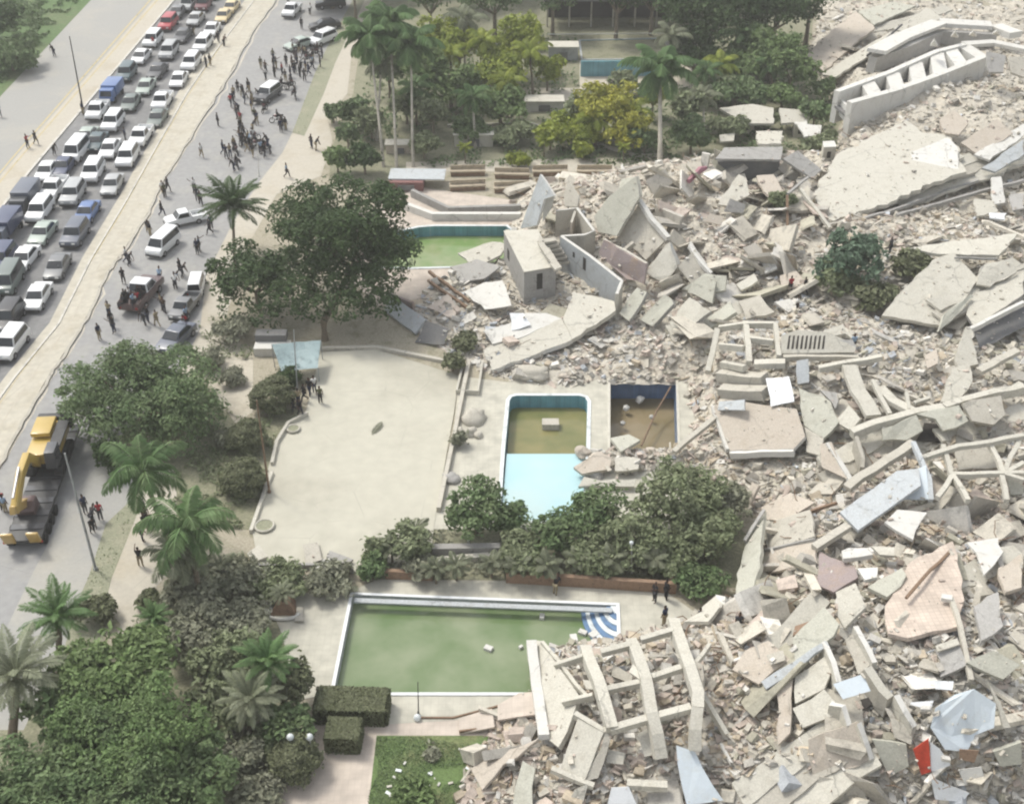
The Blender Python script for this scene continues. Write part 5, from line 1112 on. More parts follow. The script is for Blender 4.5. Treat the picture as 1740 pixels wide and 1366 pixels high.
tree(225,1265,5.5,4.4,3.6,'leaf_near','bright green tree in the middle of the bottom left grove',n=17000,leaf=.15,k=13,seed=21,spread=.74)
tree(110,1330,5.0,3.9,3.4,'leaf_mid','dusty green tree at the lower left of the bottom left grove',n=13000,leaf=.16,k=12,seed=31,spread=.76)
tree(215,1375,5.5,4.0,3.2,'leaf_mid','pale leafed tree cut by the bottom edge in the left grove',n=11000,leaf=.16,k=12,seed=32,spread=.76)
tree(150,1235,4.2,3.0,2.6,'leaf_bright','lighter green tree at the upper left of the bottom left grove',n=7000,leaf=.16,k=10,seed=33,spread=.76)
tree(70,1372,5,4.4,3.6,'leaf_mid','paler green tree crown cut by the bottom left corner',n=9000,leaf=.20,seed=22)
tree(310,1330,4,3.6,3,'leaf_mid','dusty green tree crown right of the large bottom left tree',n=8000,leaf=.2,seed=23)
tree(205,1135,4.5,4.6,2.0,'leaf_bright','olive green flat crowned tree between the date palms and the grey shrubs',n=4500,leaf=.28,seed=24)
tree(130,1195,3.6,3.2,2.4,'leaf_mid','small green tree behind the left date palm',n=2600,leaf=.28,seed=25)
for k, (x, y, z, rx, rz, m, lb) in enumerate(((1200,25,8,9,6,'leaf_dark','tall dark tree mass at the top behind the far pool'),(1110,-15,7,5,4,'leaf_dark','dark tree at the top edge above the far pool'),(1320,15,7,7,5,'leaf_dark','dark tree at the top edge left of the pink slab'),(940,-15,7,5,4,'leaf_mid','dark tree at the top edge above the yellow green palms'),(840,-10,7,6,5,'leaf_mid','grey green tree at the top edge right of the tall palms'),
        (1265,110,3.5,5.5,2.6,'leaf_bright','bright green bush mass below the dark trees at the top'),(1345,115,4,4.5,3,'leaf_bright','bright green tree touching the pale pink slab'),(1180,95,4,4.5,2.5,'leaf_dark','dark bush left of the bright green bush mass'),(1250,150,3,5,1.8,'leaf_mid','low green bushes above the overgrown ruin'),
        (780,75,5,4.5,3.2,'leaf_yellow','yellow green tree crown left of the top yellow palm'),(880,60,6,4.2,3.2,'leaf_yellow','tallest yellow green tree near the top'),(845,120,4,5.5,2.6,'leaf_yellow','bright green tree under the tallest yellow green one'),(765,140,4,4.8,3.2,'leaf_bright','green tree right of the white palm trunks'),(850,180,3.2,4.4,2.4,'leaf_bright','bright bushy tree beneath the yellow green crowns'),(930,120,3,2.6,2,'leaf_yellow','small yellow green tree beside the far white path'),
        (1030,185,4,5.2,3.0,'leaf_gold','golden yellow tree left of the royal palm'),(1065,222,3,3.6,2.2,'leaf_gold','golden yellow bush at the foot of the golden tree'),(985,190,3,2.6,2,'leaf_dusty','pale dusty tree left of the golden tree'),(935,228,2.2,2.4,1.5,'leaf_yellow','small yellow green plant left of the golden bush'),(990,228,2.2,2.6,1.5,'leaf_yellow','lime green plant under the golden tree'),(1095,235,2.2,2.6,1.6,'leaf_mid','green bush left of the royal palm trunk'),
        (1175,230,2.6,3.2,2.2,'leaf_mid','green bush right of the royal palm trunk'),(1165,180,3,3,2.4,'leaf_dusty','dusty tree behind the royal palm'),(1240,215,1.8,3.0,1.3,'leaf_dusty','olive bush on the overgrown ruin'),(1385,190,2.4,2.4,2,'leaf_mid','green tree at the end of the white trough block'),(1395,245,2,2.6,1.6,'leaf_dusty','olive bush between canopy and sloping floor'),
        (572,270,2,1.9,1.5,'leaf_bright','bright green round bush left of the palm row'),(618,268,2.2,2.6,1.5,'leaf_dark','dark flat bush right of the bright round bush'),(600,190,2.5,2.8,2.2,'leaf_mid','green bush beside the upper pavement'),(565,190,1.6,1.4,1.3,'leaf_mid','small bush on the upper pavement edge'),(630,210,2.5,2.4,2.2,'leaf_dusty','dusty bush left of the white palm trunks'),(720,245,2,2.6,1.6,'leaf_dusty','olive bush right of the white palm trunks'),(660,120,4,3.5,3,'leaf_mid','green tree behind the tall palm row'),(735,190,3,2.6,2.4,'leaf_dusty','grey green tree by the palm trunks'),
        (1450,440,2.8,3.6,2.6,'leaf_teal','blue green tree in the debris field'),(1425,470,1.8,2.4,1.5,'leaf_dusty','brownish bush left under the blue green tree'),(1485,500,1.4,2.4,1.3,'leaf_hedge','brown olive bush right under the blue green tree'),(1552,452,1.3,2.5,1.2,'leaf_hedge','olive brown bush beside the smooth cream roof slope'),(1330,340,1.4,1.6,1.2,'leaf_dusty','olive bush on the right side of the mound'))):
    tree(x, y, z+0, rx, rz, m, lb, leaf=.34, seed=100+k, n=int(900+rx*rx*95))
# shrubs along the retaining wall
for k, (x, y, z, rx, rz, m, lb) in enumerate(((808,872,2.2,3.2,1.9,'leaf_mid','green bushy tree left of the shallow pool end'),(865,880,1.6,2.0,1.3,'leaf_mid','green shrub just right of the bushy tree'),(695,925,1.6,2.3,1.4,'leaf_dusty','dusty shrub at the right near corner of the plaza'),(632,965,1.1,1.4,1.1,'leaf_mid','dark green shrub below the near plaza edge'),(640,935,1.2,1.3,1.1,'leaf_dusty','small dusty shrub at the plaza edge'),
        (1010,868,2.2,3.0,1.8,'leaf_mid','dusty green shrub below the shallow pool end'),(945,905,1.8,2.6,1.5,'leaf_mid','green shrub between the shallow end and the long dark wall'),(1150,840,3.2,4.2,3.0,'leaf_dusty','large grey green tree right of the small pools'),(1080,905,2.2,3.2,1.8,'leaf_dusty','grey green shrub above the white lamp post'),(1200,905,2.2,3.2,1.8,'leaf_dusty','grey brown shrub near the leaning wall'),(1235,855,1.6,2.4,1.5,'leaf_grey','pale grey shrub beside the beam pointing to the pink floor'),(1010,945,1.2,2.6,1.1,'leaf_dusty','dusty low shrub left of the white lamp post'),(890,945,1.2,2.6,1.2,'leaf_dusty','dusty low shrub over the retaining wall'),(1190,985,1.0,2.2,.9,'leaf_mid','low green shrub near the standing people by the pool'),(1140,950,1.2,2.4,1.1,'leaf_dusty','dusty low shrub right of the white lamp post'),
        (715,965,.9,1.6,.8,'leaf_grey','pale plants under the short brown wall'),(780,745,.8,.8,.7,'leaf_grey','tiny grey bush by the low wall'),(768,615,1.0,1.3,.8,'leaf_hedge','brown green bush beside the rectangular planter'),(790,580,1.0,1.6,.8,'leaf_hedge','brown green bush at the pointed end of the long pale slab'),
        (345,1075,2.0,3.6,1.8,'leaf_grey','grey dusty shrub right of the olive flat tree'),(410,1055,1.6,2.6,1.3,'leaf_grey','pale grey shrub left of the brown fountain'),(385,1120,2.2,3.2,2,'leaf_dusty','dusty green shrub in the lower garden'),(320,1010,1.6,2.4,1.4,'leaf_grey','grey shrub around the coconut palm bases'),(400,980,1.2,2.6,1.1,'leaf_grey','pale low plants left of the near plaza wall'),(470,985,1.0,2.6,.9,'leaf_dusty','leafy plants under the near plaza wall'),(560,985,.9,2.2,.8,'leaf_grey','dry plants above the long pool left corner'),(270,1080,1.2,1.8,1.1,'leaf_dusty','dusty shrub at the end of the pale path'),(395,1200,2.0,2.8,1.8,'leaf_dusty','dark dusty shrub beside the dry branches'),(500,1160,2.2,1.7,2.6,'leaf_hedge','tall brown green hedge column beside the pool deck'),
        (490,1235,1.8,2.0,1.4,'leaf_mid','green shrub above the trimmed round bush'),(445,1260,1.2,1.5,1.0,'leaf_dusty','low shrub beside the trimmed round bush'),(400,1290,1.2,2.4,1.0,'leaf_grey','dry grey shrub at the garden edge'),(440,1352,.9,2.0,.8,'leaf_grey','pale plant at the bottom of the garden path'),(385,745,.9,1.2,.8,'leaf_grey','grey brush pile right of the broad feathery tree'),(395,560,1.2,2.2,1.0,'leaf_grey','grey dead brush under the dark tree'),(350,610,1.0,1.8,.9,'leaf_grey','dry brush beside the parked grey car'),(395,640,.8,1.4,.7,'leaf_grey','dry twigs on the sandy garden path'),(160,1035,1.0,1.8,.9,'leaf_hedge','olive shrub below the verge strip'),(250,1020,.6,1.0,.5,'leaf_hedge','low brown planting by the pale path'),(185,780,1.5,1.4,1.6,'leaf_dark','dark bush behind the excavator'),(700,1352,.8,1.6,.9,'leaf_bright','bright green plant at the bottom of the lawn'),(735,1280,.2,.6,.2,'leaf_grey','small weed patch on the lawn'))):
    tree(x, y, z, rx, rz, m, lb, name='shrub', cat='shrub', leaf=.22, seed=200+k, n=int(500+rx*rx*230))
# clipped round hedges
for k, (x, y, r_, lb) in enumerate(((462,672,1.95,'large clipped round hedge at the plaza corner'),(490,640,1.1,'dark clipped bush behind the large round hedge'),(418,742,1.7,'clipped hedge ball below the large round one'),(412,812,1.8,'dark clipped hedge ball nearest the coconut palms'),(500,1288,1.65,'trimmed round bush between the twin globe lamps'))):
    tree(x, y, r_*.75, r_, r_*.8, 'leaf_hedge' if k not in (1,) else 'leaf_dark', lb, name='round_hedge', cat='hedge', leaf=.12, seed=300+k, n=int(5200*r_), k=1)
def boxhedge(x0, y0, w_, d, h, label, seed, ang=0):
    c = G(x0, y0, 0); root = empty('box_hedge', c, label, 'hedge'); root.rotation_euler.z = ang; r = np.random.RandomState(seed); n = int(2600*(w_*d+(w_+d)*h*2)/10)
    p = r.uniform(-1, 1, (n, 3)); ax = r.choice(3, n, p=[.3, .25, .45]); sg = np.sign(r.uniform(-1, 1, n)); sg[ax == 2] = 1; p[np.arange(n), ax] = sg
    p = p*(1+r.normal(0, .012, (n, 1))); nr = np.zeros((n, 3)); nr[np.arange(n), ax] = sg; q = np.abs(p); cut = q.max(1); p *= (1-.05*(np.sort(q, 1)[:, 1] > .93))[:, None]
    C = p*np.array([w_/2, d/2, h/2])+np.array([0, 0, h/2]); nr = nr+r.normal(0, .45, (n, 3)); nr /= np.linalg.norm(nr, axis=1)[:, None]
    a = np.cross(nr, r.normal(size=(n, 3))); a /= np.linalg.norm(a, axis=1)[:, None]; b = np.cross(nr, a); s = .085*r.uniform(.6, 1.3, (n, 1))
    V = np.stack([C-a*s, C-b*s*.7, C+a*s, C+b*s*.7], 1).reshape(-1, 3)
    me = quickmesh('foliage', V, np.arange(n*4).reshape(-1, 4), ['leaf_hedge'], None, r.uniform(.75, 1.2, n)); o = bpy.data.objects.new('foliage', me); COL.objects.link(o); o.parent = root
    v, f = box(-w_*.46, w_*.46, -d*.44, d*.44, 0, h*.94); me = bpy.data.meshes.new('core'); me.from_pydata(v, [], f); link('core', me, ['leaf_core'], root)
    return root
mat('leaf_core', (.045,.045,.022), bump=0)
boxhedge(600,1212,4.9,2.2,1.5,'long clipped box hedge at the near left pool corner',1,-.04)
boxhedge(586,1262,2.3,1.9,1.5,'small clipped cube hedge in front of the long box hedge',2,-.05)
# ---- palms
def palmmesh(nf, fl, droop, seed, stiff=0.0, width=.62, lw=.055):
    r = np.random.RandomState(seed); V = []; T = []
    for i in range(nf):
        az = i*2.39996+r.uniform(-.2, .2); u = (i+.5)/nf; el = math.radians(78-105*u*(1-stiff*.25)+r.uniform(-8, 8)); L = fl*r.uniform(.85, 1.08)*(.75+.25*math.sin(math.pi*min(1, u*1.3)))
        n = 17; p = np.zeros(3); pts = []; dirs = []; e = el
        for k in range(n+1):
            d = np.array([math.cos(az)*math.cos(e), math.sin(az)*math.cos(e), math.sin(e)]); pts.append(p.copy()); dirs.append(d); p = p+d*L/n; e -= droop*(.35+1.3*k/n)/n
        tn = r.uniform(.8, 1.2)*(1.0 if u < .8 else .9)
        side = np.array([-math.sin(az), math.cos(az), 0])
        for k in range(n):
            a, b = pts[k], pts[k+1]; w_ = .045*(1-k/n)+.012; upv = np.cross(dirs[k], side)
            V += [a-side*w_, a+side*w_, b+side*w_*.8, b-side*w_*.8]; T.append(tn*1.25)
            t = (k+.5)/n
            if t < .1: continue
            ll = L*width*.42*(math.sin(math.pi*min(1, t*.93+.08))**.6)
            for q in (0, .5):
                c = a+(b-a)*q
                for sg in (-1, 1):
                    dd = side*sg*.8+dirs[k]*.62-np.array([0, 0, .28+.35*droop*.3])+upv*(-.12)*0+r.normal(0, .07, 3); dd /= np.linalg.norm(dd)
                    e_ = c+dd*ll*r.uniform(.85, 1.1)-np.array([0, 0, ll*.18*(1-stiff)]); m_ = c+dd*ll*.5; wv = dirs[k]*lw
                    V += [c-wv*.4, m_-wv, e_, m_+wv]; T.append(tn*r.uniform(.85, 1.12))
    V = np.array(V); return V, np.arange(len(V)).reshape(-1, 4), np.array(T)
PM = {}
def palm(px, py, z, label, kind='coco', fl=4.0, base=None, m='frond_green', group=None, rot=None, trad=.16, bark='bark_pale', seed=0, nf=20):
    c = G(px, py, z); bx, by = c.x, c.y
    if base: b = G(*base, 0); bx, by = b.x, b.y
    g0 = max(H1(bx, by), 0); root = empty('palm_tree', (bx, by, g0), label, 'palm tree', group)
    key = (kind, m, seed)
    if key not in PM:
        pr = {'coco': (17, 1.0, 2.1, 0, .66, .10), 'royal': (20, 1.0, 1.9, 0, .72, .15), 'date': (36, 1.0, 1.25, .8, .46, .07), 'fan': (14, 1.0, 1.3, .3, .8, .12)}[kind]
        V, Q, T = palmmesh(pr[0], 4.0, pr[2], 40+seed+len(PM), pr[3], pr[4], pr[5]); PM[key] = quickmesh('crown', V, Q, [m], None, T)
    o = bpy.data.objects.new('crown', PM[key]); COL.objects.link(o); o.parent = root; o.location = (c.x-bx, c.y-by, z-g0); o.scale = (fl/4,)*3; o.rotation_euler = (R.uniform(-.06, .06), R.uniform(-.06, .06), rot if rot is not None else R.uniform(0, 6.28))
    e = Vector((c.x-bx, c.y-by, z-g0)); parts = [tube([(0, 0, -.4), e*.3+Vector((e.x*-.08, e.y*-.08, 0)), e*.65, e], [trad*1.5, trad*1.05, trad*.9, trad*.8], 9)]
    v, f = joinparts(parts); me = bpy.data.meshes.new('trunk'); me.from_pydata(v, [], f); link('trunk', me, [bark], root)
    if kind == 'royal' or kind == 'coco':
        d = e.normalized(); mesh('crownshaft', *[x for x in tube([root.location+e-d*1.3, root.location+e-d*.2], [trad*1.05, trad*.7], 8)], m, root)
    return root
TP = 'tall palms in a row with pale trunks'
palm(628,62,13.5,'leftmost tall palm of the row beside the pavement','royal',5.6,(652,285),'frond_green',TP,seed=1)
palm(663,40,14,'middle tall palm of the row beside the pavement','royal',5.6,(674,287),'frond_green',TP,seed=2)
palm(698,72,12.6,'rightmost tall palm of the row with the whitest trunk','royal',5.6,(702,285),'frond_green',TP,seed=1)
palm(648,110,9,'shorter palm tucked among the tall palm row','coco',3.6,(640,240),'frond_dusty',seed=1)
palm(788,32,8,'pale green palm right of the tall palm row','coco',4.6,(790,125),'frond_dusty',seed=2)
palm(900,88,6,'yellow green palm with dark trunk near the far path','coco',4.0,(906,165),'leaf_yellow',bark='bark',seed=3)
palm(803,165,5.6,'green palm with pale trunk in front of the white block','coco',3.8,(808,252),'frond_green',seed=1)
palm(1122,118,10.6,'lone royal palm left of the debris mound','royal',6.0,(1120,302),'frond_green',trad=.27,seed=3)
palm(1140,60,7,'dusty palm behind the lone royal palm','coco',4,(1142,140),'frond_dusty',seed=1)
palm(1265,62,6,'bright green palm in front of the dark trees','coco',4.4,(1266,125),'frond_bright',seed=2)
palm(1195,165,4,'pale palm right of the royal palm','coco',3.4,(1196,235),'frond_dusty',bark='bark_pale',seed=2)
palm(395,352,5.5,'dusty feathery palm left of the huge round tree','date',5.0,(400,460),'leaf_dark',bark='bark',seed=1)
palm(1200,120,5,'small green palm near the dark tree mass','coco',3.2,(1200,175),'frond_green',seed=3)
palm(243,800,7.0,'bright coconut palm next to the excavator','coco',4.7,(300,965),'frond_bright',bark='bark',trad=.2,seed=5)
palm(318,892,7.0,'nearest coconut palm with broad drooping fronds','coco',4.9,(345,1040),'frond_bright',bark='bark',trad=.2,seed=6)
palm(98,1048,4.0,'dark date palm beside the road at the lower left','date',3.3,(103,1150),'frond_green',bark='bark',trad=.3,seed=2)
palm(28,1150,5.5,'large dusty date palm at the left edge','date',4.2,(22,1290),'frond_dusty',bark='bark',trad=.3,seed=3)
palm(455,1125,4.2,'dark green palm left of the tall hedge column','date',2.8,(450,1210),'frond_green',bark='bark',seed=2)
palm(425,1190,3.2,'silvery palm below the dark green palm','date',2.8,(425,1260),'frond_dusty',bark='bark',seed=3)
palm(262,1050,2.4,'small palm tuft at the end of the pale path','date',1.7,(262,1085),'frond_green',bark='bark',seed=2)
palm(300,940,5,'grey withered palm behind the nearest coconut palm','coco',3.6,(318,1010),'frond_dusty',bark='bark',seed=4)
palm(480,1010,1.8,'small brown palm tuft above the fountain','date',1.3,(482,1030),'frond_dusty',bark='bark',seed=3)
for k, (x, y, z, b_, lb) in enumerate(((765,95,6,(770,170),'yellow green palm at the left of the yellow crowns'),(822,70,7,(825,150),'yellow green palm rising from the yellow crowns'),(860,140,5,(862,200),'yellow green palm left of the white garden block'),(705,150,5,(708,215),'dull green palm just right of the tall row'),(1010,205,3.5,(1012,250),'golden palm at the foot of the golden tree'),(1075,190,4,(1078,245),'golden green palm left of the lone royal palm'),(1310,110,4.5,(1312,165),'green palm left of the pale pink slab'),(1225,110,4.5,(1228,165),'lime palm under the dark tree mass'))):
    palm(x, y, z, lb, 'coco', 3.8, b_, 'leaf_yellow' if k not in (3, 6) else 'frond_bright', bark='bark', seed=k % 3)
for k, (x, y) in enumerate(((740,965),(775,960),(835,955),(880,960),(665,930),(705,900),(930,960),(980,950),(1040,950),(1110,950),(300,985),(360,1000),(330,960),(375,960),(790,250+0),(925,240),(1060,250))):
    palm(x, y, 1.6 if y > 300 else 2.2, ['first','second','third','fourth','fifth','sixth','seventh','eighth','ninth','tenth','eleventh','twelfth','thirteenth','fourteenth','fifteenth','sixteenth','seventeenth'][k]+' small dusty fan plant among the shrubs, counted in planting order', 'fan', R.uniform(1.2, 1.7), None, 'frond_dusty' if y > 300 else 'leaf_yellow', bark='bark', trad=.08, seed=k % 2)
# dry bare branches in the garden
for k, (x, y) in enumerate(((405,1275),(430,1230),(385,585),(370,625))):
    c = G(x, y, 0); parts = []
    for i in range(9):
        t = R.uniform(0, 6.28); L = R.uniform(.8, 2.2); e = Vector((math.cos(t)*L, math.sin(t)*L, R.uniform(.5, 1.6))); parts.append(tube([c+Vector((0, 0, -.1)), c+e*.5+Vector((0, 0, .2)), c+e], [.06, .045, .02], 5))
    v, f = joinparts(parts); tag(mesh('dry_branch', v, f, 'bark_pale'), ['bare pale branches beside the dusty garden palms','bare twigs under the silvery palm','bare fallen branches under the dark tree','bare twigs beside the sandy garden path'][k], 'branches')
# fallen palm frond on the plaza
V, Q, T = palmmesh(1, 2.2, .2, 77, .5, .5, .05); 
c = G(632,738,.16); o = bpy.data.objects.new('fallen_frond', quickmesh('fallen_frond', V*np.array([1, 1, .12]), Q, ['leaf_grey'], None, T*.8)); COL.objects.link(o); o.location = c; o.rotation_euler.z = 1.0; tag(o, 'dry palm frond lying alone on the pale plaza', 'palm frond')

# extra trees that close the far garden, and the low ground cover
for k, (x, y, z, rx, rz, m, lb) in enumerate(((600,-30,6,4,3.5,'leaf_dusty','green tree at the top edge behind the left tall palm'),(730,-10,7,5,4,'leaf_mid','dark tree at the top edge behind the tall palm row'),(1050,-10,7,5,3.5,'leaf_dark','very dark tree at the top edge over the railing'),(1260,-5,9,7,6,'leaf_dark','very dark tree at the top edge behind the bright palm'),(1380,-10,8,6,5,'leaf_dark','dark tree at the top edge beside the ruins'),(1160,30,6,3.5,3,'leaf_dark','dark tree right of the far turquoise pool'),
        (725,120,5,3.6,3.4,'leaf_bright','green tree right of the tall palm crowns'),(745,70,6,4,3.5,'leaf_yellow','lime green tree behind the yellow green crowns'),(690,180,2.6,3,2.2,'leaf_dusty','dusty bush between the pale palm trunks'),(800,215,2,3.2,1.4,'leaf_mid','low green bush over the stone border'),(870,225,1.6,3.4,1.2,'leaf_dusty','low dusty bush over the stone border'),(590,230,1.8,1.8,1.5,'leaf_mid','green bush above the bright round bush'),
        (965,205,2.4,3,1.8,'leaf_yellow','green bush right of the white garden block'),(1310,80,5,5,3.6,'leaf_bright','green tree mass left of the pink slab top'),(1215,150,2.6,3.4,2,'leaf_dusty','dusty green bush near the pale palm'),(1330,165,2.2,3.6,1.6,'leaf_bright','bright green bushes beside the broken white blocks'),(1300,205,1.4,2,1.0,'leaf_dusty','dusty bush between the broken white roof slabs'),(1400,150,2,1.8,1.6,'leaf_mid','bush below the pale pink slab'),(1110,165,3,2.4,2.2,'leaf_yellow','yellow green bush behind the royal palm trunk'),(1060,140,2,2.6,1.4,'leaf_dusty','dusty bush on the pale clearing'),(990,255,1.3,1.4,1.0,'leaf_yellow','tiny lime bush at the garden border'),(880,270,1.2,1.5,.9,'leaf_yellow','tiny yellow green bush at the garden border'))):
    tree(x, y, z, rx, rz, m, lb, leaf=.32, seed=400+k, n=int(900+rx*rx*110))
for k, x in enumerate(range(560, 1240, 75)):
    tree(x, -42-(k % 3)*14, 5.5, 5.5, 4.6, ['leaf_dark','leaf_mid','leaf_dusty'][k % 3], ['first','second','third','fourth','fifth','sixth','seventh','eighth','ninth','tenth'][k]+' tree from the left in the farthest row at the top edge', leaf=.4, seed=600+k, n=4200, group='farthest row of trees')
def in_poly(px, py, poly):
    c = np.zeros(px.shape, bool); n = len(poly)
    for i in range(n):
        (ax, ay), (bx, by) = poly[i], poly[(i+1) % n]; c ^= ((ay > py) != (by > py)) & (px < (bx-ax)*(py-ay)/(by-ay+1e-9)+ax)
    return c
def cover(polys, n, size, m, name, label, hmax=.5):
    r = np.random.RandomState(len(label)); X = []; 
    xs = np.concatenate([[p[0] for p in P_] for P_ in polys]); ys = np.concatenate([[p[1] for p in P_] for P_ in polys])
    px = r.uniform(xs.min(), xs.max(), n*4); py = r.uniform(ys.min(), ys.max(), n*4); ok = np.zeros(px.shape, bool)
    for P_ in polys: ok |= in_poly(px, py, P_)
    px, py = px[ok], py[ok]; c, s = math.cos(TH), math.sin(TH); u = px-CX; v = py-CY; t = -HC/(-F*s-v*c); x, y = u*t, (F*c-v*s)*t
    k = vnoise(x/1.6, y/1.6) > .42; x, y = x[k][:n], y[k][:n]; n = len(x); hh = r.rand(n)*hmax*(vnoise(x/2.1+3, y/2.1)*1.4)
    C = np.stack([x, y, .05+hh], 1)+0; nr = r.normal(0, .6, (n, 3))+np.array([0, 0, .8]); nr /= np.linalg.norm(nr, axis=1)[:, None]
    a = np.cross(nr, r.normal(size=(n, 3))); a /= np.linalg.norm(a, axis=1)[:, None]; b = np.cross(nr, a); sz = size*r.uniform(.5, 1.3, (n, 1))
    V = np.stack([C-a*sz, C-b*sz*.5, C+a*sz, C+b*sz*.5], 1).reshape(-1, 3)
    o = bpy.data.objects.new(name, quickmesh(name, V, np.arange(n*4).reshape(-1, 4), [m], None, r.uniform(.7, 1.25, n))); COL.objects.link(o); tag(o, label, 'ground cover', kind='stuff')
tree(18,95,2.2,5.0,2.6,'leaf_mid','green bush clump on the far grass left of the roads',leaf=.34,seed=501,n=5000)
tree(-20,40,3,6,3,'leaf_dark','dark bush clump at the top left corner',leaf=.34,seed=502,n=5000)
cover([[(-60,-40),(140,-5),(0,150),(-60,200)]], 9000, .30, 'leaf_mid', 'tall_grass', 'tall rough grass on the far left field', .5)
cover([[(640,90),(690,60),(980,60),(985,150),(760,205),(640,260),(590,250)],[(985,152),(1180,150),(1370,90),(1430,200),(1390,270),(1210,285),(1130,285),(700,285),(900,215)],[(1160,60),(1380,60),(1370,110),(1200,150)]], 14000, .26, 'leaf_mid', 'ground_cover', 'low green undergrowth between the far garden trees', .8)
cover([[(250,1040),(300,970),(430,965),(480,1010),(470,1080),(500,1190),(490,1300),(440,1330),(300,1330),(100,1250),(180,1110)],[(600,985),(730,905),(1180,905),(1250,880),(1262,990),(1100,985)]], 15000, .17, 'leaf_grey', 'ground_cover', 'dry grey undergrowth in the lower garden and along the retaining wall', .7)
cover([[(260,700),(330,640),(390,700),(430,720),(470,700),(470,745),(428,900),(320,900),(250,800)],[(330,540),(440,540),(430,610),(340,640)]], 5000, .17, 'leaf_dusty', 'ground_cover', 'dusty undergrowth left of the plaza wall', .5)
VG = [[(497,228),(535,125),(565,62),(600,0),(620,0),(570,107),(550,160),(517,232)],[(225,848),(180,890),(150,982),(128,1030),(175,1050),(190,982),(240,857)]]
cover(VG, 5000, .09, 'leaf_dusty', 'verge_grass', 'short dusty grass on the verge strips', .12)
cover([[(640,1252),(830,1252),(790,1400),(620,1400)]], 9000, .06, 'leaf_mid', 'lawn_grass', 'short green grass of the littered lawn', .08)
mat('bench_straw', (.42,.36,.27)); mat('maroon_wall', (.22,.115,.105)); mat('tarp_teal', (.26,.34,.35), rough=.5, var=.05)
def nlab(x, y, what): return what
# ================================================================ FAR STRUCTURES
def xbox(px, py, w_, d, h, z0=0, ang=0):
    c = G(px, py, 0); v, f = box(-w_/2, w_/2, 0, d, z0, z0+h); M_ = Matrix.Rotation(ang, 4, 'Z'); return [M_ @ p+c for p in v], f
for px, py, w_, d, h, m, lb in ((957,104,4.4,2.4,2.1,'metal_grey','low grey white shed left of the far turquoise pool'),(805,250,5.0,2.0,1.6,'concrete_light','low white block behind the palm trunk'),(680,262,3.6,1.5,1.2,'plaster_pink','low pinkish block behind the palm row'),(925,190,5.2,2.2,1.4,'concrete_white','white block above the lime green plants')):
    root = empty('garden_block', G(px, py, 0), lb, 'garden block'); v, f = xbox(px, py, w_, d, h); mesh('wall', v, f, m, root)
    v, f = xbox(px, py+1, w_+.3, d+.3, .14, h+.003); mesh('roof', v, f, 'concrete_light', root)
    v, f = xbox(px, py+.6, w_*.3, .08, h*.6, .1); mesh('opening', v, f, 'roof_shade_dark', root)
# long fence with pale posts at the very top and blue low wall
root = empty('railing', G(1015,62,0), 'pale railing with upright posts above the far turquoise pool', 'railing')
v, f = sweep([G(930,58,1.1), G(1190,56,1.1)], .12, .12); mesh('rail', v, f, 'pole_white', root)
for k in range(10): v, f = tube([G(938+k*26, 58, 0), G(938+k*26, 58, 1.0)], .09); mesh('post', v, f, 'pole_white', root)
gwall([(987,104),(1125,103)], 'turquoise wall panel standing before the dark far trees', .3, 2.3, 'tile_turq')
root = empty('veranda', G(1050,40,0), 'dark open veranda building at the top above the turquoise wall', 'building')
v, f = xbox(1060, 48, 26, 5, .3, 4.2); mesh('roof', v, f, 'roof_shade_dark', root); v, f = xbox(1060, 30, 25, .3, 4.2); mesh('wall', v, f, 'dark_void', root)
for k in range(8): v, f = xbox(930+k*37, 47, .25, .25, 4.19); mesh('column', v, f, 'concrete', root)
gwall([(1130,60),(1180,110),(1230,112)], 'grey wall right of the far turquoise pool', .3, 1.2, 'concrete_grey')
gwall([(760,212),(900,208),(1080,262),(1130,262)], 'low stone border between the far trees and the garden', .3, .4, 'concrete')
gwall([(690,345),(735,362),(885,362)], 'pinkish white parapet above the curved pool', .6, .9, 'concrete_white')
gwall([(700,322),(762,352),(885,348)], 'grey outer wall behind the pinkish parapet', .5, 1.0, 'concrete_grey')
for k, (x, y, a) in enumerate(((795,300,.05),(795,325,.1),(870,305,-.05),(935,300,.05),(940,322,.02),(1010,300,0),(870,328,.1),(1000,322,.05))):
    root = empty('lounge_bench', G(x, y, 0), ['first','second','third','fourth','fifth','sixth','seventh','eighth'][k]+' straw coloured terrace bench, counting along the garden rows behind the curved pool', 'bench')
    v, f = xbox(x, y, 4.4, 1.0, .18, .5, a); mesh('seat', v, f, 'bench_straw', root); v, f = xbox(x, y, 4.2, .14, .5, 0, a); mesh('leg', v, f, 'wood_brown', root)
    v, f = xbox(x, y-4, 4.3, .14, .5, .69, a); mesh('backrest', v, f, 'bench_straw', root)
root = empty('kiosk', G(725,322,0), 'low building with white roof and dark red front above the pink terrace', 'building')
v, f = xbox(690,326,4.2,2.6,1.2,0,-.03); mesh('wall', v, f, 'maroon_wall', root); v, f = xbox(708,322,6.8,3.0,.16,1.205,-.03); mesh('roof', v, f, 'concrete_blue', root); v, f = xbox(690,327,2.0,.1,.7,.2,-.03); mesh('door', v, f, 'roof_shade_dark', root)
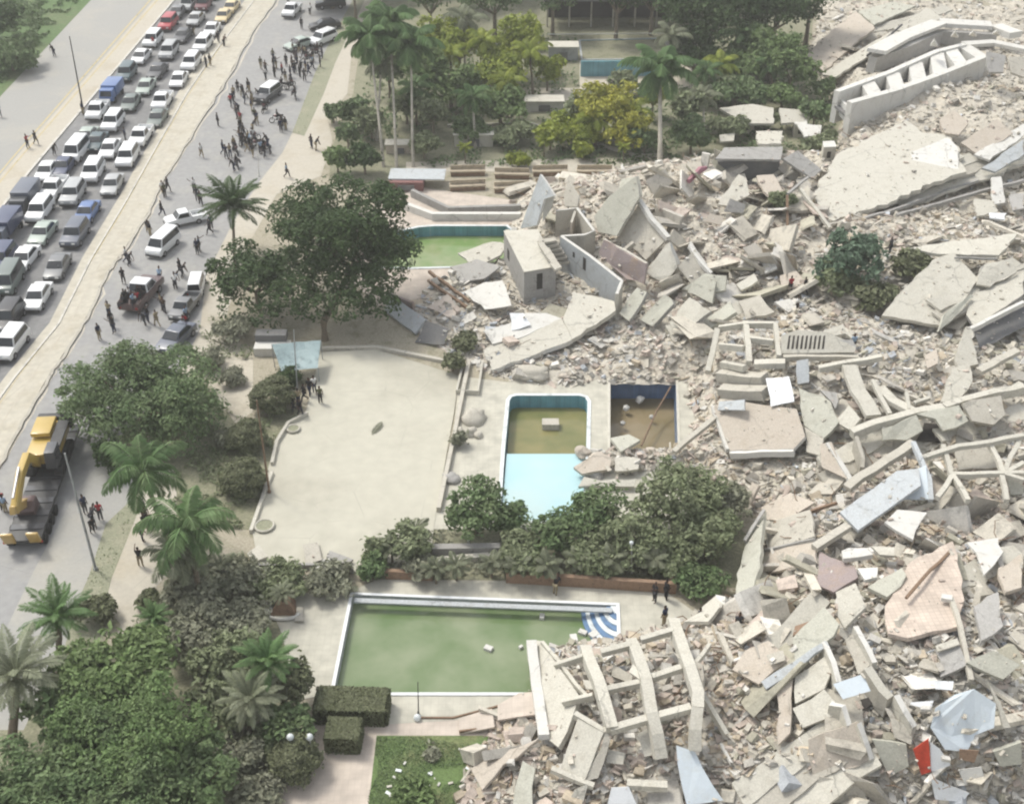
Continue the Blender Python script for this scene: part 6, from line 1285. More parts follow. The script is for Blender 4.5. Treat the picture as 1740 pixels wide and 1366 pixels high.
# tarpaulin canopy beside the plaza
root = empty('tarpaulin_canopy', G(505,620,0), 'pale teal translucent tarpaulin canopy beside the plaza corner', 'canopy')
tp = [G(462,585,2.6), G(545,578,2.3), G(540,625,1.6), G(478,630,1.5)]
V = []; Q = []
for i in range(7):
    for j in range(5):
        a = tp[0].lerp(tp[1], i/6); b = tp[3].lerp(tp[2], i/6); p = a.lerp(b, j/4); p.z += -.18*math.sin(math.pi*i/6)*math.sin(math.pi*j/4)+R.uniform(-.05, .05); V.append(p)
for i in range(6):
    for j in range(4): a = i*5+j; Q.append((a, a+1, a+6, a+5))
V2 = V+[p-Vector((0, 0, .02)) for p in V]; mesh('sheet', V2, Q+[tuple(reversed([k+35 for k in q])) for q in Q], 'tarp_teal', root)
for p in tp: v, f = tube([Vector((p.x, p.y, 0)), p], .05); mesh('post', v, f, 'metal_grey', root)
root = empty('market_stall', G(470,600,0), 'dark low stall with white counter beside the teal tarpaulin', 'stall')
v, f = xbox(462,606,3.4,1.6,.9); mesh('counter', v, f, 'concrete_white', root); v, f = xbox(462,594,3.0,1.2,.7,.91); mesh('crate_shelf', v, f, 'roof_shade_dark', root)
# ---- poles and lamps
def pole(base, top, label, r_=.07, m='metal_dark', name='lamp_post', arm=False, globe=0, cat='pole', h=None):
    b = G(*base, 0); z0 = max(H1(b.x, b.y), 0)
    # height such that the top projects near the seen row
    lo, hi = 0, 15
    for _ in range(30):
        mm = (lo+hi)/2
        if pix((b.x, b.y, z0+mm))[1] > top[1]: lo = mm
        else: hi = mm
    L = lo; t = G(*top, z0+L); t.z = z0+L; root = empty(name, (b.x, b.y, z0), label, cat)
    v, f = tube([Vector((b.x, b.y, z0-.2)), t], [r_*1.3, r_*.7]); mesh('pole', v, f, m, root)
    if arm: v, f = tube([t, t+Vector((-.5, -.2, .1)), t+Vector((-1.2, -.5, .05))], [.04, .035, .03]); mesh('arm', v, f, m, root); v, f = tube([t+Vector((-1.1, -.45, .05)), t+Vector((-1.7, -.7, .0))], [.07, .1]); mesh('lamp_head', v, f, 'metal_grey', root)
    if globe:
        bm = bmesh.new(); bmesh.ops.create_uvsphere(bm, u_segments=14, v_segments=10, radius=globe); me = bpy.data.meshes.new('globe'); bm.to_mesh(me); bm.free(); o = link('globe', me, ['tile_white'], root, t-root.location)
        for p in me.polygons: p.use_smooth = True
        v, f = tube([t-Vector((0, 0, globe+.12)), t-Vector((0, 0, globe-.05))], [.07, .09]); mesh('collar', v, f, m, root)
    v, f = tube([Vector((b.x, b.y, z0-.1)), Vector((b.x, b.y, z0+.25))], [r_*2.2, r_*2]); mesh('foot', v, f, m, root)
    return root
pole((143,196),(118,62),'tall dark pole on the left median beside the queue',.09,arm=False,name='utility_pole')
pole((163,968),(110,770),'tall grey pole leaning over the lower verge strip',.09,'metal_grey',name='utility_pole')
pole((506,678),(499,560),'grey pole beside the teal tarpaulin',.06,'metal_grey',name='utility_pole')
pole((458,838),(436,680),'leaning brown pole at the left plaza wall',.08,'wood_brown',name='utility_pole')
pole((440,300),(437,243),'thin pale sign pole beside the dusty feathery palm',.05,'pole_white',name='utility_pole')
pole((1074,974),(1073,922),'white garden lamp post on the long dark wall',.05,'pole_white',globe=.16,cat='lamp post')
pole((796,922),(796,908),'small white globe lamp on the retaining wall',.05,'pole_white',globe=.17,cat='lamp post')
pole((497,1300),(493,1252),'left globe lamp beside the trimmed round bush',.05,'pole_white',globe=.24,cat='lamp post')
pole((532,1300),(526,1252),'right globe lamp beside the trimmed round bush',.05,'pole_white',globe=.24,cat='lamp post')
pole((711,1213),(710,1158),'dark thin post at the near pool deck',.04,'metal_dark',cat='lamp post')
c = G(709,1219,.2); bm = bmesh.new(); bmesh.ops.create_uvsphere(bm, u_segments=12, v_segments=8, radius=.26); me = bpy.data.meshes.new('fallen_globe'); bm.to_mesh(me); bm.free(); o = link('fallen_globe', me, ['tile_white'], None, c); tag(o, 'white lamp globe lying at the foot of the dark thin post', 'lamp globe')
for k, (x, y, s) in enumerate(((921,1048,.25),(975,1085,.35),(1010,1078,.4),(990,1075,.3),(885,1100,.15),(830,1102,.3),(1020,1092,.3))):
    c = G(x, y, -.55); v, f = box(-s, s, -s*.7, s*.7, -.1, .16); mm = Matrix.Rotation(R.uniform(0, 3), 4, 'Z'); v = [mm @ p+c for p in v]; tag(mesh('floating_foam', v, f, 'concrete_white'), ['white foam piece alone near the far edge','white foam piece closest to the triangular slab tip','largest white foam piece by the round steps','white foam piece left of the round steps','tiny white scrap in mid pool','flat pale scrap floating in mid pool','white foam piece under the round steps'][k]+' of the long green pool', 'foam')
# litter on the lawn
for k in range(20):
    x, y = R.uniform(650, 800), R.uniform(1262, 1360); c = G(x, y, .1); s = R.uniform(.06, .2); v, f = box(-s, s, -s*.5, s*.5, 0, .05); mm = Matrix.Rotation(R.uniform(0, 3), 4, 'Z') @ Matrix.Rotation(R.uniform(-.3, .3), 4, 'X'); v = [mm @ p+c for p in v]
    o = mesh('litter', v, f, R.choice(['concrete_white','tile_white','deb_cream' if 0 else 'concrete_light'])); tag(o, nlab(x, y, 'pale litter scrap on the lawn'), 'litter', 'litter scraps on the lawn')
# ================================================================ VEHICLES
def carpaint(name, col, rough=.35): return mat(name, col, rough=rough, var=.04, bump=0, scale=.8, stain_amt=.12, coat=.3, spec=.5)
CC = {'white': (.74,.75,.75), 'silver': (.40,.41,.41), 'grey': (.16,.165,.17), 'dark grey': (.06,.063,.068), 'black': (.02,.02,.022), 'dark blue': (.035,.05,.11), 'blue': (.09,.16,.35), 'maroon': (.12,.02,.025), 'red': (.38,.03,.04), 'green grey': (.13,.16,.145), 'pale green': (.36,.42,.37), 'cream yellow': (.62,.50,.28), 'teal': (.06,.10,.11), 'slate': (.09,.105,.14), 'brown red': (.10,.06,.055), 'yellow': (.46,.32,.07), 'ochre': (.42,.28,.08)}
for k, c in CC.items(): carpaint('paint_'+k.replace(' ', '_')+'_car', c)
mat('glass_dark', (.02,.025,.03), rough=.12, var=.02, bump=0, spec=.6); mat('rubber', (.025,.025,.025), rough=.9, bump=0); mat('rim', (.35,.35,.36), rough=.4, bump=0, metal=.6); mat('lamp_clear', (.75,.75,.72), rough=.2, bump=0); mat('lamp_red', (.35,.02,.02), rough=.3, bump=0)
PROF = {
 'sedan': dict(low=[(2.15,.28),(2.25,.50),(2.18,.70),(1.15,.90),(-1.55,.95),(-2.15,.93),(-2.22,.60),(-2.12,.28)], cab=[(1.12,.88),(.35,1.40),(-.85,1.42),(-1.62,.93)], W=1.72),
 'suv': dict(low=[(2.2,.34),(2.3,.65),(2.2,.92),(1.2,1.06),(-2.2,1.06),(-2.25,.6),(-2.15,.34)], cab=[(1.15,1.04),(.55,1.70),(-1.95,1.72),(-2.2,1.04)], W=1.85),
 'van': dict(low=[(2.2,.34),(2.3,.7),(2.15,1.0),(1.7,1.15),(-2.35,1.12),(-2.38,.6),(-2.3,.34)], cab=[(1.75,1.12),(1.1,1.95),(-2.2,1.98),(-2.37,1.10)], W=1.85),
 'pickup': dict(low=[(2.4,.40),(2.5,.72),(2.38,.98),(1.35,1.10),(-2.45,1.06),(-2.5,.7),(-2.42,.40)], cab=[(1.32,1.08),(.75,1.70),(-.35,1.72),(-.62,1.05)], W=1.82)}
def extr(prof, w0, w1, zs):
    """side profile extruded across the width; half-width follows height between zs"""
    def hw(z): t = min(1, max(0, (z-zs[0])/(zs[1]-zs[0]+1e-6))); return w0+(w1-w0)*t
    n = len(prof); v = [Vector((x, -hw(z), z)) for x, z in prof]+[Vector((x, hw(z), z)) for x, z in prof]
    return v, [tuple(range(n)), tuple(range(2*n-1, n-1, -1))]+[(i, i+n, (i+1) % n+n, (i+1) % n) for i in range(n)]
def bev(me, w_=.05, seg=2):
    bm = bmesh.new(); bm.from_mesh(me); bmesh.ops.recalc_face_normals(bm, faces=bm.faces[:])
    ed = [e for e in bm.edges if len(e.link_faces) == 2 and e.calc_face_angle(0) > .35]
    bmesh.ops.bevel(bm, geom=ed, offset=w_, segments=seg, affect='EDGES', profile=.6); bm.to_mesh(me); bm.free()
    for p in me.polygons: p.use_smooth = True
    me.set_sharp_from_angle(angle=.7)
    return me
def rawmesh(name, v, f, m, bevel=0):
    me = bpy.data.meshes.new(name); me.from_pydata([tuple(p) for p in v], [], f); me.update()
    if bevel: bev(me, bevel)
    me.materials.append(MATS[m]); return me
def cyl(x, y, z, r_, w_, n=14): return tube([(x, y-w_/2, z), (x, y+w_/2, z)], r_, n)
_cache = {}
def carparts(kind):
    if kind in _cache: return _cache[kind]
    p = PROF[kind]; W = p['W']/2; lo, cb = p['low'], p['cab']; P_ = []
    zt = max(z for x, z in cb); zb = min(z for x, z in cb); zl0 = lo[0][1]
    v1, f1 = extr(lo, W*.98, W*.98, (0, 1)); v2, f2 = extr([(cb[0][0], cb[0][1]-.06)]+cb[1:3]+[(cb[3][0], cb[3][1]-.06)], W*.93, W*.76, (zb, zt))
    if kind == 'pickup':
        lo2 = [q for q in lo]; v1, f1 = extr([(2.4,.40),(2.5,.72),(2.38,.98),(1.35,1.10),(-.66,1.08),(-.66,.62),(-2.45,.62),(-2.42,.40)], W*.98, W*.98, (0, 1))
    me = rawmesh('body', *joinparts([(v1, f1)]), 'paint_white_car', .07); P_.append(('body', me, (0, 0, 0), True, None))
    me = rawmesh('cabin', v2, f2, 'paint_white_car', .06); P_.append(('cabin', me, (0, 0, 0), True, None))
    if kind == 'pickup':
        t = [box(-2.48, -.68, -W*.98, -W*.9, .64, 1.08), box(-2.48, -.68, W*.9, W*.98, .64, 1.08), box(-2.5, -2.42, -W*.89, W*.89, .64, 1.07), box(-.76, -.69, -W*.89, W*.89, .64, 1.06)]
        P_.append(('cargo_bed', rawmesh('cargo_bed', *joinparts(t), 'paint_white_car'), (0, 0, 0), True, None))
    def hw(z): t = (z-zb)/(zt-zb); return W*.93+(W*.76-W*.93)*t
    def quad(x0, z0, x1, z1, ins=.1):    # slanted glass between two profile points
        a = (x0+(x1-x0)*ins, z0+(z1-z0)*ins); b = (x0+(x1-x0)*(1-ins), z0+(z1-z0)*(1-ins)); d = Vector((b[0]-a[0], 0, b[1]-a[1])).normalized(); n_ = Vector((d.z, 0, -d.x))
        if n_.z < 0: n_ = -n_
        q = [Vector((a[0], -hw(a[1])*.92, a[1])), Vector((a[0], hw(a[1])*.92, a[1])), Vector((b[0], hw(b[1])*.9, b[1])), Vector((b[0], -hw(b[1])*.9, b[1]))]
        return prism([p_+n_*.02 for p_ in q], [p_-n_*.03 for p_ in q])
    P_.append(('windscreen', rawmesh('windscreen', *quad(*cb[0], *cb[1]), 'glass_dark'), (0, 0, 0), False, None))
    P_.append(('rear_window', rawmesh('rear_window', *quad(*cb[3], *cb[2]), 'glass_dark'), (0, 0, 0), False, None))
    for sg in (-1, 1):
        z0, z1 = zb+.08*(1), zt-.12; q = []
        def at(z, side):
            (xa, za), (xb, zb_) = (cb[0], cb[1]) if side else (cb[3], cb[2]); t = (z-za)/(zb_-za); return xa+(xb-xa)*t
        for x, z in ((at(z0, 0)+.18, z0), (at(z0, 1)-.22, z0), (at(z1, 1)-.12, z1), (at(z1, 0)+.12, z1)): q.append(Vector((x, sg*(hw(z)), z)))
        nn = Vector((0, sg, .25)).normalized(); P_.append(('side_window', rawmesh('side_window', *prism([p_+nn*.014 for p_ in q], [p_-nn*.03 for p_ in q]), 'glass_dark'), (0, 0, 0), False, None))
        v, f = cyl(0, 0, 0, .33, .22); wm = rawmesh('wheel', v, f, 'rubber'); v, f = cyl(0, sg*.10, 0, .19, .05, 10); rm = rawmesh('rim', v, f, 'rim')
        for x in (1.35, -1.35): P_.append(('wheel', wm, (x, sg*(W-.09), .33), False, ('rim', rm)))
        f0 = lo[1]; v, f = box(f0[0]-.10, f0[0]+.012, sg*W*.55-.17, sg*W*.55+.17, f0[1]-.02, f0[1]+.13); P_.append(('headlight', rawmesh('headlight', v, f, 'lamp_clear'), (0, 0, 0), False, None))
        bx = min(x for x, z in lo); v, f = box(bx-.012, bx+.1, sg*W*.75-.1, sg*W*.75+.1, .62, .8); P_.append(('tail_light', rawmesh('tail_light', v, f, 'lamp_red'), (0, 0, 0), False, None))
    v, f = box(lo[1][0]-.08, lo[1][0]+.05, -W*.9, W*.9, zl0, zl0+.14); P_.append(('bumper', rawmesh('bumper', v, f, 'metal_dark'), (0, 0, 0), False, None))
    _cache[kind] = P_; return P_
def car(px, py, kind, colr, ang, label, group=None, z=0, sc_=1.0, roof=None):
    b = G(px, py, .7); root = empty({'sedan': 'car', 'suv': 'suv', 'van': 'van', 'pickup': 'pickup_truck'}[kind], (b.x, b.y, z), label, {'sedan': 'car', 'suv': 'suv', 'van': 'van', 'pickup': 'pickup truck'}[kind], group)
    root.rotation_euler.z = ang; root.scale = (sc_*1.13,)*3; pm = MATS['paint_'+colr.replace(' ', '_')+'_car']
    for nm, me, loc, painted, sub in carparts(kind):
        o = bpy.data.objects.new(nm, me); COL.objects.link(o); o.parent = root; o.location = loc
        if painted:
            o.material_slots[0].link = 'OBJECT'; o.material_slots[0].material = MATS['paint_'+roof+'_car'] if (roof and nm == 'cabin') else pm
        if sub: s = bpy.data.objects.new(sub[0], sub[1]); COL.objects.link(s); s.parent = o
    return root
def truck(px, py, ang, cabc, cargoc, label, L=6.5, hh=2.7):
    b = G(px, py, 1.2); root = empty('box_truck', (b.x, b.y, 0), label, 'truck'); root.rotation_euler.z = ang
    def put(nm, v, f, m, bevel=0): return link(nm, rawmesh(nm, v, f, m, bevel), [], root)
    put('cab', *extr([(L/2,.5),(L/2+.05,1.1),(L/2-.35,1.95),(L/2-1.5,2.0),(L/2-1.5,.5)], .98, .9, (.5, 2)), cabc, .05); put('cargo_box', *box(-L/2, L/2-1.6, -1.08, 1.08, .8, hh), cargoc, .04); put('windscreen', *prism([Vector((L/2+.035,-.8,1.2)),Vector((L/2+.035,.8,1.2)),Vector((L/2-.25,.75,1.85)),Vector((L/2-.25,-.75,1.85))], [Vector((L/2-.02,-.8,1.2)),Vector((L/2-.02,.8,1.2)),Vector((L/2-.32,.75,1.85)),Vector((L/2-.32,-.75,1.85))]), 'glass_dark'); put('chassis', *box(-L/2+.1, L/2-.1, -.5, .5, .45, .78), 'metal_dark')
    for x in (L/2-.9, -L/2+1.0):
        for sg in (-1, 1): put('wheel', *cyl(x, sg*.92, .42, .42, .28), 'rubber')
    return root
def lane_ang(px, py):
    """heading (towards the camera) along the road at this pixel: blend of the lane borders"""
    def dirat(L, y):
        for i in range(len(L)-1):
            if L[i][1] <= y <= L[i+1][1]: a, b = G(*L[i]), G(*L[i+1]); return (b-a).normalized()
        a, b = G(*L[-2]), G(*L[-1]); return (b-a).normalized()
    def xat(L, y):
        for i in range(len(L)-1):
            if L[i][1] <= y <= L[i+1][1]: t = (y-L[i][1])/(L[i+1][1]-L[i][1]); return L[i][0]+t*(L[i+1][0]-L[i][0])
        return L[-1][0]
    y = min(py, 700); a, b = xat(LK, y), xat(QR, y); t = (px-a)/(b-a+1e-6); t = min(1.2, max(0, t)); d = dirat(LK, y)*(1-t)+dirat(QR, y)*t
    return math.atan2(d.y, d.x), t
QC = [(286,40,'suv','red'),(260,68,'suv','white'),(240,96,'sedan','white'),(215,125,'suv','teal'),(166,188,'pickup','white'),(287,88,'suv','silver'),(311,60,'sedan','dark grey'),(333,32,'sedan','silver'),(346,8,'suv','maroon'),(393,12,'sedan','cream yellow'),(380,27,'sedan','cream yellow'),(360,50,'sedan','white'),(345,76,'suv','white'),
      (325,107,'suv','white'),(304,135,'sedan','white'),(276,172,'pickup','white'),(268,120,'sedan','dark grey'),(248,147,'sedan','pale green'),(222,174,'sedan','green grey'),(192,208,'suv','white'),(148,231,'sedan','pale green'),(165,240,'sedan','teal'),(130,258,'van','white'),(187,252,'sedan','white'),(268,200,'sedan','green grey'),(240,232,'pickup','white'),
      (217,267,'suv','white'),(158,292,'suv','white'),(191,313,'sedan','silver'),(80,290,'sedan','white'),(108,282,'sedan','dark blue'),(92,320,'pickup','white'),(124,330,'suv','silver'),(68,358,'suv','white'),(73,395,'sedan','pale green'),(148,360,'sedan','blue'),(128,398,'suv','slate'),(42,438,'sedan','white'),(98,452,'sedan','grey'),(64,503,'sedan','white'),
      (15,478,'van','green grey'),(14,540,'suv','black'),(18,585,'suv','white'),(3,440,'suv','dark blue'),(320,8,'suv','silver'),(302,20,'sedan','grey'),(-30,520,'sedan','silver'),(-25,600,'van','white'),(365,-12,'sedan','white'),(410,-20,'suv','white'),(330,-18,'sedan','silver')]
lanes = {}
rows = []
for x, y, k, c in QC:
    a, t = lane_ang(x, y); ln = 'left' if t < .36 else ('middle' if t < .68 else 'right'); rows.append([x, y, k, c, a, ln])
ORD = ['first','second','third','fourth','fifth','sixth','seventh','eighth','ninth','tenth','eleventh','twelfth','thirteenth','fourteenth','fifteenth','sixteenth','seventeenth','eighteenth','nineteenth','twentieth']
KW = {'sedan': 'car', 'suv': 'suv', 'van': 'van', 'pickup': 'pickup truck'}
for r_ in sorted(rows, key=lambda r_: r_[1]):
    x, y, k, c, a, ln = r_; key = (k, c, ln); lanes[key] = lanes.get(key, 0)+1; tot = sum(1 for q in rows if (q[2], q[3], q[5]) == key)
    lb = f"{c} {KW[k]} in the {ln} lane of the jammed queue" if tot == 1 else f"{ORD[lanes[key]-1]} {c} {KW[k]} from the top in the {ln} queue lane"
    car(x, y, k, c, a+R.uniform(-.04, .04), lb, 'vehicles queued bumper to bumper')
a, _ = lane_ang(189,155); truck(189,153,a,'paint_blue_car','paint_blue_car','small blue truck with blue cargo cover in the left queue lane',5.2,2.2)
a, _ = lane_ang(40,335); truck(42,335,a,'paint_dark_grey_car','paint_slate_car','dark grey box truck in the left queue lane',6.0,2.4)
a, _ = lane_ang(20,365); truck(8,385,a,'paint_slate_car','paint_dark_blue_car','slate blue box truck behind the dark grey one at the left edge',6.0,2.4)
CWHITE = 'vehicles on the crowded right road'
car(315,370,'pickup','white',math.radians(207),'white pickup truck crosswise beside the dusty feathery palm',CWHITE,sc_=.85)
car(277,415,'van','white',math.radians(254),'white minivan below the crosswise white pickup',CWHITE,sc_=.92)
car(314,520,'pickup','grey',math.radians(260),'grey pickup truck parked at the road edge by the dark tree',CWHITE,sc_=.85)
car(299,572,'sedan','slate',math.radians(252),'slate blue car parked below the grey pickup',CWHITE)
car(334,482,'van','white',math.radians(95),'pale kiosk stood in by a small van beside the dark tree',CWHITE,sc_=.75)  # van body stands in for a small pale kiosk
car(496,18,'pickup','white',math.radians(262),'white pickup truck alone at the top of the right road',CWHITE)
car(562,6,'suv','black',math.radians(190),'black car at the top edge beside the verge',CWHITE); car(552,42,'sedan','black',math.radians(200),'black car beside the upper verge strip',CWHITE)
car(548,66,'suv','white',math.radians(235),'white suv against the upper verge strip',CWHITE); car(509,74,'sedan','pale green',math.radians(225),'pale green car in the crowd left of the white suv',CWHITE); car(455,160,'suv','dark grey',math.radians(250),'dark off road car with white roof inside the crowd',CWHITE,roof='white')
crowdtruck = car(241,500,'pickup','brown red',math.radians(80),'brown red pickup truck packed with people in its bed',CWHITE,sc_=1.15,roof='white')
# ---- motorcycles
def moto_parts():
    P_ = []
    for x in (.62, -.62):
        ring = [(x+.29*math.cos(t), 0, .31+.29*math.sin(t)) for t in [2*math.pi*i/14 for i in range(15)]]; P_.append(('wheel', rawmesh('wheel', *tube(ring, .05, 5), 'rubber')))
    P_.append(('frame', rawmesh('frame', *joinparts([tube([(.62,0,.31),(.42,0,.92)], .035), tube([(-.62,0,.31),(-.1,0,.5),(.42,0,.8)], .04), tube([(-.1,0,.35),(.2,0,.35)], .12, 8), tube([(-.75,0,.75),(-.2,0,.62)], .05)]), 'metal_dark')))
    P_.append(('tank', rawmesh('tank', *tube([(.02,0,.76),(.18,0,.84),(.38,0,.82)], [.10,.18,.10], 8), 'paint_maroon_car'))); P_.append(('seat', rawmesh('seat', *tube([(-.7,0,.82),(-.35,0,.78),(0,0,.79)], [.06,.11,.09], 8), 'rubber')))
    P_.append(('handlebar', rawmesh('handlebar', *tube([(.3,-.35,1.0),(.42,-.1,.96),(.42,.1,.96),(.3,.35,1.0)], .02), 'metal_dark')))
    return P_
MP = moto_parts()
ML = ['motorbike nearest the white roofed car','motorbike at the upper right of the crowd','motorbike left of the planted verge tip','motorbike at the middle of the crowd','motorbike in the left part of the crowd','motorbike at the lower left of the crowd','motorbike at the lower end of the crowd','motorbike right below the white roofed car','motorbike on the grey road beside the walkers','motorbike at the crowd centre right','motorbike behind the pale green car','motorbike beside the upper verge','motorbike beside the pale pavement','motorbike close to the dusty palm top']
MPOS = [(x+R.uniform(-3, 3), y) for x, y in [(478,152),(505,168),(478,218),(470,208),(450,190),(438,252),(402,262),(492,150),(415,245),(430,240),(520,105),(535,95),(452,258),(405,285)]]
for k, (x, y) in enumerate(MPOS):
    b = G(x, y, 0); root = empty('motorcycle', b, ML[k]+', dark and low', 'motorcycle', 'motorbikes in the crowd'); root.rotation_euler.z = R.uniform(0, 6.28); root.scale = (1.2,)*3
    for nm, me in MP:
        o = bpy.data.objects.new(nm, me); COL.objects.link(o); o.parent = root
# ---- lowbed trailer with excavator
EA = math.atan2(*(G(35,935)-G(112,725)).yx); EC = G(72,858,0)
root = empty('lowbed_trailer', EC, 'dark lowbed trailer with ochre loading ramps carrying the excavator', 'trailer'); root.rotation_euler.z = EA; root.scale = (1.08,)*3
def lp(parent, nm, v, f, m, bevel=0): return link(nm, rawmesh(nm, v, f, m, bevel), [], parent)
lp(root, 'bed', *box(-9, 5.2, -1.25, 1.25, .75, 1.0), 'metal_dark', .03)
for k in range(9): lp(root, 'crossbar', *box(-8.6+k*1.5, -8.0+k*1.5, -1.2, 1.2, 1.003, 1.07), 'paint_dark_grey_car')
for k in range(4):
    for sg in (-1, 1): lp(root, 'wheel', *cyl(1.2+k*1.05, sg*1.15, .42, .42, .5), 'rubber')
for sg in (-1, 1):
    o = lp(root, 'ramp', *box(-.2, 1.0, -.42, .42, 0, .2), 'paint_ochre_car', .03); o.location = (5.3, sg*.9, .95); o.rotation_euler.y = math.radians(-70)
    o = lp(root, 'tail_light', *box(5.2, 5.26, sg*1.3-.1, sg*1.3+.1, .8, .95), 'lamp_red')
ex = empty('excavator', EC+Vector((0, 0, 1.07)), 'large yellow excavator with folded boom on the lowbed trailer', 'excavator'); ex.rotation_euler.z = EA; ex.scale = (1.08,)*3
for sg in (-1, 1):
    pr = [(-6.2,.45),(-5.8,.05),(-2.2,.05),(-1.8,.45),(-2.2,.9),(-5.8,.9)]; v = [Vector((x, sg*1.1-.3, z)) for x, z in pr]+[Vector((x, sg*1.1+.3, z)) for x, z in pr]; n = 6
    lp(ex, 'track', v, [tuple(range(n)), tuple(range(2*n-1, n-1, -1))]+[(i, i+n, (i+1) % n+n, (i+1) % n) for i in range(n)], 'rubber', .05)
lp(ex, 'body', *box(-6.9, -2.4, -1.2, 1.05, 1.05, 2.0), 'paint_yellow_car', .12); lp(ex, 'engine_hood', *box(-6.7, -4.4, -1.2, .3, 2.16, 2.55), 'paint_yellow_car', .1); lp(ex, 'engine_grille', *box(-6.4, -3.0, .45, 1.3, 2.16, 2.3), 'metal_dark')
lp(ex, 'counterweight', *box(-7.5, -6.93, -1.3, 1.3, 1.1, 2.3), 'metal_dark', .12); cb_ = lp(ex, 'cab', *extr([(-2.3,1.1),(-1.6,1.2),(-1.75,2.6),(-3.2,2.6),(-3.2,1.1)], .42, .38, (1, 3)), 'paint_dark_grey_car', .05); cb_.location.y = .8
o = lp(ex, 'window', *box(-3.0, -2.0, 1.215, 1.245, 1.8, 2.45), 'glass_dark')
bm_ = [(-2.6,0,1.6),(-.6,0,3.6),(1.6,0,3.5),(4.4,0,2.3)]; v, f = sweep([Vector(p)+Vector((0,-.35,0)) for p in bm_], .5, .75); lp(ex, 'boom', v, f, 'paint_yellow_car', .05)
v, f = sweep([Vector((4.5,-.35,2.6)), Vector((2.4,-.35,1.5)), Vector((1.8,-.35,1.2))], .42, .6); lp(ex, 'arm', v, f, 'paint_ochre_car', .04)
v, f = tube([(-1.6,-.35,2.0),(.7,-.35,3.0)], .12); lp(ex, 'hydraulic_ram', v, f, 'rim'); v, f = tube([(1.4,-.35,3.75),(3.9,-.35,2.9)], .1); lp(ex, 'hydraulic_ram', v, f, 'rim')
pr = [(1.2,.1),(2.4,.0),(2.7,.6),(2.2,1.25),(1.5,1.2)]; v = [Vector((x, -1.05, z)) for x, z in pr]+[Vector((x, .35, z)) for x, z in pr]; n = 5
lp(ex, 'bucket', v, [tuple(range(n)), tuple(range(2*n-1, n-1, -1))]+[(i, i+n, (i+1) % n+n, (i+1) % n) for i in range(n)], 'paint_brown_red_car', .05)
# ================================================================ PEOPLE
CLO = {'black': (.018,.018,.02), 'dark grey': (.05,.052,.058), 'navy': (.02,.028,.06), 'white': (.62,.62,.60), 'red': (.33,.03,.04), 'olive': (.08,.085,.04), 'brown': (.09,.055,.035), 'light blue': (.25,.34,.45), 'khaki': (.30,.25,.16)}
for k, c in CLO.items(): mat('cloth_'+k.replace(' ', '_'), c, rough=.9, var=.08, bump=0)
mat('skin', (.085,.045,.028), rough=.55, var=.05, bump=0); mat('hair', (.012,.01,.009), rough=.8, bump=0)
def skin(name, chains, m, sub=1):
    """chains: list of [(pos, radius), ...]; equal positions are welded; root = first vertex"""
    me = bpy.data.meshes.new(name); vs, es, rs, ix = [], [], [], {}
    for ch in chains:
        prev = None
        for p, r_ in ch:
            key = tuple(round(c, 4) for c in p)
            if key not in ix: ix[key] = len(vs); vs.append(p); rs.append(r_ if isinstance(r_, tuple) else (r_, r_))
            if prev is not None and prev != ix[key]: es.append((prev, ix[key]))
            prev = ix[key]
    me.from_pydata(vs, es, []); me.update(); o = bpy.data.objects.new(name, me); COL.objects.link(o)
    md = o.modifiers.new('skin', 'SKIN'); md.use_smooth_shade = True
    if not me.skin_vertices: 
        bm = bmesh.new(); bm.from_mesh(me); bm.verts.layers.skin.verify(); bm.to_mesh(me); bm.free()
    for i, r_ in enumerate(rs): me.skin_vertices[0].data[i].radius = r_; me.skin_vertices[0].data[i].use_root = (i == 0)
    if sub: s = o.modifiers.new('s', 'SUBSURF'); s.levels = sub; s.render_levels = sub
    bpy.context.view_layer.update(); dg = bpy.context.evaluated_depsgraph_get(); out = bpy.data.meshes.new_from_object(o.evaluated_get(dg)); out.name = name
    bpy.data.objects.remove(o); out.materials.clear(); out.materials.append(MATS[m]); return out
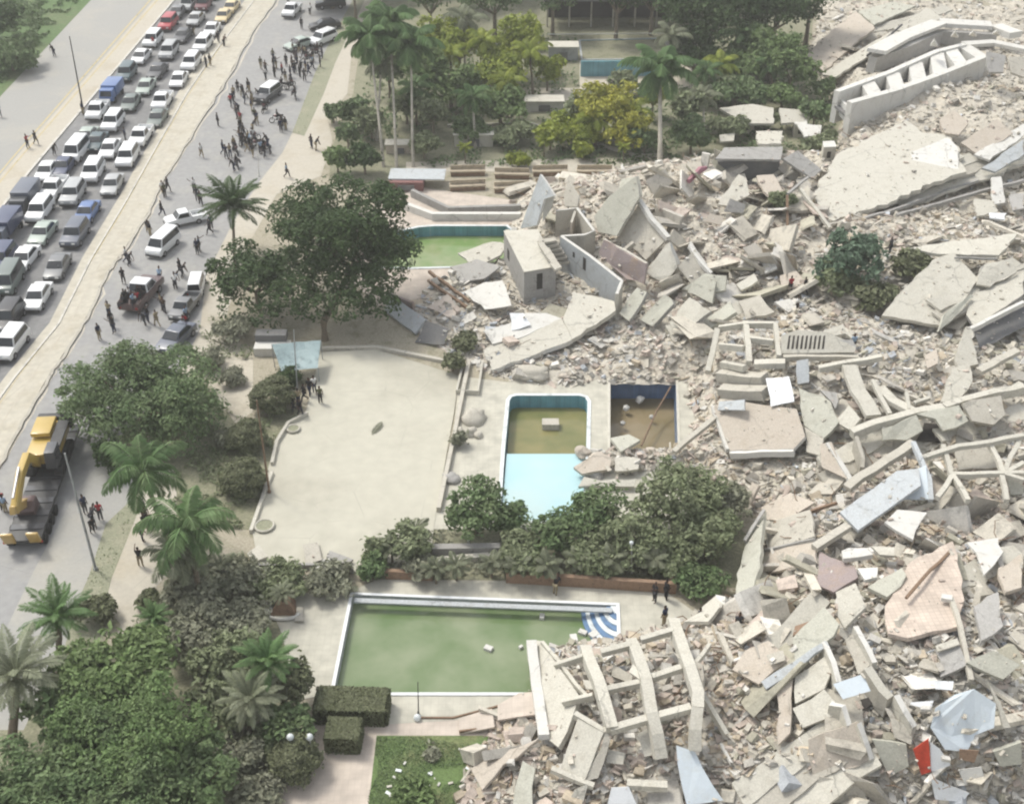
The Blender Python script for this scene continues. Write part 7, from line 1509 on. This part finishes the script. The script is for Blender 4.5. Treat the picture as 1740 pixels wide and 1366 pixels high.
def person_parts(pose):
    hip = Vector((0, 0, .93)); lean = 0; lz = 0
    A = {'stand': dict(L=((.02,.1,.5),(0,.11,.08)), Rr=((.0,-.1,.5),(.0,-.11,.08)), aL=((.0,.24,1.15),(.08,.25,.90)), aR=((.0,-.24,1.15),(.08,-.25,.90))),
         'walk': dict(L=((.22,.09,.52),(.28,.09,.08)), Rr=((-.02,-.09,.5),(-.36,-.09,.14)), aL=((-.14,.24,1.16),(-.12,.25,.92)), aR=((.12,-.24,1.16),(.30,-.22,.98))),
         'point': dict(L=((.03,.13,.5),(.03,.15,.08)), Rr=((.0,-.12,.5),(-.05,-.14,.08)), aL=((.22,.26,1.35),(.48,.24,1.50)), aR=((.05,-.26,1.16),(.20,-.14,1.06))),
         'sit': dict(L=((.42,.12,.93),(.42,.13,.50)), Rr=((.42,-.12,.93),(.42,-.13,.50)), aL=((.10,.24,1.18),(.32,.16,1.05)), aR=((.10,-.24,1.18),(.32,-.16,1.05))),
         'bend': dict(L=((.10,.1,.5),(0,.12,.08)), Rr=((.06,-.1,.5),(-.1,-.12,.08)), aL=((.42,.20,1.00),(.50,.16,.74)), aR=((.42,-.20,1.00),(.52,-.14,.76)))}[pose]
    b = .42 if pose == 'bend' else 0
    def T(x, z): return (x+b*(z-.93)*1.5, 0, z-b*.35*(z-.93))
    ch, nk, hd = T(0, 1.28), T(0, 1.47), T(.015, 1.62); wa = T(0, 1.08); ht = T(.01, 1.74)
    sL = (T(0, 1.40)[0], .18, T(0, 1.40)[2]); sR = (sL[0], -.18, sL[2]); hL, hR = (0, .09, .90), (0, -.09, .90)
    chains = [[(tuple(hip), (.13, .11)), (wa, (.12, .10)), (ch, (.15, .11)), (nk, .055), (hd, (.085, .095)), (ht, (.06, .07))]]
    def limb(s, e, h_, sg):
        d = (Vector(h_)-Vector(e)).normalized(); wst = Vector(h_); pal = wst+d*.09; c = [[(ch, (.15, .11)), (s, .055), (e, .042), (h_, .03), (tuple(pal), (.034, .016))]]
        side = d.cross(Vector((0, sg, 0))); side = side.normalized() if side.length > .1 else Vector((1, 0, 0)); curl = Vector((0, -sg, 0))
        for k, (off, ln) in enumerate(((-.028, .065), (-.009, .075), (.010, .07), (.028, .055))):
            a1 = pal+side*off+d*.03; a2 = a1+d*ln*.5+curl*.008; a3 = a2+d*ln*.35+curl*.02; c.append([(tuple(pal), (.034, .016)), (tuple(a1), .010), (tuple(a2), .009), (tuple(a3), .008)])
        th = wst+d*.03; c.append([(h_, .03), (tuple(th+side*-.04+d*.01), .011), (tuple(th+side*-.055+d*.045), .009)])
        return c
    chains += limb(sL, A['aL'][0], A['aL'][1], 1); chains += limb(sR, A['aR'][0], A['aR'][1], -1)
    for h_, (kn, an) in ((hL, A['L']), (hR, A['Rr'])):
        chains += [[(tuple(hip), (.13, .11)), (h_, .095), (kn, .06), (an, .042), ((an[0]+.05, an[1], an[2]-.045), (.045, .035)), ((an[0]+.17, an[1], an[2]-.05), (.04, .025))]]
    # face: nose, ears
    chains += [[(hd, (.085, .095)), ((hd[0]+.105, 0, hd[2]-.01), .014)], [(hd, (.085, .095)), ((hd[0], .095, hd[2]), .018)], [(hd, (.085, .095)), ((hd[0], -.095, hd[2]), .018)]]
    body = skin('body', chains, 'skin')
    sh = skin('shirt', [[(tuple(hip+Vector((0, 0, .02))), (.155, .135)), (wa, (.15, .13)), (ch, (.175, .14)), (T(0, 1.42), (.09, .08))], [(ch, (.175, .14)), (sL, .08), (tuple(Vector(sL).lerp(Vector(A['aL'][0]), .7)), .06)], [(ch, (.175, .14)), (sR, .08), (tuple(Vector(sR).lerp(Vector(A['aR'][0]), .7)), .06)]], 'cloth_black')
    tr = skin('trousers', [[(tuple(hip), (.15, .13)), (hL, .115), (A['L'][0], .08), ((A['L'][1][0], A['L'][1][1], A['L'][1][2]+.03), .065)], [(tuple(hip), (.15, .13)), (hR, .115), (A['Rr'][0], .08), ((A['Rr'][1][0], A['Rr'][1][1], A['Rr'][1][2]+.03), .065)]], 'cloth_black')
    hr = skin('hair', [[((hd[0]-.03, 0, hd[2]+.0), (.07, .095)), ((ht[0]-.015, 0, ht[2]-.01), (.085, .095)), ((ht[0]+.03, 0, ht[2]+.0), (.06, .075))]], 'hair')
    return [('body', body), ('shirt', sh), ('trousers', tr), ('hair', hr)]
PP = {k: person_parts(k) for k in ('stand', 'walk', 'point', 'sit', 'bend')}
PPL = []
def person(px, py, pose, ang, top, bot, where, z=None, base=None, scale=1.0):
    if base is None:
        b = P(px, py, .02) if px > 860 else G(px, py, .02)
    else: b = base
    root = empty('person', b, '', 'person'); root.rotation_euler.z = ang; root.scale = (scale*1.12,)*3
    for nm, me in PP[pose]:
        o = bpy.data.objects.new(nm, me); COL.objects.link(o); o.parent = root
        if nm in ('shirt', 'trousers'): o.material_slots[0].link = 'OBJECT'; o.material_slots[0].material = MATS['cloth_'+(top if nm == 'shirt' else bot).replace(' ', '_')]
    pw = {'stand': 'standing', 'walk': 'walking', 'point': 'standing with one arm raised', 'sit': 'seated', 'bend': 'bending forward'}[pose]
    root['label'] = ' '.join(f"person in {top} top {'arm raised' if pose == 'point' else pw.split()[0]} {where}".split()[:14]); PPL.append((root, px, py)); return root
WH = [('far left road',[(48,252),(62,246),(93,96),(1,200),(93,264)],'on the pale left road'),('pole',[(142,196)],'at the foot of the tall dark pole'),
      ('med',[(381,80),(358,113),(351,116),(372,74),(262,62+20)],'on the pale median beside the queue'),
      ('q',[(214,240),(330,60)],'between the queued vehicles'),
      ('up',[(490,8),(527,26),(513,50),(498,88),(548,100)],'on the upper right road near the verge'),
      ('crowd',[(465,104),(487,113),(452,136),(452,124),(467,132),(520,122),(480,128),(494,132),(500,125),(510,132),(518,138),(525,128),(530,118),(486,140),(495,145),(512,118),(540,92),(470,118),(516,98),(505,110),(444,118)],'in the dense crowd beside the upper verge'),
      ('mid',[(424,158),(398,168),(393,182),(403,202),(416,177),(428,190),(430,225),(437,212),(434,206),(397,178),(406,192),(442,170)],'in the loose group left of the white roofed car'),
      ('lo',[(380,262),(412,250),(399,292),(392,268),(420,258),(444,262),(450,268),(430,268),(456,250),(408,240),(385,270),(460,262),(478,225),(486,222)],'among the parked motorbikes'),
      ('lone',[(371,215),(343,268)],'alone on the open grey road'),('pave',[(530,252),(537,256)],'on the pale pavement below the verge tip'),('pav2',[(488,302)],'on the pale pavement above the huge tree'),
      ('r1',[(278,332),(286,326),(281,336),(331,327),(336,342),(342,350)],'on the road above the crosswise white pickup'),('r2',[(276,367),(256,402),(252,395)],'beside the white minivan'),('r3',[(216,446),(220,452)],'at the crumbled median edge'),
      ('r4',[(336,432),(340,428),(307,466),(310,472),(299,492),(297,486),(357,398),(360,390)],'on the road left of the dark tree'),('r5',[(211,482),(273,482),(276,526),(280,532),(247,552),(252,548),(268,555),(187,540),(195,566),(191,556),(170,578)],'around the pickup packed with people'),('r6',[(320,557),(318,548)],'beside the grey pickup'),
      ('r7',[(7,866),(11,872)],'at the left edge beside the lowbed trailer'),('r8',[(172,884),(158,905),(146,872),(158,892)],'on the pale apron right of the trailer'),('r9',[(248,902),(243,920),(240,962),(250,890),(248,880)],'on the pale path under the coconut palms'),
      ('p1',[(545,686),(511,708),(508,690),(518,682),(535,668),(527,672),(500,700)],'at the left corner of the plaza near the tarpaulin'),
      ('pool',[(1112,1022),(1131,1018)],'behind the round steps of the long pool'),('pool2',[(1128,1062)],'on the deck below the round steps'),('rub1',[(1187,1066)],'on the rubble edge right of the pool'),('rub2',[(1253,1076)],'farther right on the rubble edge'),
      ('rub3',[(1511,432)],'on pale rubble right of the blue green tree'),('rub4',[(1353,532),(1342,498),(1366,500)],'on the debris above the slotted wall'),('rub5',[(1448,598)],'near the bluish debris'),('boat',[(943,1010)],'on the terrace behind the long pool')]
tops = ['black','black','dark grey','dark grey','navy','khaki','brown','olive','white','light blue','black','black','black','red','navy']
for i_, (n_, q_, w_) in enumerate(WH):
    if n_ == 'crowd': q_ += [(R.uniform(455, 545)+0, R.uniform(92, 150)) for _ in range(10)]
    if n_ == 'lo': q_ += [(R.uniform(385, 462), R.uniform(222, 285)) for _ in range(7)]
    if n_ == 'mid': q_ += [(R.uniform(392, 440), R.uniform(150, 215)) for _ in range(6)]
for nm, pts, where in WH:
    for i, (x, y) in enumerate(pts):
        tp_ = R.choice(tops); po = R.choice(['stand','stand','walk','walk','point','bend'] if nm not in ('crowd',) else ['stand','stand','walk','point'])
        if (x, y) == (7, 866): tp_ = 'red'
        person(x, y, po, R.uniform(0, 6.28), tp_, R.choice(['black','dark grey','navy','khaki','dark grey']), where)
mw = Matrix.Rotation(math.radians(80), 4, 'Z'); cb0 = Vector(crowdtruck.location)
for i in range(9):
    lx = -3.1+(i % 5)*.5; ly = (-.55, .55)[i//5 % 2]; po = 'stand' if i % 3 == 0 else 'sit'; p = cb0+mw @ Vector((lx, ly, .8 if po == 'stand' else .45))
    person(0, 0, po, R.uniform(0, 6.28), R.choice(tops), 'dark grey', 'in the bed of the brown red pickup', base=p)
for i in range(14):
    x, y = MPOS[i]; b = G(x, y, 0); person(x, y, 'sit', R.uniform(0, 6.28), 'black', 'dark grey', 'riding a motorbike in the crowd', base=b+Vector((0, 0, -.1)))
# ================================================================ LAST: labels that single each thing out
from collections import defaultdict
def dedupe():
    by = defaultdict(list); bpy.context.view_layer.update()
    for o in COL.objects:
        if o.parent is None and o.get('label') is not None and o.get('category'): by[o['label']].append(o)
    for lb, L in by.items():
        if len(L) < 2: continue
        L.sort(key=lambda o: pix(o.location)[0]); n = len(L)
        for i, o in enumerate(L):
            w_ = ('leftmost' if i == 0 else 'rightmost' if i == n-1 else (ORD[i]+' from left') if i < 20 else 'one of many')
            o['label'] = ' '.join((w_+' '+lb).split()[:16]); o['group'] = o.get('group') or ('people '+lb.split(' top ')[-1] if o['category'] == 'person' else lb)[:80]
dedupe(); dedupe()
for r_, x, y in PPL:
    if not r_.get('group'): r_['group'] = 'people scattered over the site'

# thin haze volume added over the whole site to lift dark tones
hv = bpy.data.materials.new('haze'); hv.use_nodes = True; t = hv.node_tree; t.nodes.clear(); om = t.nodes.new('ShaderNodeOutputMaterial'); pv = t.nodes.new('ShaderNodeVolumePrincipled')
pv.inputs['Color'].default_value = (.93, .92, .88, 1); pv.inputs['Density'].default_value = .00055; pv.inputs['Anisotropy'].default_value = .2; t.links.new(pv.outputs[0], om.inputs['Volume'])
v, f = box(-690, 690, -240, 1190, -4, 67.5); me = bpy.data.meshes.new('haze'); me.from_pydata([tuple(p) for p in v], [], f); o = link('haze', me, [hv]); o['kind'] = 'stuff'; o['label'] = 'thin added haze lifting dark tones over the collapse'; sc.cycles.volume_bounces = 0
